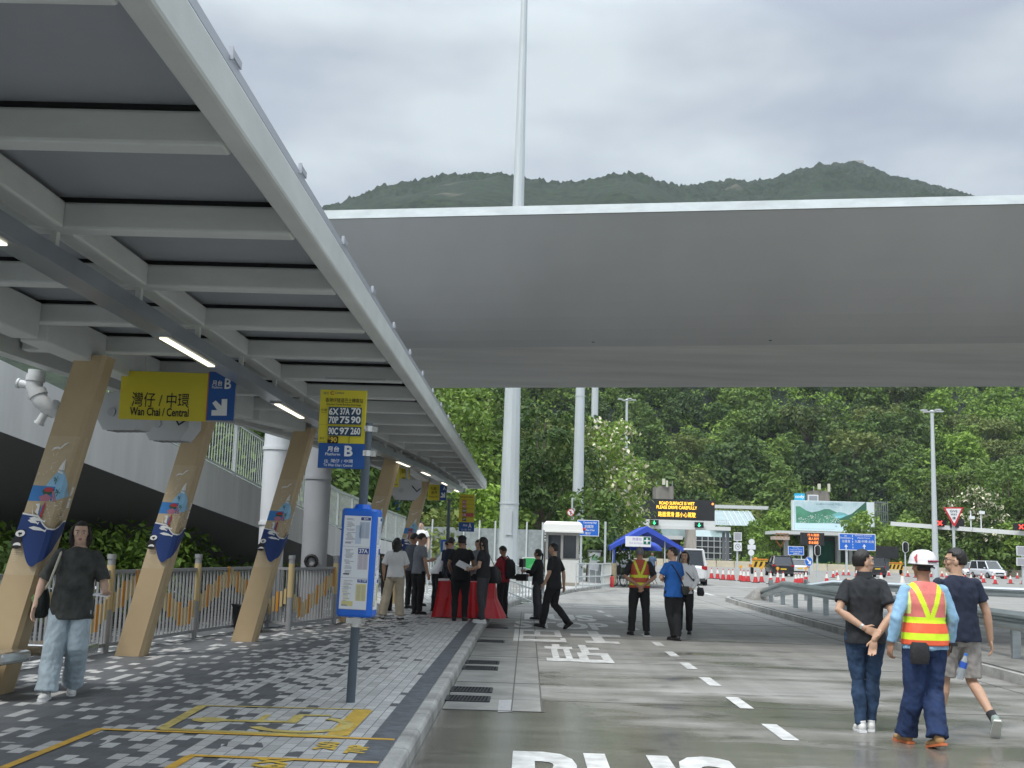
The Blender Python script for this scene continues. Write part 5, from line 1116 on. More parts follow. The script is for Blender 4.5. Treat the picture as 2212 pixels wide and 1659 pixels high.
# ---- toll / tunnel control building behind
WHT = M('building white', (.60, .61, .60), .6, var=.05); GLS = M('pale glass roof', (.30, .38, .38), .15, spec=.8, var=.12, scale=.6); DKW = M('dark facade glass', (.03, .035, .04), .15, spec=.7)
Yb = 200; tb_ = thing('toll_building', 'tunnel control building with sloping glass roof behind the message gantry', 'building', (A(1480, 1190, Yb).x, Yb, 0))
def wb_(name, x0, y0, x1, y1, Y, dp, m, parent, top_back=0):
    s0, s1 = A((x0+x1)/2, (y0+y1)/2, Y), kpx(A((x0+x1)/2, (y0+y1)/2, Y)); w_, h_ = (x1-x0)*s1, (y1-y0)*s1; mb = MB()
    if top_back: vs = [(s0.x-w_/2, Y, s0.z-h_/2), (s0.x+w_/2, Y, s0.z-h_/2), (s0.x+w_/2, Y+top_back, s0.z+h_/2), (s0.x-w_/2, Y+top_back, s0.z+h_/2)]; vs += [(x, y+.3, z) for x, y, z in vs]; mb.add(vs, [(0, 1, 2, 3), (7, 6, 5, 4), (0, 4, 5, 1), (1, 5, 6, 2), (2, 6, 7, 3), (3, 7, 4, 0)])
    else: mb.box((s0.x, Y+dp/2, s0.z), (w_, dp, h_))
    return mb.build(name, m, parent, world=True)
wb_('glass_roof', 1543, 1100, 1640, 1135, Yb, 1, GLS, tb_, 8); wb_('roof_parapet', 1543, 1092, 1660, 1099, Yb+9, 2, WHT, tb_)
for i in range(9): wb_('glazing_bar', 1546+i*11, 1100, 1547.2+i*11, 1135, Yb-.15, 1, PR, tb_, 8)
wb_('upper_hall', 1385, 1142, 1480, 1160, Yb, 10, GLS, tb_); wb_('canopy_slab', 1360, 1156, 1475, 1164, Yb-4, 9, WHT, tb_)
wb_('hall_wall', 1390, 1163, 1470, 1225, Yb+3, 6, M('brown cladding', (.12, .075, .05), .7, var=.2), tb_)
wb_('dark_wing', 1500, 1160, 1580, 1225, Yb-1, 12, DKW, tb_); wb_('wing_glass', 1500, 1143, 1580, 1160, Yb-1, 3, GLS, tb_, 3)
for i in range(6): wb_('mullion', 1503+i*13, 1160, 1504.2+i*13, 1225, Yb-1.2, .2, PR, tb_)
for i in range(4): wb_('transom', 1500, 1168+i*13, 1580, 1169.3+i*13, Yb-1.25, .2, PR, tb_)
CWL = M('stained concrete wall', (.22, .20, .175), .9, var=.35, scale=.5, stretch=(1, 1, .3), bump=.4, bscale=2)
q = A(1490, 1190, Yb-8); mb = MB(); vs = [A(1475, 1224, Yb-8), A(1505, 1224, Yb-8), A(1503, 1143, Yb-6), A(1487, 1143, Yb-6)]; vs2 = [v+Vector((0, 3, 0)) for v in vs]; mb.add(vs+vs2, [(0, 1, 2, 3), (7, 6, 5, 4), (0, 4, 5, 1), (1, 5, 6, 2), (2, 6, 7, 3), (3, 7, 4, 0)]); mb.build('concrete_fin', CWL, tb_, world=True)
def chimney(px, pyt, pyb, hw, Y, lab, ants):
    t = thing('vent_tower', lab, 'tower', (A(px, pyb, Y).x, Y, 0)); wb_('tower_shaft', px-hw, pyt, px+hw, pyb, Y, 6, CWL, t)
    for ax, at, ab, w_ in ants: wb_('antenna', ax-w_, at, ax+w_, ab, Y-.5, .4, PY2, t)
    for d_ in (-hw*.9, hw*.85): wb_('antenna_rod', px+d_-.4, pyt-10, px+d_+.4, pyt, Y-.3, .15, PR, t)
PY2 = M('antenna cream', (.62, .60, .48), .6)
chimney(1436, 1050, 1095, 19, 215, 'stained concrete vent tower with antennas behind the message board', [(1434, 1034, 1047, 3), (1441, 1038, 1052, 2)])
chimney(1774, 1060, 1095, 18, 235, 'stained concrete vent tower with antennas behind the billboard', [(1770, 1045, 1057, 3), (1791, 1045, 1062, 2.5)])
# ---- billboard
s = Board('billboard', 'large pale billboard showing green hills, with the words La Montagne', 'billboard', 1798, 1115, 185, thick=1.2)
s.body(1711, 1083, 1886, 1148, M('billboard frame white', (.70, .76, .78), .5)); s.rect(1713, 1084, 1870, 1146, M('billboard sky', (.42, .62, .68), .5, var=.25, scale=.35, var2=(.66, .76, .78)))
hills_g = M('billboard green', (.07, .24, .15), .6, var=.3, scale=.5); dk = M('billboard dark green', (.04, .13, .08), .6)
s.poly([(1718, 1094), (1727, 1094), (1740, 1103), (1752, 1107), (1768, 1104), (1779, 1100), (1790, 1100), (1806, 1107), (1815, 1112), (1815, 1130), (1718, 1130)], hills_g); s.poly([(1795, 1112), (1810, 1106), (1824, 1109), (1832, 1114), (1822, 1118), (1800, 1116)], M('billboard teal', (.18, .42, .42), .6)); s.poly([(1801, 1115), (1823, 1113), (1820, 1120), (1803, 1119)], M('billboard water', (.22, .58, .66), .5))
s.poly([(1815, 1119), (1838, 1110), (1870, 1084), (1870, 1131), (1800, 1131)], dk)
rr = random.Random(4)
for i in range(150): u, v = rr.uniform(1722, 1812), rr.uniform(0, 1); y_ = 1130-v*(10+8*math.sin((u-1722)/90*math.pi)); w_ = rr.uniform(.6, 1.8); s.lay = 8; s.rect(u, y_-1, u+w_, y_-.1, SW)
s.lay = 10; s.rect(1714, 1131.5, 1870, 1146, M('billboard pale band', (.55, .72, .77), .5)); bl_ = M('billboard title', (.16, .28, .34), .5); s.text('LA MONTAGNE 海盈山', 1762, 1087, 1818, 1092, bl_, .005); s.text('Southside 港島南岸', 1768, 1094, 1812, 1096.5, M('billboard subtitle', (.35, .45, .5), .5), 0); s.text('海盈山專屬於你的山海', 1834, 1119, 1868, 1123, SW, .02); s.text('第四期 現樓', 1848, 1126, 1868, 1129.5, SW, .02)
s.circ(1803, 1137, 2, M('billboard subtitle')); s.text('1 MTR', 1825, 1135, 1836, 1139, M('billboard subtitle'), .01); s.text('Southside development sales enquiries', 1720, 1141, 1800, 1143.5, M('billboard subtitle'), 0); s.done('panel', 'poster')
mb = MB(); q0 = s.rect0
for x in (-5.5, 0, 5.5): mb.box((x, 1.2, -5), (.35, .35, 7))
mb.build('support_posts', DGREY, s.o)
mb = MB(); e0 = A(1888, 1083, 187); 
for k in range(7): q = A(1890+k*4.6, 1115, 186+k*.9); mb.box((q.x, q.y, q.z), (.12, .12, 4.9))
for h in (-2.3, -.8, .8, 2.3): mb.beam(A(1888, 1115, 186)+Vector((0, 0, h)), A(1918, 1117, 192)+Vector((0, 0, h)), .12, .12)
tag(mb.build('lattice_panel', M('lattice grey', (.25, .27, .28), .5, metal=.3)), 'open steel lattice side of the billboard', 'steel frame') if False else mb.build('side_lattice', M('lattice grey', (.25, .27, .28), .5, metal=.3), s.o, world=True)
s = Board('small_signboard', 'small sky blue signboard on top of the billboard left end', 'sign', 1727, 1074, 186, thick=.4); s.body(1716, 1066, 1738, 1081, M('sky blue board', (.03, .42, .68), .5)); s.text('cody', 1717, 1069, 1737, 1078, SW, .03); s.done(); mb = MB(); mb.box((0, 0, -.9), (.2, .2, .8)); mb.build('post', DGREY, s.o)
s = Board('grey_panel', 'small grey framed panel on top of the billboard', 'panel', 1756, 1075, 187, thick=.4); s.body(1745, 1069, 1767, 1083, SW); s.rect(1747, 1071, 1765, 1083, M('panel grey', (.3, .32, .34), .5)); s.done()
# toll plaza canopy & signs under the billboard
tc_ = thing('toll_plaza', 'white flat toll plaza roof on pillars below the billboard', 'toll plaza', (A(1780, 1200, 180).x, 180, 0)); wb_('roof_slab', 1678, 1149, 1890, 1156, 178, 10, WHT, tc_)
for px in (1700, 1752, 1812, 1838, 1862): wb_('pillar', px-3.5, 1156, px+3.5, 1218, 181, 1.2, M('pillar grey', (.35, .36, .36), .7), tc_)
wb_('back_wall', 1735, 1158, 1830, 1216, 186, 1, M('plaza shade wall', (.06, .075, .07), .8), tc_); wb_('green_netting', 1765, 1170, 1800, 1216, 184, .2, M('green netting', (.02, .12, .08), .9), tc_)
s = Board('message_sign', 'smaller black message sign with orange characters left of the blue lane sign', 'electronic sign', 1763, 1175, 140, thick=.5); s.body(1730, 1151, 1780, 1178, M('display black')) ; s.lay = 2
s.text('行人易熱', 1744, 1153, 1769, 1159, LO, .02); s.text('病人勿行', 1746, 1161, 1768, 1167, LO, .02); s.text('安全過路', 1746, 1169, 1767, 1175, LO, .02); s.done('display_housing', 'display_text'); mb = MB(); mb.box((-.6, .2, -1.8), (.4, .4, 3.4)); mb.build('post', MW, s.o)
s = Board('lane_sign', 'large blue lane sign with two white arrows below the billboard', 'road sign', 1852, 1171, 130, thick=.12); s.body(1812, 1153, 1891, 1189, SW)
s.rect(1813.5, 1154.5, 1889.5, 1187.5, SBR)
for k in range(5): s.rect(1841, 1156+k*6.2, 1842.3, 1159.5+k*6.2, SW)
s.text('All', 1824, 1156, 1829, 1159, SW, .01); s.text('Destinations', 1815, 1160, 1839, 1163.5, SW, .01); s.text('往香港', 1819, 1166, 1836, 1172, SW, .02); s.text('Kowloon (Central)', 1847, 1156, 1883, 1159.5, SW, .01); s.text('(North Point)', 1852, 1161, 1879, 1164.5, SW, .01); s.text('九龍·中環·北角', 1846, 1167, 1887, 1173, SW, .02)
for cx_ in (1827, 1866): s.rect(cx_-1, 1178, cx_+1, 1187, SW); s.poly([(cx_-4, 1181), (cx_, 1175.5), (cx_+4, 1181)], SW)
s.done(); 
for x in (-1.2, 1.2): mb = MB(); mb.box((x, .15, -2.2), (.2, .2, 4.4)); mb.build('post', MW, s.o)
s = Board('information_sign', 'smaller blue text sign behind the white car', 'road sign', 1719, 1181, 120, thick=.1); s.body(1702, 1151+29, 1736, 1199, SW); s.lay = 1; s.rect(1703, 1181, 1735, 1198, SBR)
s.text('OCTOPUS', 1712, 1182.5, 1726, 1184.5, SW, 0); s.text('Payment lanes', 1706, 1186, 1732, 1188.5, SW, 0); s.text('中間行車收費線', 1706, 1190, 1732, 1193, SW, .01); s.text('自動道', 1713, 1194, 1726, 1197, SW, .01); s.done()
for x in (-.6, .6): mb = MB(); mb.box((x, .1, -1.1), (.1, .1, 1.6)); mb.build('post', MW, s.o)
s = Board('blank_message_sign', 'blank black message panel right of the blue lane sign', 'electronic sign', 1917, 1192, 105, thick=.4); s.body(1893, 1180, 1940, 1206, M('display black')); s.done('display_housing'); mb = MB(); mb.box((0, .1, -1.0), (.25, .25, 1.4)); mb.build('post', DGREY, s.o)
def tsignal(px, py, Y, lab):
    p = A(px, py, Y); t = thing('traffic_light', lab, 'traffic light', (p.x, Y, 0)); k = kpx(p); z = p.z; mb = MB(); mb.tube([(0, .15, 0), (0, .15, z)], .08, n=10); mb.build('post', MW, t)
    mb = MB(); n_ = 24; w_, h_ = 6.6*k, 12*k
    ol = [(w_*math.cos(a)*(1 if abs(math.sin(a)) < .2 else 1), z+(h_-w_)*(1 if math.sin(a) >= 0 else -1)+w_*math.sin(a)) for a in [2*math.pi*i/n_ for i in range(n_)]]
    mb.prism(ol, -.02, .03); mb.build('backing_board', SW, t); il = [(x*.82, z+(zz-z)*.92) for x, zz in ol]; mb = MB(); mb.prism(il, -.05, -.021); mb.box((0, -.12, z), (.3*w_/.4*1.1, .16, h_*1.35)); mb.build('signal_head', SK, t)
    for i in range(3): mb = MB(); mb.tube([(0, -.23, z+(1-i)*h_*.42), (0, -.20, z+(1-i)*h_*.42)], w_*.3, n=14); mb.build('lens', M('dark lens', (.03, .03, .03), .2), t)
tsignal(1766, 1189, 100, 'white-edged traffic light left of the head of the man in the black polo'); tsignal(1956, 1182, 128, 'distant white-edged traffic light right of the blank black panel')
def pxsign(lab, px, Y, parts, h):
    p = A(px, 1190, Y); t = thing('road_sign', lab, 'road sign', (p.x, Y, 0)); mb = MB(); mb.box((0, .1, h/2), (.18, .18, h)); mb.build('post', MW, t)
    for (x0, y0, x1, y1, kind_) in parts:
        s = Board('sign_panel', None, None, (x0+x1)/2, (y0+y1)/2, Y-.1, thick=.1, parent=t)
        if kind_ == 'c': s.circ((x0+x1)/2, (y0+y1)/2, (x1-x0)/2, SW)
        else:
            s.body(x0, y0, x1, y1, SW); s.rect(x0+1.2, y0+1.2, x1-1.2, y1-1.2, SGN if kind_ == 'g' else PW_)
            if kind_ == '70': s.circ((x0+x1)/2, (y0+y1)/2, 6, SK); s.circ((x0+x1)/2, (y0+y1)/2, 5, PW_); s.text('70', (x0+x1)/2-3, (y0+y1)/2-2.5, (x0+x1)/2+3, (y0+y1)/2+2.5, SK, .02)
        s.done()
pxsign('pair of square variable speed signs on a post, the lower showing 70', 1593, 130, [(1585, 1150, 1602, 1168, 'g'), (1585, 1172, 1602, 1190, '70')], 3.4)
pxsign('slim post with three small white signs right of the speed signs', 1623, 118, [(1617, 1165, 1630, 1176, 'c'), (1615, 1177, 1632, 1187, 'w'), (1616, 1189, 1629, 1199, 'c')], 2.4)
pxsign('pair of grey signs cut by the right edge of the picture', 2210, 90, [(2196, 1180, 2225, 1200, 'g'), (2196, 1205, 2225, 1222, 'g')], 2.8)
s = Board('scaffold_platform', 'rusty orange scaffold work platform left of the small message sign', 'work platform', 1690, 1166, 135, thick=1.8); s.body(1668, 1155+4, 1702, 1166, M('platform pinkish', (.45, .36, .30), .7)); s.done('deck')
mb = MB(); k_ = s.k
for x in (-16, -8, 0, 8): mb.box((x*k_, -.9, 9*k_), (.07, .07, 10*k_))
mb.beam((-18*k_, -.9, 13*k_), (10*k_, -.9, 13*k_), .07, .07); mb.beam((-14*k_, 0, -1*k_), (-3*k_, 0, -16*k_), .12, .12); mb.beam((6*k_, 0, -1*k_), (-5*k_, 0, -16*k_), .12, .12); mb.beam((-18*k_, 0, 0), (-18*k_, 0, -24*k_), .14, .14); mb.build('scaffold_frame', M('rusty orange', (.45, .17, .05), .7), s.o)
# summit building
wb_('summit_building', 1841, 346, 1866, 358, 1205, 20, M('summit concrete', (.38, .37, .35), .8), None); o = bpy.data.objects['summit_building']; tag(o, 'small pale building on the highest summit in the mist', 'building')
# ================================================================ VEHICLES
TYRE = M('tyre rubber', (.015, .015, .016), .85); RIM = M('wheel rim', (.35, .36, .37), .3, metal=.8); TAIL = M('tail light red', (.35, .01, .015), .2); HEADL = M('head light glass', (.6, .63, .66), .1); CGL = M('car window glass', (.03, .035, .04), .05, spec=1)
def car(lab, cat, loc, rz, L_, W, Hh, col, kind_='suv', plate=(.75, .50, .04), name='parked_car', rough=.25, ptext=None):
    t = thing(name, lab, cat, loc, rz); bm = M('car paint '+str(col), col, rough, metal=.15, spec=.8); hb = .60*Hh if kind_ != 'van' else .56*Hh
    def loft(secs, m, nm, pw=5, par=t, n=28):
        mb = MB(); vs = []
        for y, w_, z0, z1 in secs:
            for k in range(n): a = 2*math.pi*(k+.5)/n; c, s_ = math.cos(a), math.sin(a); vs.append((math.copysign(abs(c)**(2/pw), c)*w_/2, y, (z0+z1)/2+math.copysign(abs(s_)**(2/pw), s_)*(z1-z0)/2))
        k_ = len(secs); mb.add(vs, [(i*n+j, (i+1)*n+j, (i+1)*n+(j+1) % n, i*n+(j+1) % n) for i in range(k_-1) for j in range(n)], m, True); mb.add(vs[:n], [tuple(range(n))], m); mb.add(vs[-n:], [tuple(range(n))[::-1]], m)
        return mb.build(nm, None, par)
    h = L_/2; nose = {'suv': .52, 'van': .50, 'sedan': .46}[kind_]*Hh
    body = loft([(-h, W*.80, .34, hb*.85), (-h+.05, W*.93, .26, hb*.97), (-h+.3, W, .22, hb), (0, W, .20, hb), (h*.45, W, .20, hb*.98), (h*.8, W*.97, .24, nose*1.05), (h-.08, W*.88, .28, nose*.85), (h, W*.75, .36, nose*.7)], bm, 'body')
    y0, y1, t0, t1 = {'suv': (-h+.10, h*.42, -h+.42, h*.12), 'van': (-h+.05, h*.62, -h+.22, h*.30), 'sedan': (-h+.35, h*.40, -h+1.25, h*.05)}[kind_]
    def green(m, nm, k, zt, zb=hb-.06, rf=None):
        mb = MB(); vs = [(-W*.44*k, y0+(1-k), zb), (W*.44*k, y0+(1-k), zb), (W*.44*k, y1-(1-k), zb), (-W*.44*k, y1-(1-k), zb), (-W*.36*k, t0+(1-k), zt), (W*.36*k, t0+(1-k), zt), (W*.36*k, t1-(1-k), zt), (-W*.36*k, t1-(1-k), zt)]
        mb.add(vs, [(3, 2, 1, 0), (4, 5, 6, 7), (0, 1, 5, 4), (1, 2, 6, 5), (2, 3, 7, 6), (3, 0, 4, 7)], m); return mb.build(nm, None, t, bevel=.03)
    green(CGL, 'windows', 1.0, Hh-.06)
    mb = MB(); mb.box((0, (t0+t1)/2, Hh-.04), (W*.76, (t1-t0)+.10, .09), bm); mb.build('roof', None, t, bevel=.035)
    mb = MB()
    for sx in (-1, 1):
        for ya, yb_ in ((y0, t0), (y1, t1), ((y0+y1)/2-.2, (t0+t1)/2-.25)): mb.beam((sx*W*.435, ya, hb-.05), (sx*W*.365, yb_, Hh-.05), .10, .09, bm)
    mb.build('pillars', None, t)
    for sx in (-1, 1):
        for y in (-h*.62, h*.62):
            mb = MB(); mb.tube([(sx*(W/2-.21), y, .33), (sx*(W/2+.005), y, .33)], .33, n=20, smooth=False); o = mb.build('wheel', TYRE, t); mb = MB(); mb.tube([(sx*(W/2), y, .33), (sx*(W/2+.015), y, .33)], .2, n=16, smooth=False); mb.build('rim', RIM, o)
        mb = MB(); mb.box((sx*W*.41, -h+.07, hb*.86), (W*.16, .14, .14 if kind_ != 'van' else .2)); mb.build('tail_light', TAIL, t, bevel=.02)
        mb = MB(); mb.box((sx*W*.38, h-.16, nose*.78), (W*.17, .2, .13)); mb.build('headlight', HEADL, t, bevel=.03)
        mb = MB(); mb.box((sx*(W/2+.08), y1-.35, hb+.06), (.18, .10, .13)); mb.build('mirror', bm, t, bevel=.02)
    mb = MB(); mb.box((0, -h-.008, .62 if kind_ != 'van' else .8), (.50, .02, .12)); mb.build('number_plate', M('plate yellow', plate, .4), t); mb = MB(); mb.box((0, h+.005, .45), (.50, .02, .11)); mb.build('front_plate', SW, t)
    mb = MB(); mb.box((0, -h-.0, .30), (W*.86, .06, .16)); mb.build('rear_bumper', M('bumper black', (.03, .03, .032), .6), t, bevel=.02); mb = MB(); mb.box((0, h-.01, nose*.6), (W*.5, .05, .16)); mb.build('grille', M('bumper black'), t)
    return t
def gx(px, py): p = G(px, py); return (p.x, p.y, 0)
car('white people carrier seen from behind, right of the blue tent', 'people carrier', gx(1487, 1262), R(-6), 4.7, 1.85, 1.92, (.70, .70, .70), 'van', name='people_carrier')
car('black sports utility car parked under the blue tent, facing the camera', 'car', (G(1341, 1250).x, G(1341, 1250).y+2.2, 0), R(176), 4.8, 1.95, 1.82, (.02, .022, .025), 'suv')
p = gx(1683, 1244); car('black sports utility car from behind among the cones left of the white car', 'car', p, R(-3), 4.6, 1.9, 1.75, (.018, .018, .022), 'suv')
car('white hatchback from behind beside the black car left of the round blue arrow', 'car', gx(1724, 1241), R(-8), 4.4, 1.8, 1.5, (.62, .64, .66), 'sedan')
car('black van largely hidden behind the man in the black polo', 'van', gx(1880, 1246), R(0), 4.8, 1.9, 2.0, (.02, .02, .022), 'van', name='van')
car('small white people carrier facing the camera beside the helmeted worker group', 'car', gx(2090, 1245), R(170), 4.2, 1.8, 1.7, (.68, .69, .70), 'van')
car('silver white people carrier facing the camera, rightmost parked vehicle', 'car', gx(2134, 1249), R(190), 4.6, 1.9, 1.9, (.60, .62, .65), 'van')
# works truck with arrow board, and lorry-mounted attenuator on the left
def works(px, py, w_, lab):
    q = gx(px, py); t = thing('works_trailer', lab, 'works trailer', q, 0); mb = MB(); mb.box((0, 0, .75), (w_, 1.4, .25)); mb.box((0, -.5, 1.35), (w_*.95, .1, .15)); mb.box((-w_*.4, -.4, 1.1), (.12, .12, .7)); mb.box((w_*.4, -.4, 1.1), (.12, .12, .7)); mb.build('frame', M('works orange', (.62, .22, .03), .6), t)
    mb = MB(); 
    for i in range(5): x = -w_*.38+i*w_*.19; mb.add([(x-.12, -.72, .65), (x+.10, -.72, .65), (x+.28, -.72, 1.15), (x+.06, -.72, 1.15)], [(0, 1, 2, 3)], SK)
    mb.add([(-w_*.48, -.71, .6), (w_*.48, -.71, .6), (w_*.48, -.71, 1.2), (-w_*.48, -.71, 1.2)], [(0, 1, 2, 3)], M('works yellow', (.72, .42, .04), .5)); mb.build('chevron_board', None, t)
    for sx in (-1, 1): mb = MB(); mb.tube([(sx*w_*.4, -.1, .33), (sx*w_*.4+.18*sx, -.1, .33)], .33, n=16, smooth=False); mb.build('wheel', TYRE, t); mb = MB(); mb.tube([(sx*w_*.35, -.8, 1.45), (sx*w_*.35, -.7, 1.45)], .13, n=14); mb.build('beacon', M('amber warning lamp'), t)
    return t
works(1926, 1241, 2.4, 'orange works trailer with black and yellow chevrons behind the two big cones'); works(1650, 1240, 2.6, 'orange works trailer with chevrons left of the black car')
# ================================================================ TENT, TABLE, BENCH, SMALL THINGS
TB = M('tent blue canvas', (.03, .075, .46), .7, var=.08, scale=2)
p0, p1 = G(1299, 1268), G(1445, 1262); tcx, tcy = (p0.x+p1.x)/2, p0.y; tw = 3.15
te = thing('canopy_tent', 'blue ridge tent on white poles with a first aid banner', 'tent', (tcx, tcy, 0), 0)
mb = MB(); e_, rg = 1.92, 2.82; D_ = 4.5; q = .0; hw_ = tw/2
for y, k in ((0, 0),): pass
vs = []
for y in (-.15, D_):
    vs += [(-hw_-.1, y, e_-.22), (-hw_-.12, y, e_+.0), (0, y, rg+.05), (hw_+.12, y, e_+.0), (hw_+.1, y, e_-.22), (hw_-.02, y, e_-.1), (0, y, rg-.22), (-hw_+.02, y, e_-.1)]
mb.add(vs, [(i, (i+1) % 8, (i+1) % 8+8, i+8) for i in range(8)]+[(0, 7, 6, 1), (1, 6, 2), (2, 6, 3), (3, 6, 5, 4), (9, 14, 15, 8), (10, 14, 9), (11, 14, 10), (12, 13, 14, 11)]); mb.build('canopy', TB, te)
for x, y in ((-hw_, 0), (hw_, 0), (-hw_, D_-.1), (hw_, D_-.1), (.85, 0.1), (-hw_+.03, 2.2), (hw_-.03, 2.2)): mb = MB(); mb.tube([(x, y, 0), (x, y, e_+.05 if abs(x) > 1 else 2.3)], .03, n=8); mb.build('pole', PR, te)
mb = MB(); mb.beam((-hw_+.05, -.03, 1.95), (-hw_-.02, -.05, .2), .14, .05); mb.build('corner_wrap', TB, te)
s = Board('first_aid_banner', None, None, 1378.5, 1170, tcy-.2, thick=.02, parent=te); s.body(1351, 1159, 1406, 1181, SW); s.text('救護站', 1366, 1161, 1386, 1168, M('banner purple', (.35, .25, .5), .5), .02); s.text('First Aid Station', 1360, 1171, 1388, 1175, M('banner purple'), .0); s.rect(1390, 1160.5, 1405, 1176, M('first aid green', (.01, .14, .08), .5)); s.rect(1396, 1162, 1399, 1174.5, SW); s.rect(1391.5, 1166.8, 1403.5, 1169.7, SW); s.done('banner_cloth', 'banner_print')
t2 = thing('umbrella', 'smaller blue dome canopy behind the first aid banner', 'canopy', (tcx+.2, tcy+5.5, 0)); mb = MB(); mb.rings([(0, 0, 1.75, 1.15, 1.1), (0, 0, 1.95, 1.1, 1.05), (0, 0, 2.15, .8, .8), (0, 0, 2.3, .3, .3)], n=16); mb.build('cover', TB, t2); mb = MB(); mb.tube([(0, 0, 0), (0, 0, 2.1)], .03, n=8); mb.build('pole', PR, t2)
def fchair(lab, px, py, rz, m, group='folding chairs around the tent'):
    p = G(px, py); t = thing('folding_chair', lab, 'chair', (p.x, p.y, 0), rz, group); mb = MB(); mb.box((0, 0, .45), (.42, .40, .04)); mb.build('seat', m, t, bevel=.01); mb = MB(); mb.box((0, .2, .78), (.42, .03, .2)); mb.build('backrest', m, t, bevel=.01)
    for sx in (-1, 1):
        mb = MB(); mb.tube([(sx*.21, .24, .88), (sx*.21, -.22, 0)], .014, n=6); mb.build('leg', SK, t); mb = MB(); mb.tube([(sx*.19, -.16, .44), (sx*.19, .24, 0)], .014, n=6); mb.build('leg', SK, t)
    return t
CHB = M('chair black', (.02, .02, .022), .6)
fchair('black folding chair right of the man in the orange vest under the tent', 1408, 1262, R(60), CHB); fchair('black folding chair left of the man in the orange vest', 1345, 1265, R(20), CHB); fchair('second black folding chair left of the man in the orange vest, farther left', 1357, 1258, R(-30), CHB)
# wheelchair (dark) in front of the car
p = G(1338, 1267); t = thing('wheelchair', 'dark empty wheelchair in front of the black car at the tent', 'wheelchair', (p.x, p.y, 0), R(30)); mb = MB(); mb.box((0, 0, .5), (.42, .42, .05)); mb.build('seat', CHB, t); mb = MB(); mb.box((0, .21, .78), (.42, .04, .45)); mb.build('backrest', CHB, t)
for sx in (-1, 1): mb = MB(); mb.tube([(sx*.27+.0, .05+.29*math.cos(a), .30+.29*math.sin(a)) for a in [i*math.pi/10 for i in range(21)]], .018, n=6, caps=False); mb.build('wheel', TYRE, t); mb = MB(); mb.tube([(sx*.23, .22, .98), (sx*.23, .22, .5), (sx*.23, -.25, .5), (sx*.23, -.32, .1)], .014, n=6); mb.build('frame', GAL, t)
# brown sack and extinguisher, crate
p = G(1318, 1262, PZ); mb = MB(); mb.rings([(0, 0, 0, .26, .22), (0, 0, .3, .30, .24), (.02, 0, .7, .27, .2), (.03, 0, .98, .28, .17)], n=18, pw=3); o = mb.build('sack', M('sack tan', (.33, .27, .17), .9, var=.25, scale=9, bump=.6, bscale=14)); o.location = (p.x, p.y, PZ); tag(o, 'large tan sack standing between the grey cabinet and the tent', 'sack')
p = G(1321, 1268, PZ); t = thing('fire_extinguisher', 'red fire extinguisher at the left foot of the tent', 'fire extinguisher', (p.x, p.y-.2, PZ)); mb = MB(); mb.rings([(0, 0, 0, .08, .08), (0, 0, .4, .08, .08), (0, 0, .47, .03, .03)], n=14); mb.build('cylinder', SRED, t); mb = MB(); mb.box((0, 0, .5), (.1, .03, .05)); mb.build('valve', SK, t)
# registration table with red cloth
RDC = M('red satin cloth', (.58, .012, .02), .35, var=.15, scale=4, bump=.25, bscale=9)
tp = G(1003, 1336, PZ); TX_, TY_ = tp.x+.02, tp.y+.35
tb2 = thing('registration_table', 'long folding table with a pale top behind the crowd', 'table', (TX_, TY_, PZ)); mb = MB(); mb.box((0, 0, .74), (1.12, .62, .03)); mb.build('table_top', SW, tb2)
for sx in (-1, 1):
    for sy in (-1, 1): mb = MB(); mb.tube([(sx*.5, sy*.25, 0), (sx*.5, sy*.25, .73)], .016, n=6); mb.build('leg', GAL, tb2)
mb = MB(); n = 96; V0 = []; V1 = []; V2 = []
def rr_(a, hx, hy): c, s_ = math.cos(a), math.sin(a); k = 1/max(abs(c)/hx, abs(s_)/hy); return c*k, s_*k
for i in range(n+1):
    a = 2*math.pi*i/n; x, y = rr_(a, .60, .35); f = 1+.0; V0.append((x, y, .762))
    w_ = .03*math.sin(a*14+math.sin(a*5)*2); x1, y1 = rr_(a, .62+w_, .38+w_); V1.append((x1, y1, .42)); x2, y2 = rr_(a, .66+w_*2.0+(.14 if x > .5 else 0), .44+w_*2.0); V2.append((x2, y2, .015))
mb.strip(V1, V0, None, True); mb.strip(V2, V1, None, True); mb.add(V0[:-1], [tuple(range(n))]); o = mb.build('tablecloth', RDC); o.location = (TX_, TY_, PZ+.003); tag(o, 'bright red satin cloth draped over the table to the ground', 'tablecloth')
PAPER = M('paper white', (.72, .73, .75), .6)
for i, (x, y, lb) in enumerate(((-.5, -.1, 'white paper stack at the left end of the red table'), (-.2, -.15, 'white paper stack in the middle of the red table'), (.45, -.1, 'white paper stack at the right end of the red table'))): mb = MB(); mb.box((0, 0, .02), (.22, .3, .04), rz=i*.3); o = mb.build('paper_stack', PAPER); o.location = (TX_+x, TY_+y, PZ+.767); tag(o, lb, 'papers', 'paper stacks on the red table')
mb = MB(); mb.rings([(0, 0, 0, .032, .032), (0, 0, .15, .032, .032), (0, 0, .19, .013, .013), (0, 0, .21, .013, .013)], n=12); o = mb.build('water_bottle', M('clear plastic', (.55, .6, .65), .1, trans=.6)); o.location = (TX_+.3, TY_-.05, PZ+.767); tag(o, 'small clear water bottle standing on the red table', 'bottle')
# black tripod / stand left of table
p = G(905, 1330, PZ); t = thing('tripod_stand', 'black folded tripod stand left of the red table', 'tripod', (p.x+.55, p.y, PZ))
for a in (0, 2.1, 4.2): mb = MB(); mb.tube([(0, 0, .9), (.28*math.cos(a), .28*math.sin(a), 0)], .018, n=6); mb.build('leg', SK, t)
mb = MB(); mb.tube([(0, 0, .4), (.0, 0, 1.05)], .02, n=6); mb.box((0, 0, 1.05), (.1, .1, .08)); mb.build('column', SK, t)
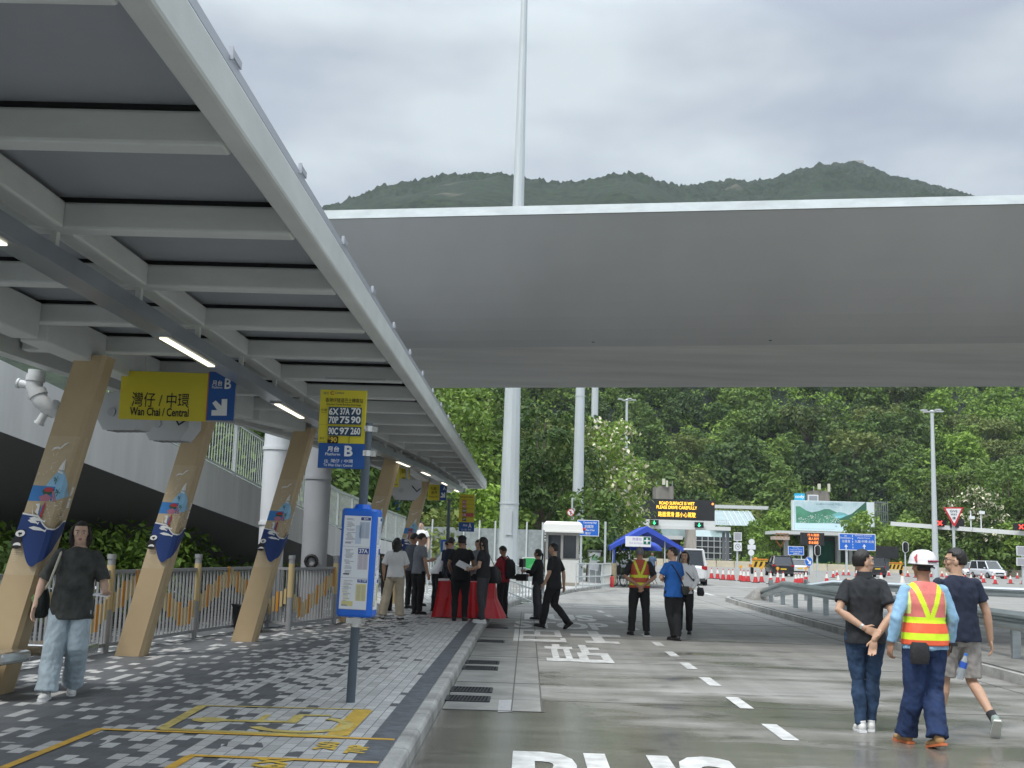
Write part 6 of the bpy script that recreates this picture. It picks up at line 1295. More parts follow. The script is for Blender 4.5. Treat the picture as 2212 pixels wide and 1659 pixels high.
# luggage / bags on ground by P16
p = G(800, 1325, PZ); mb = MB(); mb.rings([(0, 0, 0, .24, .15), (0, 0, .12, .26, .16), (0, 0, .22, .18, .1)], n=16, pw=3); o = mb.build('backpack', M('bag pale', (.35, .36, .36), .8, var=.3)); o.location = (p.x, p.y, PZ); tag(o, 'pale bag lying on the paving left of the woman in beige trousers', 'bag')
# planter by third column
p = G(512, 1372, PZ); t = thing('planter', 'black plastic planter pot left of the third leaning column', 'planter', (p.x, p.y+.7, PZ)); mb = MB(); mb.rings([(0, 0, 0, .22, .22), (0, 0, .40, .30, .30), (0, 0, .46, .32, .32), (0, 0, .46, .27, .27), (0, 0, .3, .25, .25)], n=20); mb.build('pot', M('planter black', (.012, .013, .014), .5), t)
# stainless bench
SS = M('stainless steel', (.62, .62, .60), .22, metal=.95, var=.05, bump=.05, bscale=60)
be = thing('bench', 'stainless steel slab bench on tan pedestals at the left edge', 'bench', (0, 0, 0))
def slabb(corners, z, th, nm):
    cx_ = sum(c[0] for c in corners)/4; mb = MB(); mb.slab(corners, z-th, z); return mb.build(nm, SS, be, bevel=.035)
a = A(215, 1387, 10.6); zb = .62
zb = .57; f0, f1 = G(-60, 1437, zb-.06), G(146, 1440, zb-.06); b0, b1 = G(-60, 1385, zb), G(222, 1392, zb)
slabb([(-6.6, 10.15), (-4.62, 10.2), (-4.55, 10.68), (-6.6, 10.68)], zb, .11, 'seat_front')
slabb([(-6.6, 11.12), (-4.40, 11.12), (-4.25, 11.2), (-4.28, 11.62), (-6.6, 11.62)], zb, .11, 'seat_back')
mb = MB(); mb.slab([(-6.4, 10.25), (-4.92, 10.25), (-4.86, 10.6), (-6.4, 10.6)], PZ, zb-.11); mb.build('pedestal', TAN, be, bevel=.01)
# ================================================================ PEOPLE
def fig(mb, name, mat, vox, smooth=2, dispn=0, dscale=9, fn=None, parent=None, vs=1.0):
    o = mb.build(name, mat[0] if isinstance(mat, list) else mat, None)
    r = o.modifiers.new('r', 'REMESH'); r.mode = 'VOXEL'; r.voxel_size = vox
    if smooth: s = o.modifiers.new('s', 'SMOOTH'); s.factor = .5; s.iterations = smooth
    dg = bpy.context.evaluated_depsgraph_get(); me = bpy.data.meshes.new_from_object(o.evaluated_get(dg)); bpy.data.objects.remove(o)
    n = len(me.vertices); co = np.empty(n*3, np.float32); me.vertices.foreach_get('co', co); co = co.reshape(-1, 3)
    if dispn:
        no = np.empty(n*3, np.float32); me.vertices.foreach_get('normal', no); no = no.reshape(-1, 3)
        for i in range(n): x, y, z = co[i]; d = noise.noise((x*dscale, y*dscale, z*dscale*.55))*dispn+noise.noise((x*dscale*2.3+z*6, y*dscale*2.3, z*dscale*1.6+9))*dispn*.5; co[i] += no[i]*d
        me.vertices.foreach_set('co', co.ravel())
    me.materials.clear(); mats = mat if isinstance(mat, list) else [mat]
    for m in mats: me.materials.append(m)
    me.polygons.foreach_set('use_smooth', [True]*len(me.polygons))
    if fn:
        for p in me.polygons: p.material_index = fn(p.center)
    me.name = name; o = bpy.data.objects.new(name, me); SC.collection.objects.link(o); o.parent = parent; me.update(); return o
SKIN = {k: M('skin '+k, c, .55, var=.08, scale=12, spec=.35) for k, c in dict(mid=(.52, .32, .22), tan=(.36, .20, .13), pale=(.60, .40, .30)).items()}
HAIR = M('black hair', (.014, .011, .010), .45, var=.3, scale=30, bump=.6, bscale=80, stretch=(1, 1, .25)); HAIRG = M('grey hair', (.16, .16, .16), .7, var=.3, scale=40, bump=.5, bscale=90)
LIP = M('lips', (.34, .12, .10), .5); EYE = M('eye dark', (.012, .010, .010), .25); SCL = M('eye white', (.55, .52, .50), .3)
def V3(*a): return Vector(a)
def hand(mb, W, d, n, curl=.6, sc=1.0, side=1):
    # W wrist, d direction of the hand, n palm normal (fingers curl towards it)
    d = d.normalized(); n = (n-d*n.dot(d)).normalized(); s = d.cross(n).normalized()*side
    mb.tube([W-d*.02, W+d*.03*sc, W+d*.065*sc, W+d*.092*sc], [(.019*sc, .024*sc), (.017*sc, .036*sc), (.015*sc, .041*sc), (.012*sc, .036*sc)] if abs(d.z) > .95 else [.026*sc, .030*sc, .032*sc, .026*sc], n=12) if False else None
    # palm as flattened ellipsoid aligned with s, d, n
    mt = Matrix((s, d, n)).transposed(); mb.ell(W+d*.048*sc, (.040*sc, .056*sc, .016*sc), mt=mt, n=14)
    for i, (o_, L1) in enumerate(((-.030, .070), (-.0105, .080), (.0105, .076), (.030, .060))):
        b = W+d*.088*sc+s*o_*sc; c1 = curl*(.8+.1*i); d1 = (d*math.cos(c1*.6)+n*math.sin(c1*.6)+s*o_*2.0).normalized(); m_ = b+d1*L1*.5*sc; d2 = (d*math.cos(c1*1.5)+n*math.sin(c1*1.5)).normalized(); e = m_+d2*L1*.5*sc
        mb.tube([b-d*.03*sc, b, m_, e, e+d2*.006*sc], [.0095*sc, .0092*sc, .0085*sc, .0072*sc, .004*sc], n=8)
    b = W+d*.025*sc-s*.026*sc; t1 = (d*.75-s*.75+n*.25).normalized(); t2 = (d*.95-s*.2+n*.45).normalized(); m_ = b+t1*.038*sc; mb.tube([b-t1*.012*sc, b, m_, m_+t2*.030*sc], [.014*sc, .013*sc, .010*sc, .006*sc], n=8)
def cap_tube(mb, pts, rads, n=14):
    mb.tube(pts, rads, n=n); r0 = rads[0] if not isinstance(rads[0], tuple) else max(rads[0]); r1 = rads[-1] if not isinstance(rads[-1], tuple) else max(rads[-1])
    mb.ell(pts[0], (r0,)*3, n=10); mb.ell(pts[-1], (r1,)*3, n=10)
DEF = dict(hipL=(-.095, 0, .90), hipR=(.095, 0, .90), kneeL=(-.105, .01, .485), kneeR=(.105, .01, .485), ankL=(-.105, -.02, .085), ankR=(.105, -.02, .085), ftL=(-.12, .98), ftR=(.12, .98), fpL=0, fpR=0,
           elL=(-.255, -.03, 1.13), elR=(.255, -.03, 1.13), wrL=(-.27, .03, .885), wrR=(.27, .03, .885), shw=.185, lean=(0, 0), head=(0, 0), headoff=(0, 0), hdL=None, hdR=None, pnL=None, pnR=None, curl=.55)
def person(lab, loc, face, Hgt, pose=None, skin='mid', hair='short', top=None, sleeve=.55, toplen=.84, bot=None, botw=1.0, short=0, shoes=None, sole=None, vest=None, near=False, fat=1.0, bag=None, extra=None, facefeat=None, name='person', topfat=1.0):
    P = dict(DEF); P.update(pose or {}); s = Hgt/1.70; vox = .0085 if near else .014
    t = thing(name, lab, 'person', loc, face); t.scale = (s,)*3
    J = {k: Vector(v) for k, v in P.items() if k[:3] in ('hip', 'kne', 'ank') or k[:2] in ('el', 'wr') and k[2] in 'LR'}
    lx, ly = P['lean']; chest = V3(lx*.7, ly*.7, 1.27-abs(ly)*.25); shc = V3(lx, ly, 1.405-abs(ly)*.35-abs(lx)*.1); nk = shc+V3(lx*.15, ly*.25+.005, .075)
    shL, shR = shc+V3(-P['shw']+.02, 0, 0), shc+V3(P['shw']-.02, 0, 0)
    hc = nk+V3(P['headoff'][0], .022+P['headoff'][1], .125); hy, hp = P['head']
    HR = Matrix.Rotation(hy, 3, 'Z') @ Matrix.Rotation(hp, 3, 'X'); hv = lambda x, y, z: hc+HR @ V3(x, y, z)
    sk = SKIN[skin]; body = MB()
    # torso, legs, arms (one continuous skin)
    mid = lambda f: V3(0, 0, .92).lerp(shc, f)
    body.rings([(0, 0, .84, .13*fat, .09), (0, 0, .95, .15*fat, .10), (mid(.35).x, mid(.35).y, mid(.35).z, .13*fat, .09), (chest.x, chest.y, chest.z, .16*fat, .10), (shc.x, shc.y, shc.z+.01, .13, .07), (nk.x, nk.y, nk.z, .055, .055)], n=18)
    body.tube([shc, nk, hc-V3(0, .02, .03)], [.065, .056, .055], n=14)
    for L_ in 'LR':
        hip, kn, an = J['hip'+L_], J['knee'+L_], J['ank'+L_]; calf = kn.lerp(an, .3)+V3(0, -.015, 0)
        cap_tube(body, [hip, hip.lerp(kn, .5), kn, calf, kn.lerp(an, .7), an], [.085*fat, .072*fat, .052, .053, .038, .035])
        sh, el, wr = (shL if L_ == 'L' else shR), J['el'+L_], J['wr'+L_]
        cap_tube(body, [sh, sh.lerp(el, .5), el, el.lerp(wr, .32), wr], [.040, .043, .040, .041, .027])
        d = (wr-el).normalized() if P['hd'+L_] is None else Vector(P['hd'+L_]).normalized(); n_ = Vector(P['pn'+L_]) if P['pn'+L_] else V3(1 if L_ == 'L' else -1, .3, 0)
        hand(body, wr, d, n_, P['curl'], 1.0, 1 if L_ == 'L' else -1)
    # head
    body.ell(hc+HR @ V3(0, -.008, .012), (.076, .094, .108), mt=HR, n=20); body.ell(hv(0, .022, -.05), (.056, .064, .062), mt=HR, n=16); body.ell(hv(0, .045, -.085), (.032, .032, .026), mt=HR, n=12)
    if near or facefeat: 
        body.tube([hv(0, .086, .02), hv(0, .099, -.022)], [.007, .011], n=8); body.ell(hv(0, .098, -.026), (.0135, .012, .010), mt=HR, n=10); body.ell(hv(0, .079, .035), (.05, .016, .012), mt=HR); body.ell(hv(0, .082, -.058), (.024, .012, .011), mt=HR)
        for sx in (-1, 1): body.ell(hv(sx*.04, .062, -.02), (.02, .02, .018), mt=HR)
    else: body.tube([hv(0, .084, .015), hv(0, .105, -.025)], [.009, .015], n=8)
    for sx in (-1, 1): body.ell(hv(sx*.078, -.005, -.012), (.013, .020, .032), mt=HR, n=10)
    fig(body, 'body', sk, vox*(.75 if near else 1), 1, parent=t)
    # face details
    if facefeat or near:
        for sx in (-1, 1):
            e = MB(); e.ell(hv(sx*.031, .0815, .006), (.0135, .006, .0065), SCL, mt=HR, n=12); e.build('eye', None, t); e = MB(); e.ell(hv(sx*.031, .086, .006), (.0062, .004, .0062), EYE, mt=HR, n=10); e.build('iris', None, t)
            e = MB(); e.tube([hv(sx*.014, .093, .024), hv(sx*.032, .094, .029), hv(sx*.05, .078, .024)], [.003, .0036, .002], n=6); e.build('eyebrow', HAIR, t)
        e = MB(); e.ell(hv(0, .092, -.052), (.019, .006, .0042), mt=HR, n=12); e.ell(hv(0, .091, -.060), (.017, .006, .005), mt=HR, n=12); e.build('lips', LIP, t)
    # hair
    if hair in ('short', 'long', 'shoulder', 'grey', 'cap', 'pony', 'bald'):
        h = MB(); sp = MB(); R_ = (.086, .104, .110) if hair != 'grey' else (.081, .099, .108); n = 28; k_ = 20; idx = {}
        vs = []; 
        for i in range(k_+1):
            for j in range(n): th = math.pi*i/k_; a = 2*math.pi*j/n; x, y, z = math.sin(th)*math.cos(a), math.sin(th)*math.sin(a), math.cos(th); q = 1+.04*noise.noise((x*5, y*5, z*4+len(lab)))+(.06*max(0, z) if hair == 'short' else 0); vs.append((x*R_[0]*q, y*R_[1]*q, z*R_[2]*q))
        def keep(v):
            x, y, z = v
            if y > .045 and z < .062-(.0 if hair != 'shoulder' else .012)*abs(x)*10: return False
            if hair in ('short', 'grey', 'cap') and z < (-.01 if y > -.01 else -.055): return False
            if hair in ('short', 'grey', 'cap') and y > .02 and z < .03: return False
            if hair in ('long', 'pony', 'shoulder') and y > .03 and z < .02 and abs(x) < .06: return False
            return z > -.09
        fs = [(i*n+j, (i+1)*n+j, (i+1)*n+(j+1) % n, i*n+(j+1) % n) for i in range(k_) for j in range(n)]
        fs = [f for f in fs if all(keep(vs[q]) for q in f)]
        h.add([hv(v[0], v[1]-.010, v[2]+.014) for v in vs], fs, None, True)
        o = h.build('hair', HAIRG if hair == 'grey' else HAIR, t); sm = o.modifiers.new('s', 'SOLIDIFY'); sm.thickness = .016; sm.offset = -1
        if hair in ('long', 'shoulder', 'pony'):
            g = MB(); Ln = .42 if hair == 'long' else (.26 if hair == 'pony' else .16)
            if hair == 'pony': g.tube([hv(0, -.10, .02), hv(0, -.135, -.02), hv(0, -.12, -.14), hv(0, -.10, -.22)], [.02, .028, .025, .008], n=10)
            else:
                g.rings([tuple(hv(0, -.045, .02))+(.080, .055), tuple(hv(0, -.06, -.07))+(.084, .045), tuple(hv(0, -.075, -.07-Ln*.5))+(.088, .036), tuple(hv(0, -.08, -.07-Ln))+(.075, .022)], n=16, rz=hy)
                for sx in (-1, 1): g.tube([hv(sx*.070, .02, .07), hv(sx*.092, .025, .0), hv(sx*.092, .03, -.06), hv(sx*.080, .02, -.10-Ln*.3)], [.016, .021, .022, .010], n=8)
            fig(g, 'hair_length', HAIR, vox, 1, .006, 22, parent=t)
        if hair == 'cap':
            c = MB(); c.rings([tuple(hv(0, -.01, .04))+(.092, .110), tuple(hv(0, -.012, .08))+(.088, .106), tuple(hv(0, -.014, .115))+(.062, .078), tuple(hv(0, -.014, .13))+(.02, .03)], n=20, rz=hy); v_ = [hv(-.07, .075, .045), hv(.07, .075, .045), hv(.05, .155, .035), hv(-.05, .155, .035)]; c.add(v_+[p_+V3(0, 0, .008) for p_ in v_], [(3, 2, 1, 0), (4, 5, 6, 7), (0, 1, 5, 4), (1, 2, 6, 5), (2, 3, 7, 6), (3, 0, 4, 7)]); c.build('cap', M('cap black', (.015, .015, .017), .8), t)
    # trousers
    if bot:
        b = MB(); w_ = botw
        b.rings([(0, 0, .80, .150*fat, .11), (0, -.01, .88, .172*fat, .128), (0, -.005, .96, .162*fat, .118), (0, 0, 1.02, .148*fat, .106)], n=20)
        for L_ in 'LR':
            hip, kn, an = J['hip'+L_], J['knee'+L_], J['ank'+L_]
            if short: end = hip.lerp(kn, short); b.tube([hip+V3(0, -.01, -.01), hip.lerp(end, .5), end], [(.103*fat, .110), (.098*fat, .098), (.090*w_, .092*w_)], n=18); b.ell(hip, (.10, .105, .08))
            else:
                bt = an+(kn-an)*.02-V3(0, 0, .015)
                b.tube([hip+V3(0, -.01, -.01), hip.lerp(kn, .5), kn, kn.lerp(an, .35)+V3(0, -.012, 0), kn.lerp(an, .75), bt], [.100*fat, .092*fat*w_**.3, .072*w_, .070*w_, .062*w_**1.3, .060*w_**1.6], n=18); b.ell(hip, (.10, .105, .08)); b.ell(kn, (.068*w_,)*3)
        fig(b, 'shorts' if short else 'trousers', bot, vox, 2, .014 if near else .009, 13, parent=t)
    # top
    if top:
        b = MB(); z0 = toplen; wv = 1.0*fat*topfat
        b.rings([(0, -.005, z0, .196*wv, .148), (0, -.005, z0+.10, .188*wv, .140), (mid(.42).x, mid(.42).y, mid(.42).z, .165*wv, .122), (chest.x, chest.y, chest.z, .182*wv, .128), (shc.x, shc.y, shc.z-.045, .178*wv, .112), (shc.x, shc.y, shc.z+.015, .145, .088), (nk.x, nk.y, nk.z-.012, .074, .070)], n=24, pw=2.3)
        for L_ in 'LR':
            sh, el, wr = (shL if L_ == 'L' else shR), J['el'+L_], J['wr'+L_]; b.ell(sh-V3(0, 0, .012), (.056, .062, .054))
            if sleeve <= 1: b.tube([sh, sh.lerp(el, sleeve*.5), sh.lerp(el, sleeve)], [.058, .062, .066], n=16)
            else: b.tube([sh, sh.lerp(el, .5), el, el.lerp(wr, (sleeve-1)*.6), el.lerp(wr, sleeve-1)], [.058, .057, .055, .050, .044], n=16); b.ell(el, (.052,)*3)
        fig(b, 'shirt', top, vox, 2, .013 if near else .008, 11, parent=t)
    if vest:
        b = MB(); fk = 1.07; z0 = vest.get('z0', .88)
        b.rings([(0, -.005, z0, .202*fk, .152*fk), (0, -.005, z0+.12, .194*fk, .145*fk), (mid(.42).x, mid(.42).y, mid(.42).z, .172*fk, .128*fk), (chest.x, chest.y, chest.z, .185*fk, .134*fk), (shc.x, shc.y, shc.z-.04, .172*fk, .118*fk), (shc.x, shc.y, shc.z+.040, .130, .092), (nk.x, nk.y, nk.z-.010, .086, .084)], n=26, pw=2.3)
        zt = shc.z+.03; 
        def vf(c):
            if z0+.05 < c.z < z0+.11 or z0+.20 < c.z < z0+.255: return 1
            zz = (c.z-(z0+.24))/(zt-z0-.24)
            if 0 < zz and abs(abs(c.x)-(.012+.105*zz)) < .024: return 1
            if c.z > z0+.25 and (abs(c.x) > .158 and c.z > 1.18): return 2
            return 3 if c.z > z0+.25 else 0
        fig(b, 'safety_vest', vest['mats'], vox*.8, 1, .005, 10, vf, parent=t)
    # shoes
    if shoes:
        for L_, sx in (('L', -1), ('R', 1)):
            an = J['ank'+L_]; dx, dy = P['ft'+L_]; f = V3(dx, dy, 0).normalized(); pt = P['fp'+L_]; f3 = (f*math.cos(pt)-V3(0, 0, 1)*math.sin(pt)).normalized(); r_ = f.cross(V3(0, 0, 1)); u_ = r_.cross(f3).normalized(); mt = Matrix((r_, f3, u_)).transposed()
            q = lambda x, y, z: an+mt @ V3(x, y, z)
            b = MB(); b.ell(q(0, -.02, -.035), (.042, .055, .045), mt=mt, n=14); b.ell(q(0, .07, -.048), (.047, .105, .034), mt=mt, n=16); b.tube([q(0, -.01, -.02), q(0, -.015, .03)], [.042, .041], n=12)
            fig(b, 'shoe', shoes, .009, 1, parent=t)
            so_ = MB(); ol = [(-.036, -.07), (-.03, -.082), (.03, -.082), (.036, -.07), (.040, .02), (.046, .08), (.038, .145), (.015, .175), (-.015, .175), (-.038, .145), (-.046, .08), (-.040, .02)]
            so_.add([q(x, y, -.083) for x, y in ol]+[q(x, y, -.062) for x, y in ol], [tuple(range(12)), tuple(range(12, 24))[::-1]]+[(i, i+12, (i+1) % 12+12, (i+1) % 12) for i in range(12)]); so_.build('sole', sole or SW, t)
    J.update(hc=hc, shc=shc, nk=nk, shL=shL, shR=shR, HR=HR); return t, J, hv
def plc(px, py, z=0): p = G(px, py, z); return p
def facing(loc, rel):    # rel 0 = facing away from the camera, pi = facing it; positive turns to the left in the picture
    return rel
TX = lambda n, c, **k: M(n, c, .85, var=k.get('var', .12), scale=k.get('scale', 7), bump=k.get('bump', .25), bscale=k.get('bs', 120), var2=k.get('v2'))
BK = TX('black knit cloth', (.016, .017, .019)); BK2 = TX('black trousers cloth', (.014, .014, .016)); NAVY = TX('navy tee cloth', (.012, .018, .040)); DENIM = TX('dark blue denim', (.022, .050, .105), var=.3, scale=10); DENIM2 = TX('indigo denim', (.014, .032, .095), var=.3, scale=9); LDEN = TX('pale washed denim', (.40, .48, .53), var=.22, scale=6)
GRYS = TX('grey heather shorts', (.30, .28, .26)); CHAR = TX('faded charcoal tee', (.034, .039, .034), var=.35, scale=5, v2=(.085, .09, .082)); LBLUE = TX('pale blue sleeves', (.27, .46, .64)); WHT_ = TX('white shirt cloth', (.80, .80, .80), var=.05); BEI = TX('beige trousers cloth', (.46, .40, .30)); GRT = TX('grey tee cloth', (.20, .215, .24)); ROY = TX('royal blue tee', (.012, .10, .36)); REDS = TX('dark red shirt', (.28, .02, .03)); DGT = TX('dark grey trousers', (.045, .045, .05))
SHW = M('white sneaker', (.68, .68, .66), .5, var=.06); SHB = M('black shoe', (.015, .015, .016), .5); SHG = M('grey green trainer', (.25, .31, .28), .6, var=.15); SHT = M('tan work boot', (.36, .21, .09), .7, var=.2); SOLB = M('black sole', (.02, .02, .02), .8); SOLO = M('orange sole', (.55, .16, .06), .7)
# --- 1 man in black polo, hands behind his back
q = plc(1872, 1581)
t, J, hv = person('man in black polo and jeans with hands clasped behind his back, head turned right', (q.x, q.y, 0), R(-6), 1.69, dict(head=(R(-75), R(4)), elL=(-.262, -.09, 1.14), wrL=(-.04, -.175, .985), hdL=(.85, -.1, -.35), pnL=(0, -1, 0), elR=(.235, -.14, 1.13), wrR=(.045, -.20, .88), hdR=(-.15, -.05, -.95), pnR=(-.2, -.9, 0), ankL=(-.055, -.03, .085), ankR=(.05, .06, .085), kneeL=(-.075, .02, .485), kneeR=(.07, .04, .485), fpR=R(0), fpL=0, shw=.175), 'mid', 'short', TX('black polo cloth', (.020, .022, .026)), .72, .83, DENIM, .90, 0, SHW, SW, near=True)
mb = MB(); w0 = J['wrL']; dd = (J['wrL']-J['elL']).normalized(); mb.tube([w0-dd*.035, w0-dd*.015], .031, n=16); mb.build('watch', CHROME, t)
mb = MB(); mb.rings([(J['nk'].x, J['nk'].y-.005, J['nk'].z-.03, .085, .080), (J['nk'].x, J['nk'].y-.002, J['nk'].z+.005, .075, .072), (J['nk'].x, J['nk'].y, J['nk'].z+.035, .068, .066)], n=20, caps=False); mb.build('collar', TX('black polo cloth', (0, 0, 0)), t)
# --- 2 worker with helmet
VM = [M('vest orange red', (.85, .13, .05), .6, var=.1, scale=9), M('vest lime tape', (.72, .95, .03), .5, var=.08), M('vest lime edge', (.75, .80, .25), .5), M('vest coral mesh', (.72, .20, .17), .7, var=.12, scale=12)]
q = plc(2003, 1612)
t, J, hv = person('worker in white helmet, coral safety vest with lime stripes and rolled jeans', (q.x, q.y, 0), R(3), 1.665, dict(head=(R(18), R(2)), elL=(-.285, -.06, 1.13), wrL=(-.315, -.01, .905), elR=(.27, .0, 1.14), wrR=(.27, .08, .91), kneeL=(-.10, .03, .49), ankL=(-.13, .16, .085), fpL=0, kneeR=(.07, .03, .49), ankR=(.03, -.16, .11), fpR=R(14), ftR=(-.25, .97), ftL=(-.3, .95), curl=.8), 'tan', 'short', LBLUE, 1.93, .86, DENIM2, 1.35, 0, SHT, SOLO, vest=dict(mats=VM, z0=.90), near=True, fat=1.06)
mb = MB(); HW = M('helmet white', (.74, .74, .75), .25, var=.03); hc = J['hc']; n = 28; rs_ = [(.128, .150, .028), (.122, .142, .035), (.118, .137, .06), (.108, .126, .10), (.085, .100, .135), (.045, .055, .155), (.006, .006, .160)]; vs = []
for rx, ry, z in rs_:
    for k in range(n): a = 2*math.pi*k/n; vs.append(hv(math.cos(a)*rx, math.sin(a)*ry-.012, z))
mb.add(vs, [(i*n+k, i*n+(k+1) % n, (i+1)*n+(k+1) % n, (i+1)*n+k) for i in range(len(rs_)-1) for k in range(n)], None, True); o = mb.build('helmet', HW, t); sm = o.modifiers.new('s', 'SOLIDIFY'); sm.thickness = .005
mb = MB(); mb.tube([hv(-.055, -.148, .058), hv(0, -.156, .058), hv(.055, -.148, .058)], [.009, .010, .009], n=8); mb.build('reflective_tape', M('helmet dark red', (.25, .02, .05), .4), t)
mb = MB(); mb.tube([hv(-.122, -.07, .045), hv(-.118, -.05, .085), hv(-.10, -.05, .115)], [.008, .012, .006], n=8); mb.build('side_mark', M('helmet red mark', (.5, .03, .04), .4), t)
mb = MB(); mb.tube([hv(-.085, -.06, -.005), hv(0, -.125, -.018), hv(.085, -.06, -.005)], [.010]*3, n=8); mb.build('head_band', SK, t); mb = MB(); mb.tube([hv(0, -.130, -.018), hv(0, -.142, -.018)], .017, n=14); mb.build('ratchet', SW, t)
mb = MB(); mb.rings([(-.11, -.145, .74, .075, .035), (-.11, -.15, .80, .085, .045), (-.11, -.148, .90, .08, .04), (-.11, -.14, .93, .06, .03)], n=18, pw=4); mb.build('belt_pouch', M('pouch black', (.02, .02, .022), .8, bump=.3), t)
mb = MB(); mb.rings([(0, -.003, .905, .185, .14), (0, -.003, .94, .183, .138)], n=24, pw=2.3, caps=False); mb.build('belt', M('belt black', (.015, .015, .016), .6), t)
mb = MB(); mb.tube([(.17, -.08, .93), (.21, -.10, .90), (.20, -.09, .84)], .008, n=6); mb.box((.22, -.10, .915), (.07, .03, .03)); mb.build('carabiner', SK, t)
bx_, by_ = q.x+.265, q.y-.10
bt = thing('water_bottle', 'clear water bottle with blue cap and label hanging from the worker belt', 'bottle', (bx_, by_, .60)); bt.rotation_euler = (R(4), R(14), 0)
CP = M('clear plastic wall', (.62, .68, .72), .12, trans=.55, alpha=.8); mb = MB(); mb.rings([(0, 0, -.0, .026, .026), (0, 0, .01, .032, .032), (0, 0, .10, .032, .032), (0, 0, .15, .031, .031), (0, 0, .195, .018, .018), (0, 0, .215, .012, .012)], n=18); mb.build('bottle', CP, bt); mb = MB(); mb.rings([(0, 0, .10, .0335, .0335), (0, 0, .155, .0335, .0335)], n=18, caps=False); mb.build('label', M('label blue', (.03, .10, .45), .4), bt); mb = MB(); mb.tube([(0, 0, .212), (0, 0, .232)], .015, n=14); mb.build('cap', M('cap blue', (.04, .18, .6), .4), bt)
# --- 3 man in navy tee and shorts
q = plc(2080, 1585)
t, J, hv = person('man in navy tee, grey shorts and glasses walking, head turned left', (q.x+.0, q.y+.05, 0), R(4), 1.73, dict(head=(R(68), R(0)), elL=(-.26, -.04, 1.13), wrL=(-.26, .02, .90), elR=(.285, .0, 1.12), wrR=(.33, .03, .87), kneeL=(-.12, .06, .49), ankL=(-.16, .10, .085), kneeR=(.125, .02, .48), ankR=(.19, -.30, .16), fpR=R(50), ftR=(.25, .95), curl=.5, shw=.195), 'mid', 'short', NAVY, .62, .85, GRYS, 1.12, .92, SHG, M('pale sole', (.6, .6, .55), .6), near=True, fat=1.08)
mb = MB()
for sx in (-1, 1): mb.tube([hv(sx*.033+.020*math.cos(a), .108, .006+.016*math.sin(a)) for a in [i*math.pi/8 for i in range(17)]], .0025, n=6, caps=False); mb.tube([hv(sx*.053, .106, .012), hv(sx*.082, .05, .012), hv(sx*.084, -.01, .006)], .0028, n=6)
mb.tube([hv(-.013, .108, .01), hv(.013, .108, .01)], .0025, n=6); mb.build('glasses', SK, t)
for L_ in 'LR': mb = MB(); an = J['ank'+L_]; kn = J['knee'+L_]; mb.tube([an-(kn-an)*.02, an.lerp(kn, .20)], [.041, .043], n=16); mb.build('sock', M('dark grey sock', (.03, .03, .033), .9), t)
# --- 4 woman walking towards the camera on the left
q = plc(138, 1506, PZ)
t, J, hv = person('woman in faded dark tee and pale jeans walking towards the camera at the left', (q.x, q.y, PZ), R(194), 1.60, dict(head=(R(6), R(-2)), headoff=(.0, 0), lean=(-.03, 0), hipL=(-.095, .0, .9), elR=(.29, -.02, 1.13), wrR=(.33, .06, .88), elL=(-.29, .02, 1.13), wrL=(-.33, .20, 1.02), hdL=(-.2, .9, .0), pnL=(0, 0, 1), kneeR=(.12, .10, .49), ankR=(.14, .20, .085), kneeL=(-.10, .08, .49), ankL=(-.04, -.20, .12), fpL=R(20), shw=.18, curl=.5), 'pale', 'shoulder', CHAR, .95, .76, LDEN, 1.45, 0, SHW, SW, near=True, facefeat=True, fat=.96, topfat=1.14)
mb = MB(); mb.rings([(.30, -.09, .76, .05, .13), (.30, -.09, .80, .075, .17), (.30, -.09, .95, .07, .16), (.29, -.09, 1.04, .04, .11)], n=18, pw=3); bgo = mb.build('shoulder_bag', M('bag black green', (.012, .018, .016), .8, var=.5, scale=14, bump=.5)); bgo.matrix_world = wmat(t) @ Matrix.Scale(1.60/1.7, 4); tag(bgo, 'dark shoulder bag with leafy trim hanging at the side of the walking woman', 'bag')
mb = MB(); mb.tube([(.28, -.06, 1.02), (.20, .145, 1.12), (.14, .13, 1.34), (.13, .03, 1.425)], .012, n=6); o = mb.build('strap', M('strap cream', (.55, .52, .42), .8), bgo)
mb = MB()
for i in range(9): a = i*.7; mb.ell((.36+.012*math.sin(a*2), -.05+.02*math.sin(a), .97-.022*i), (.016, .010, .013), n=8)
mb.build('leaf_charm', M('charm green', (.12, .35, .10), .5), bgo)
mb = MB(); mb.add([(-.22, .24, 1.00), (-.36, .30, .99), (-.38, .24, 1.0), (-.24, .18, 1.015), (-.22, .24, 1.012), (-.36, .30, 1.002), (-.38, .24, 1.012), (-.24, .18, 1.027)], [(3, 2, 1, 0), (4, 5, 6, 7), (0, 1, 5, 4), (1, 2, 6, 5), (2, 3, 7, 6), (3, 0, 4, 7)]); o = mb.build('paper_slip', PAPER); o.matrix_world = wmat(t) @ Matrix.Scale(1.60/1.7, 4); tag(o, 'folded white paper slip in the hand of the walking woman', 'paper')
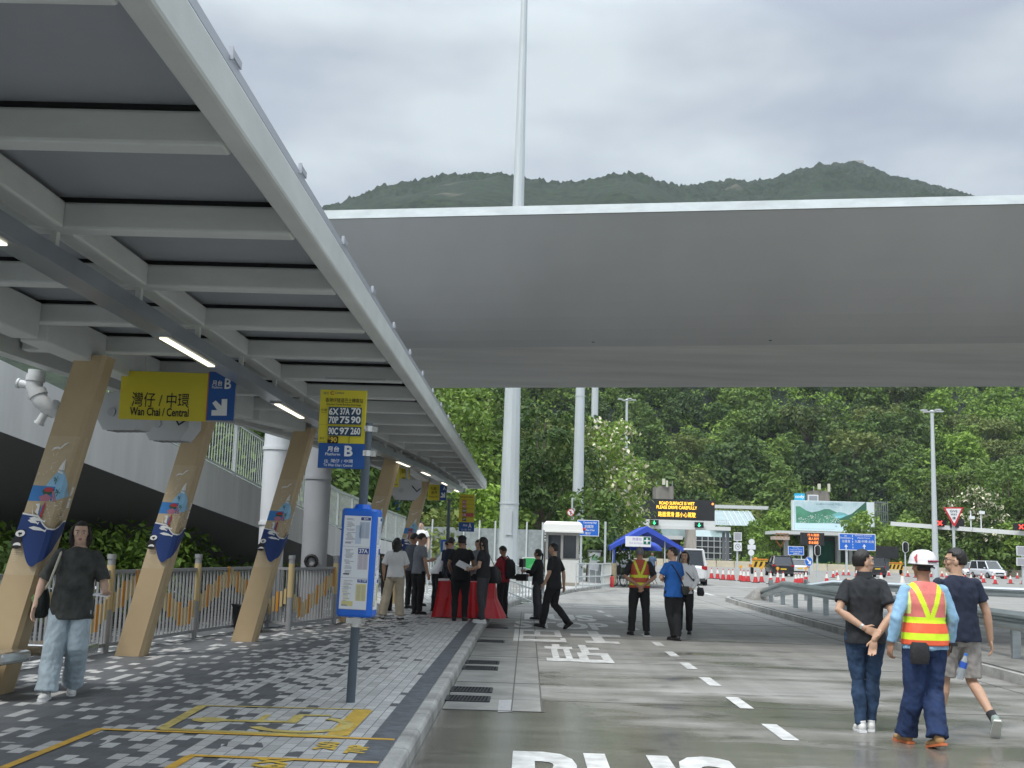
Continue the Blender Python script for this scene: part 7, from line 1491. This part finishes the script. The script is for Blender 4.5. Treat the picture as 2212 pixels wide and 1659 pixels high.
# --- 5 man in red-orange vest, back to camera
VM2 = [M('vest brick orange', (.42, .07, .03), .6, var=.12), M('vest yellow tape', (.62, .66, .04), .5), M('vest brick orange'), M('vest brick orange')]
q = plc(1380, 1372)
person('grey-haired man in brick orange and yellow vest, hands behind his back in the road', (q.x, q.y, 0), R(0), 1.72, dict(elL=(-.30, -.06, 1.14), wrL=(-.05, -.19, .97), hdL=(.6, -.1, -.7), pnL=(0, -1, 0), elR=(.30, -.06, 1.14), wrR=(.05, -.21, .96), hdR=(-.5, -.1, -.8), pnR=(0, -1, 0), ankL=(-.15, 0, .085), ankR=(.15, 0, .085), kneeL=(-.13, 0, .485), kneeR=(.13, 0, .485), ftL=(-.3, .95), ftR=(.3, .95), shw=.20), 'tan', 'grey', BK, .9, .86, BK2, 1.12, 0, SHB, SOLB, vest=dict(mats=VM2, z0=.92), fat=1.05)
# --- 6 man in royal blue tee
q = plc(1453, 1384)
t, J, hv = person('man in royal blue tee with folded arms and crossed legs standing in the road', (q.x, q.y, 0), R(38), 1.72, dict(head=(R(45), R(0)), elL=(-.27, .06, 1.15), wrL=(-.02, .20, 1.14), elR=(.27, .04, 1.14), wrR=(.04, .19, 1.10), hdL=(.9, .1, 0), hdR=(-.9, .1, 0), ankL=(.10, .05, .085), kneeL=(-.02, .06, .485), ankR=(.06, -.06, .085), kneeR=(.10, .01, .485)), 'mid', 'short', ROY, .75, .80, BK2, 1.1, 0, SHB, SOLB, fat=1.03)
mb = MB(); mb.rings([(.16, -.16, .86, .05, .03), (.16, -.17, .93, .10, .05), (.15, -.17, 1.02, .08, .04)], n=14, pw=3); o = mb.build('sling_bag', M('bag olive black', (.03, .035, .028), .8)); o.matrix_world = wmat(t) @ Matrix.Scale(1.0, 4); tag(o, 'small dark sling bag on the back of the man in the royal blue tee', 'bag'); mb = MB(); mb.tube([(.12, -.16, 1.02), (.02, -.15, 1.2), (-.12, -.10, 1.41), (-.13, .02, 1.43)], .012, n=6); mb.build('strap', SK, o)
# --- 7 woman in white shirt beyond him
q = plc(1483, 1372)
t, J, hv = person('woman in loose white shirt and black trousers beside the man in blue tee', (q.x, q.y+.35, 0), R(165), 1.66, dict(elR=(.25, .0, 1.13), wrR=(.14, .17, .98), elL=(-.27, .0, 1.12), wrL=(-.16, .18, .93), hdL=(.6, .6, 0)), 'mid', 'long', WHT_, 1.9, .84, BK2, 1.1, 0, SHB, SOLB, facefeat=True)
mb = MB(); mb.rings([(-.33, -.02, .78, .06, .07), (-.33, -.02, .84, .08, .09), (-.32, -.02, .95, .06, .07)], n=14, pw=3); o = mb.build('handbag', M('handbag black', (.015, .015, .017), .5)); o.matrix_world = wmat(t); tag(o, 'small black handbag at the side of the woman in the white shirt', 'bag')
mb = MB(); mb.tube([(-.30, -.02, .95), (-.10, .13, 1.2), (.13, .06, 1.42)], .010, n=6); mb.build('strap', SK, o)
# --- 8 walking man in black
q = plc(1194, 1358)
t, J, hv = person('man in black tee and trousers walking to the left with a bottle', (q.x, q.y, 0), R(62), 1.74, dict(head=(R(15), R(0)), elL=(-.25, -.02, 1.13), wrL=(-.24, .10, .90), elR=(.26, -.09, 1.13), wrR=(.27, -.10, .87), kneeL=(-.09, .12, .50), ankL=(-.09, .20, .10), kneeR=(.09, .02, .48), ankR=(.09, -.30, .15), fpR=R(35), fpL=R(-8)), 'mid', 'short', BK, .85, .80, BK2, 1.12, 0, SHB, SOLB, fat=1.05, facefeat=True)
mb = MB(); mb.rings([(0, 0, 0, .032, .032), (0, 0, .15, .032, .032), (0, 0, .19, .013, .013), (0, 0, .21, .013, .013)], n=12); o = mb.build('water_bottle', CP); o.location = wmat(t) @ V3(-.245, .13, .70); tag(o, 'clear bottle in the hand of the man in black walking left', 'bottle')
# --- 9 woman operating camera
q = plc(1160, 1338)
t, J, hv = person('woman in black with ponytail holding camera gear, facing left', (q.x, q.y, 0), R(72), 1.62, dict(elL=(-.22, .10, 1.16), wrL=(-.10, .30, 1.16), elR=(.23, .08, 1.15), wrR=(.08, .30, 1.05), hdL=(.2, .9, .1), hdR=(-.2, .9, .1)), 'mid', 'pony', BK, 1.8, .84, DGT, 1.12, 0, SHB, SOLB)
cm = thing('camera_rig', 'black video camera rig held by the woman with the ponytail', 'camera', tuple(wmat(t) @ V3(0, .40, 1.18)), R(72)); mb = MB(); mb.box((0, 0, .12), (.22, .10, .20)); mb.build('monitor', SK, cm, bevel=.01); mb = MB(); mb.box((0, .0, -.22), (.14, .26, .16)); mb.tube([(0, .12, -.22), (0, .25, -.22)], .05, n=12); mb.build('camera_body', SK, cm); mb = MB(); mb.tube([(0, 0, -.14), (0, 0, .05)], .015, n=6); mb.build('handle', SK, cm)
# --- 10 man in red shirt
q = plc(1084, 1335)
t, J, hv = person('man in dark red shirt and black trousers looking down at his hands', (q.x, q.y, 0), R(58), 1.66, dict(head=(0, R(-28)), elL=(-.25, .06, 1.14), wrL=(-.06, .28, 1.16), elR=(.25, .06, 1.14), wrR=(.06, .28, 1.18), hdL=(.6, .6, 0), hdR=(-.6, .6, .1)), 'tan', 'short', REDS, .7, .86, BK2, 1.08, 0, SHB, SOLB)
mb = MB(); mb.rings([(.02, -.17, .92, .13, .05), (.02, -.20, 1.05, .16, .08), (.02, -.19, 1.28, .15, .07), (.02, -.16, 1.38, .1, .04)], n=16, pw=3); o = mb.build('backpack', M('backpack black', (.016, .016, .018), .8)); o.matrix_world = wmat(t); tag(o, 'black backpack worn by the man in the dark red shirt', 'bag')
for sx in (-1, 1): mb = MB(); mb.tube([(sx*.12, -.14, 1.34), (sx*.13, -.02, 1.45), (sx*.13, .10, 1.36), (sx*.15, .10, 1.15), (sx*.16, -.08, 1.02)], .016, n=6); mb.build('strap', SK, o)
# --- 11 long haired woman with big bag
q = plc(1040, 1346, PZ)
t, J, hv = person('long-haired woman in black top, grey trousers and white sneakers holding papers', (q.x, q.y, PZ), R(75), 1.68, dict(head=(R(0), R(-6)), elL=(-.24, .02, 1.12), wrL=(-.12, .26, 1.06), elR=(.24, .0, 1.12), wrR=(.10, .26, 1.08), hdL=(.3, .9, .1), hdR=(-.3, .9, .2), ankL=(-.08, -.04, .085), ankR=(.08, .06, .085)), 'mid', 'long', BK, .6, .90, DGT, 1.0, 0, SHW, SW)
mb = MB(); mb.rings([(.26, -.10, .78, .05, .17), (.27, -.10, .84, .08, .22), (.27, -.10, 1.02, .07, .18), (.26, -.10, 1.12, .03, .12)], n=16, pw=3); o = mb.build('tote_bag', M('tote black', (.012, .012, .014), .5)); o.matrix_world = wmat(t); tag(o, 'big black tote bag on the arm of the long-haired woman', 'bag'); mb = MB(); mb.tube([(.27, 0, 1.08), (.20, -.02, 1.42), (.27, -.18, 1.08)], .010, n=6); mb.build('strap', SK, o)
mb = MB(); mb.box((0, 0, 0), (.22, .30, .03)); o = mb.build('paper_stack', PAPER); o.location = wmat(t) @ V3(-.02, .40, 1.12); o.rotation_euler = (R(25), R(-20), R(75)); tag(o, 'white papers held by the long-haired woman', 'papers')
# --- 12 man in black cap
q = plc(992, 1341, PZ)
person('man in black cap and black tee, back to the camera at the red table', (q.x, q.y, PZ), R(-4), 1.70, dict(elL=(-.26, .04, 1.14), wrL=(-.24, .20, .98), elR=(.26, .04, 1.14), wrR=(.22, .22, 1.0)), 'tan', 'cap', BK, .65, .82, BK2, 1.0, 0, SHB, SOLB, fat=1.08)
# --- 13/14 boys in white
q = plc(940, 1322, PZ)
person('man in white shirt leaning over the left end of the red table, nearer of two', (q.x, q.y+.2, PZ), R(-62), 1.70, dict(lean=(0, .20), head=(R(-10), R(-25)), elL=(-.24, .26, 1.10), wrL=(-.16, .45, 1.02), elR=(.24, .24, 1.08), wrR=(.16, .44, 1.0)), 'mid', 'short', WHT_, .8, .86, BK2, 1.0, 0, SHB, SOLB)
q = plc(968, 1318, PZ)
person('young man in white shirt bending forward behind the red table, farther of two', (q.x, q.y+1.2, PZ), R(-110), 1.66, dict(lean=(0, .18), head=(R(10), R(-25)), elL=(-.24, .26, 1.10), wrL=(-.14, .42, 1.04), elR=(.24, .24, 1.08), wrR=(.14, .42, 1.0)), 'pale', 'short', WHT_, .8, .86, BK2, 1.0, 0, SHB, SOLB)
# --- 15 grey tee, 16 behind
q = plc(902, 1327, PZ)
person('man in grey tee and black trousers facing right, looking at a phone', (q.x, q.y, PZ), R(-58), 1.74, dict(head=(R(0), R(-22)), elL=(-.25, .05, 1.13), wrL=(-.08, .28, 1.14), elR=(.27, .0, 1.12), wrR=(.29, .06, .88), hdL=(.3, .8, .3)), 'mid', 'short', GRT, .7, .86, BK2, 1.05, 0, SHB, SOLB)
q = plc(880, 1318, PZ)
person('man in dark blue grey shirt standing behind the grey tee man', (q.x, q.y+.8, PZ), R(-40), 1.76, dict(head=(R(-20), R(-15)), elR=(.25, .05, 1.13), wrR=(.10, .28, 1.12)), 'tan', 'short', TX('slate shirt', (.08, .09, .11)), .7, .86, BK2, 1.05, 0, SHB, SOLB)
q = plc(893, 1316, PZ)
person('man with black hair behind the grey tee man, third head of that group', (q.x, q.y+1.6, PZ), R(-80), 1.72, dict(head=(R(0), R(-20))), 'mid', 'short', BK, .7, .86, BK2, 1.05, 0, SHB, SOLB)
q = plc(962, 1328, PZ)
person('person in dark navy top squeezed between the white shirts and the black cap man', (q.x, q.y+.9, PZ), R(-30), 1.68, dict(head=(R(0), R(-15)), elL=(-.24, .1, 1.1), wrL=(-.14, .3, 1.0)), 'mid', 'short', NAVY, .7, .86, BK2, 1.05, 0, SHB, SOLB)
q = plc(1022, 1322, PZ)
person('person in grey top behind the red table facing the camera, between two in black', (q.x, q.y+1.7, PZ), R(170), 1.66, dict(head=(R(0), R(-15)), elL=(-.24, .1, 1.1), wrL=(-.14, .3, 1.0)), 'mid', 'short', GRT, .7, .86, BK2, 1.05, 0, SHB, SOLB, facefeat=True)
# --- 17 woman in beige trousers
q = plc(850, 1337, PZ)
person('long-haired woman in white blouse and wide beige trousers, back to the camera', (q.x, q.y, PZ), R(-12), 1.62, dict(head=(R(22), R(-4)), elL=(-.26, -.04, 1.14), wrL=(-.27, .02, .90), elR=(.24, .06, 1.14), wrR=(.16, .26, 1.10), ankL=(-.24, -.06, .085), kneeL=(-.18, .0, .485), ankR=(.13, .02, .085), ftL=(-.5, .86)), 'mid', 'long', WHT_, .95, .88, BEI, 1.4, 0, SHW, SOLB)
# --- 18 dark figure behind the timetable box
q = plc(828, 1322, PZ)
person('person in dark green jacket bending behind the timetable box, mostly hidden', (q.x, q.y+.5, PZ), R(60), 1.62, dict(lean=(0, .28), head=(0, R(-30)), elL=(-.24, .30, 1.0), wrL=(-.12, .45, .9), elR=(.24, .30, 1.0), wrR=(.12, .45, .9)), 'tan', 'short', TX('dark green jacket', (.012, .03, .022)), 1.9, .78, BK2, 1.1, 0, SHB, SOLB)
# --- 19 man in white tee on the ramp
p = A(911, 1133, 38); person('man in white tee seen above the ramp railing, farthest of the crowd', (p.x, 38, p.z-1.66), R(165), 1.72, {}, 'pale', 'short', WHT_, .6, .86, BK2, 1.0, 0, SHB, SOLB, facefeat=True)
# --- 20 person under the tent
p = G(1402, 1252); person('person in blue grey shirt standing far back under the tent', (p.x+.2, p.y, 0), R(150), 1.66, {}, 'tan', 'short', TX('blue grey shirt', (.08, .13, .22)), .8, .86, BK2, 1.0, 0, SHB, SOLB)
# ---------------------------------------------------------------- damp air over the hills
hz = MB(); hz.box((90, 640, 200), (1900, 1500, 404)); ho = hz.build('haze', None); tag(ho, 'thin damp haze over the hills', 'haze', kind='stuff')
hmx = bpy.data.materials.new('haze'); hmx.use_nodes = True; ht = hmx.node_tree; ht.nodes.clear(); ho_ = N(ht, 'ShaderNodeOutputMaterial'); pv = N(ht, 'ShaderNodeVolumePrincipled'); pv.inputs['Color'].default_value = (.82, .90, 1, 1); pv.inputs['Density'].default_value = .00011; pv.inputs['Anisotropy'].default_value = .1; ht.links.new(pv.outputs[0], ho_.inputs[1])
ho.data.materials.clear(); ho.data.materials.append(hmx)
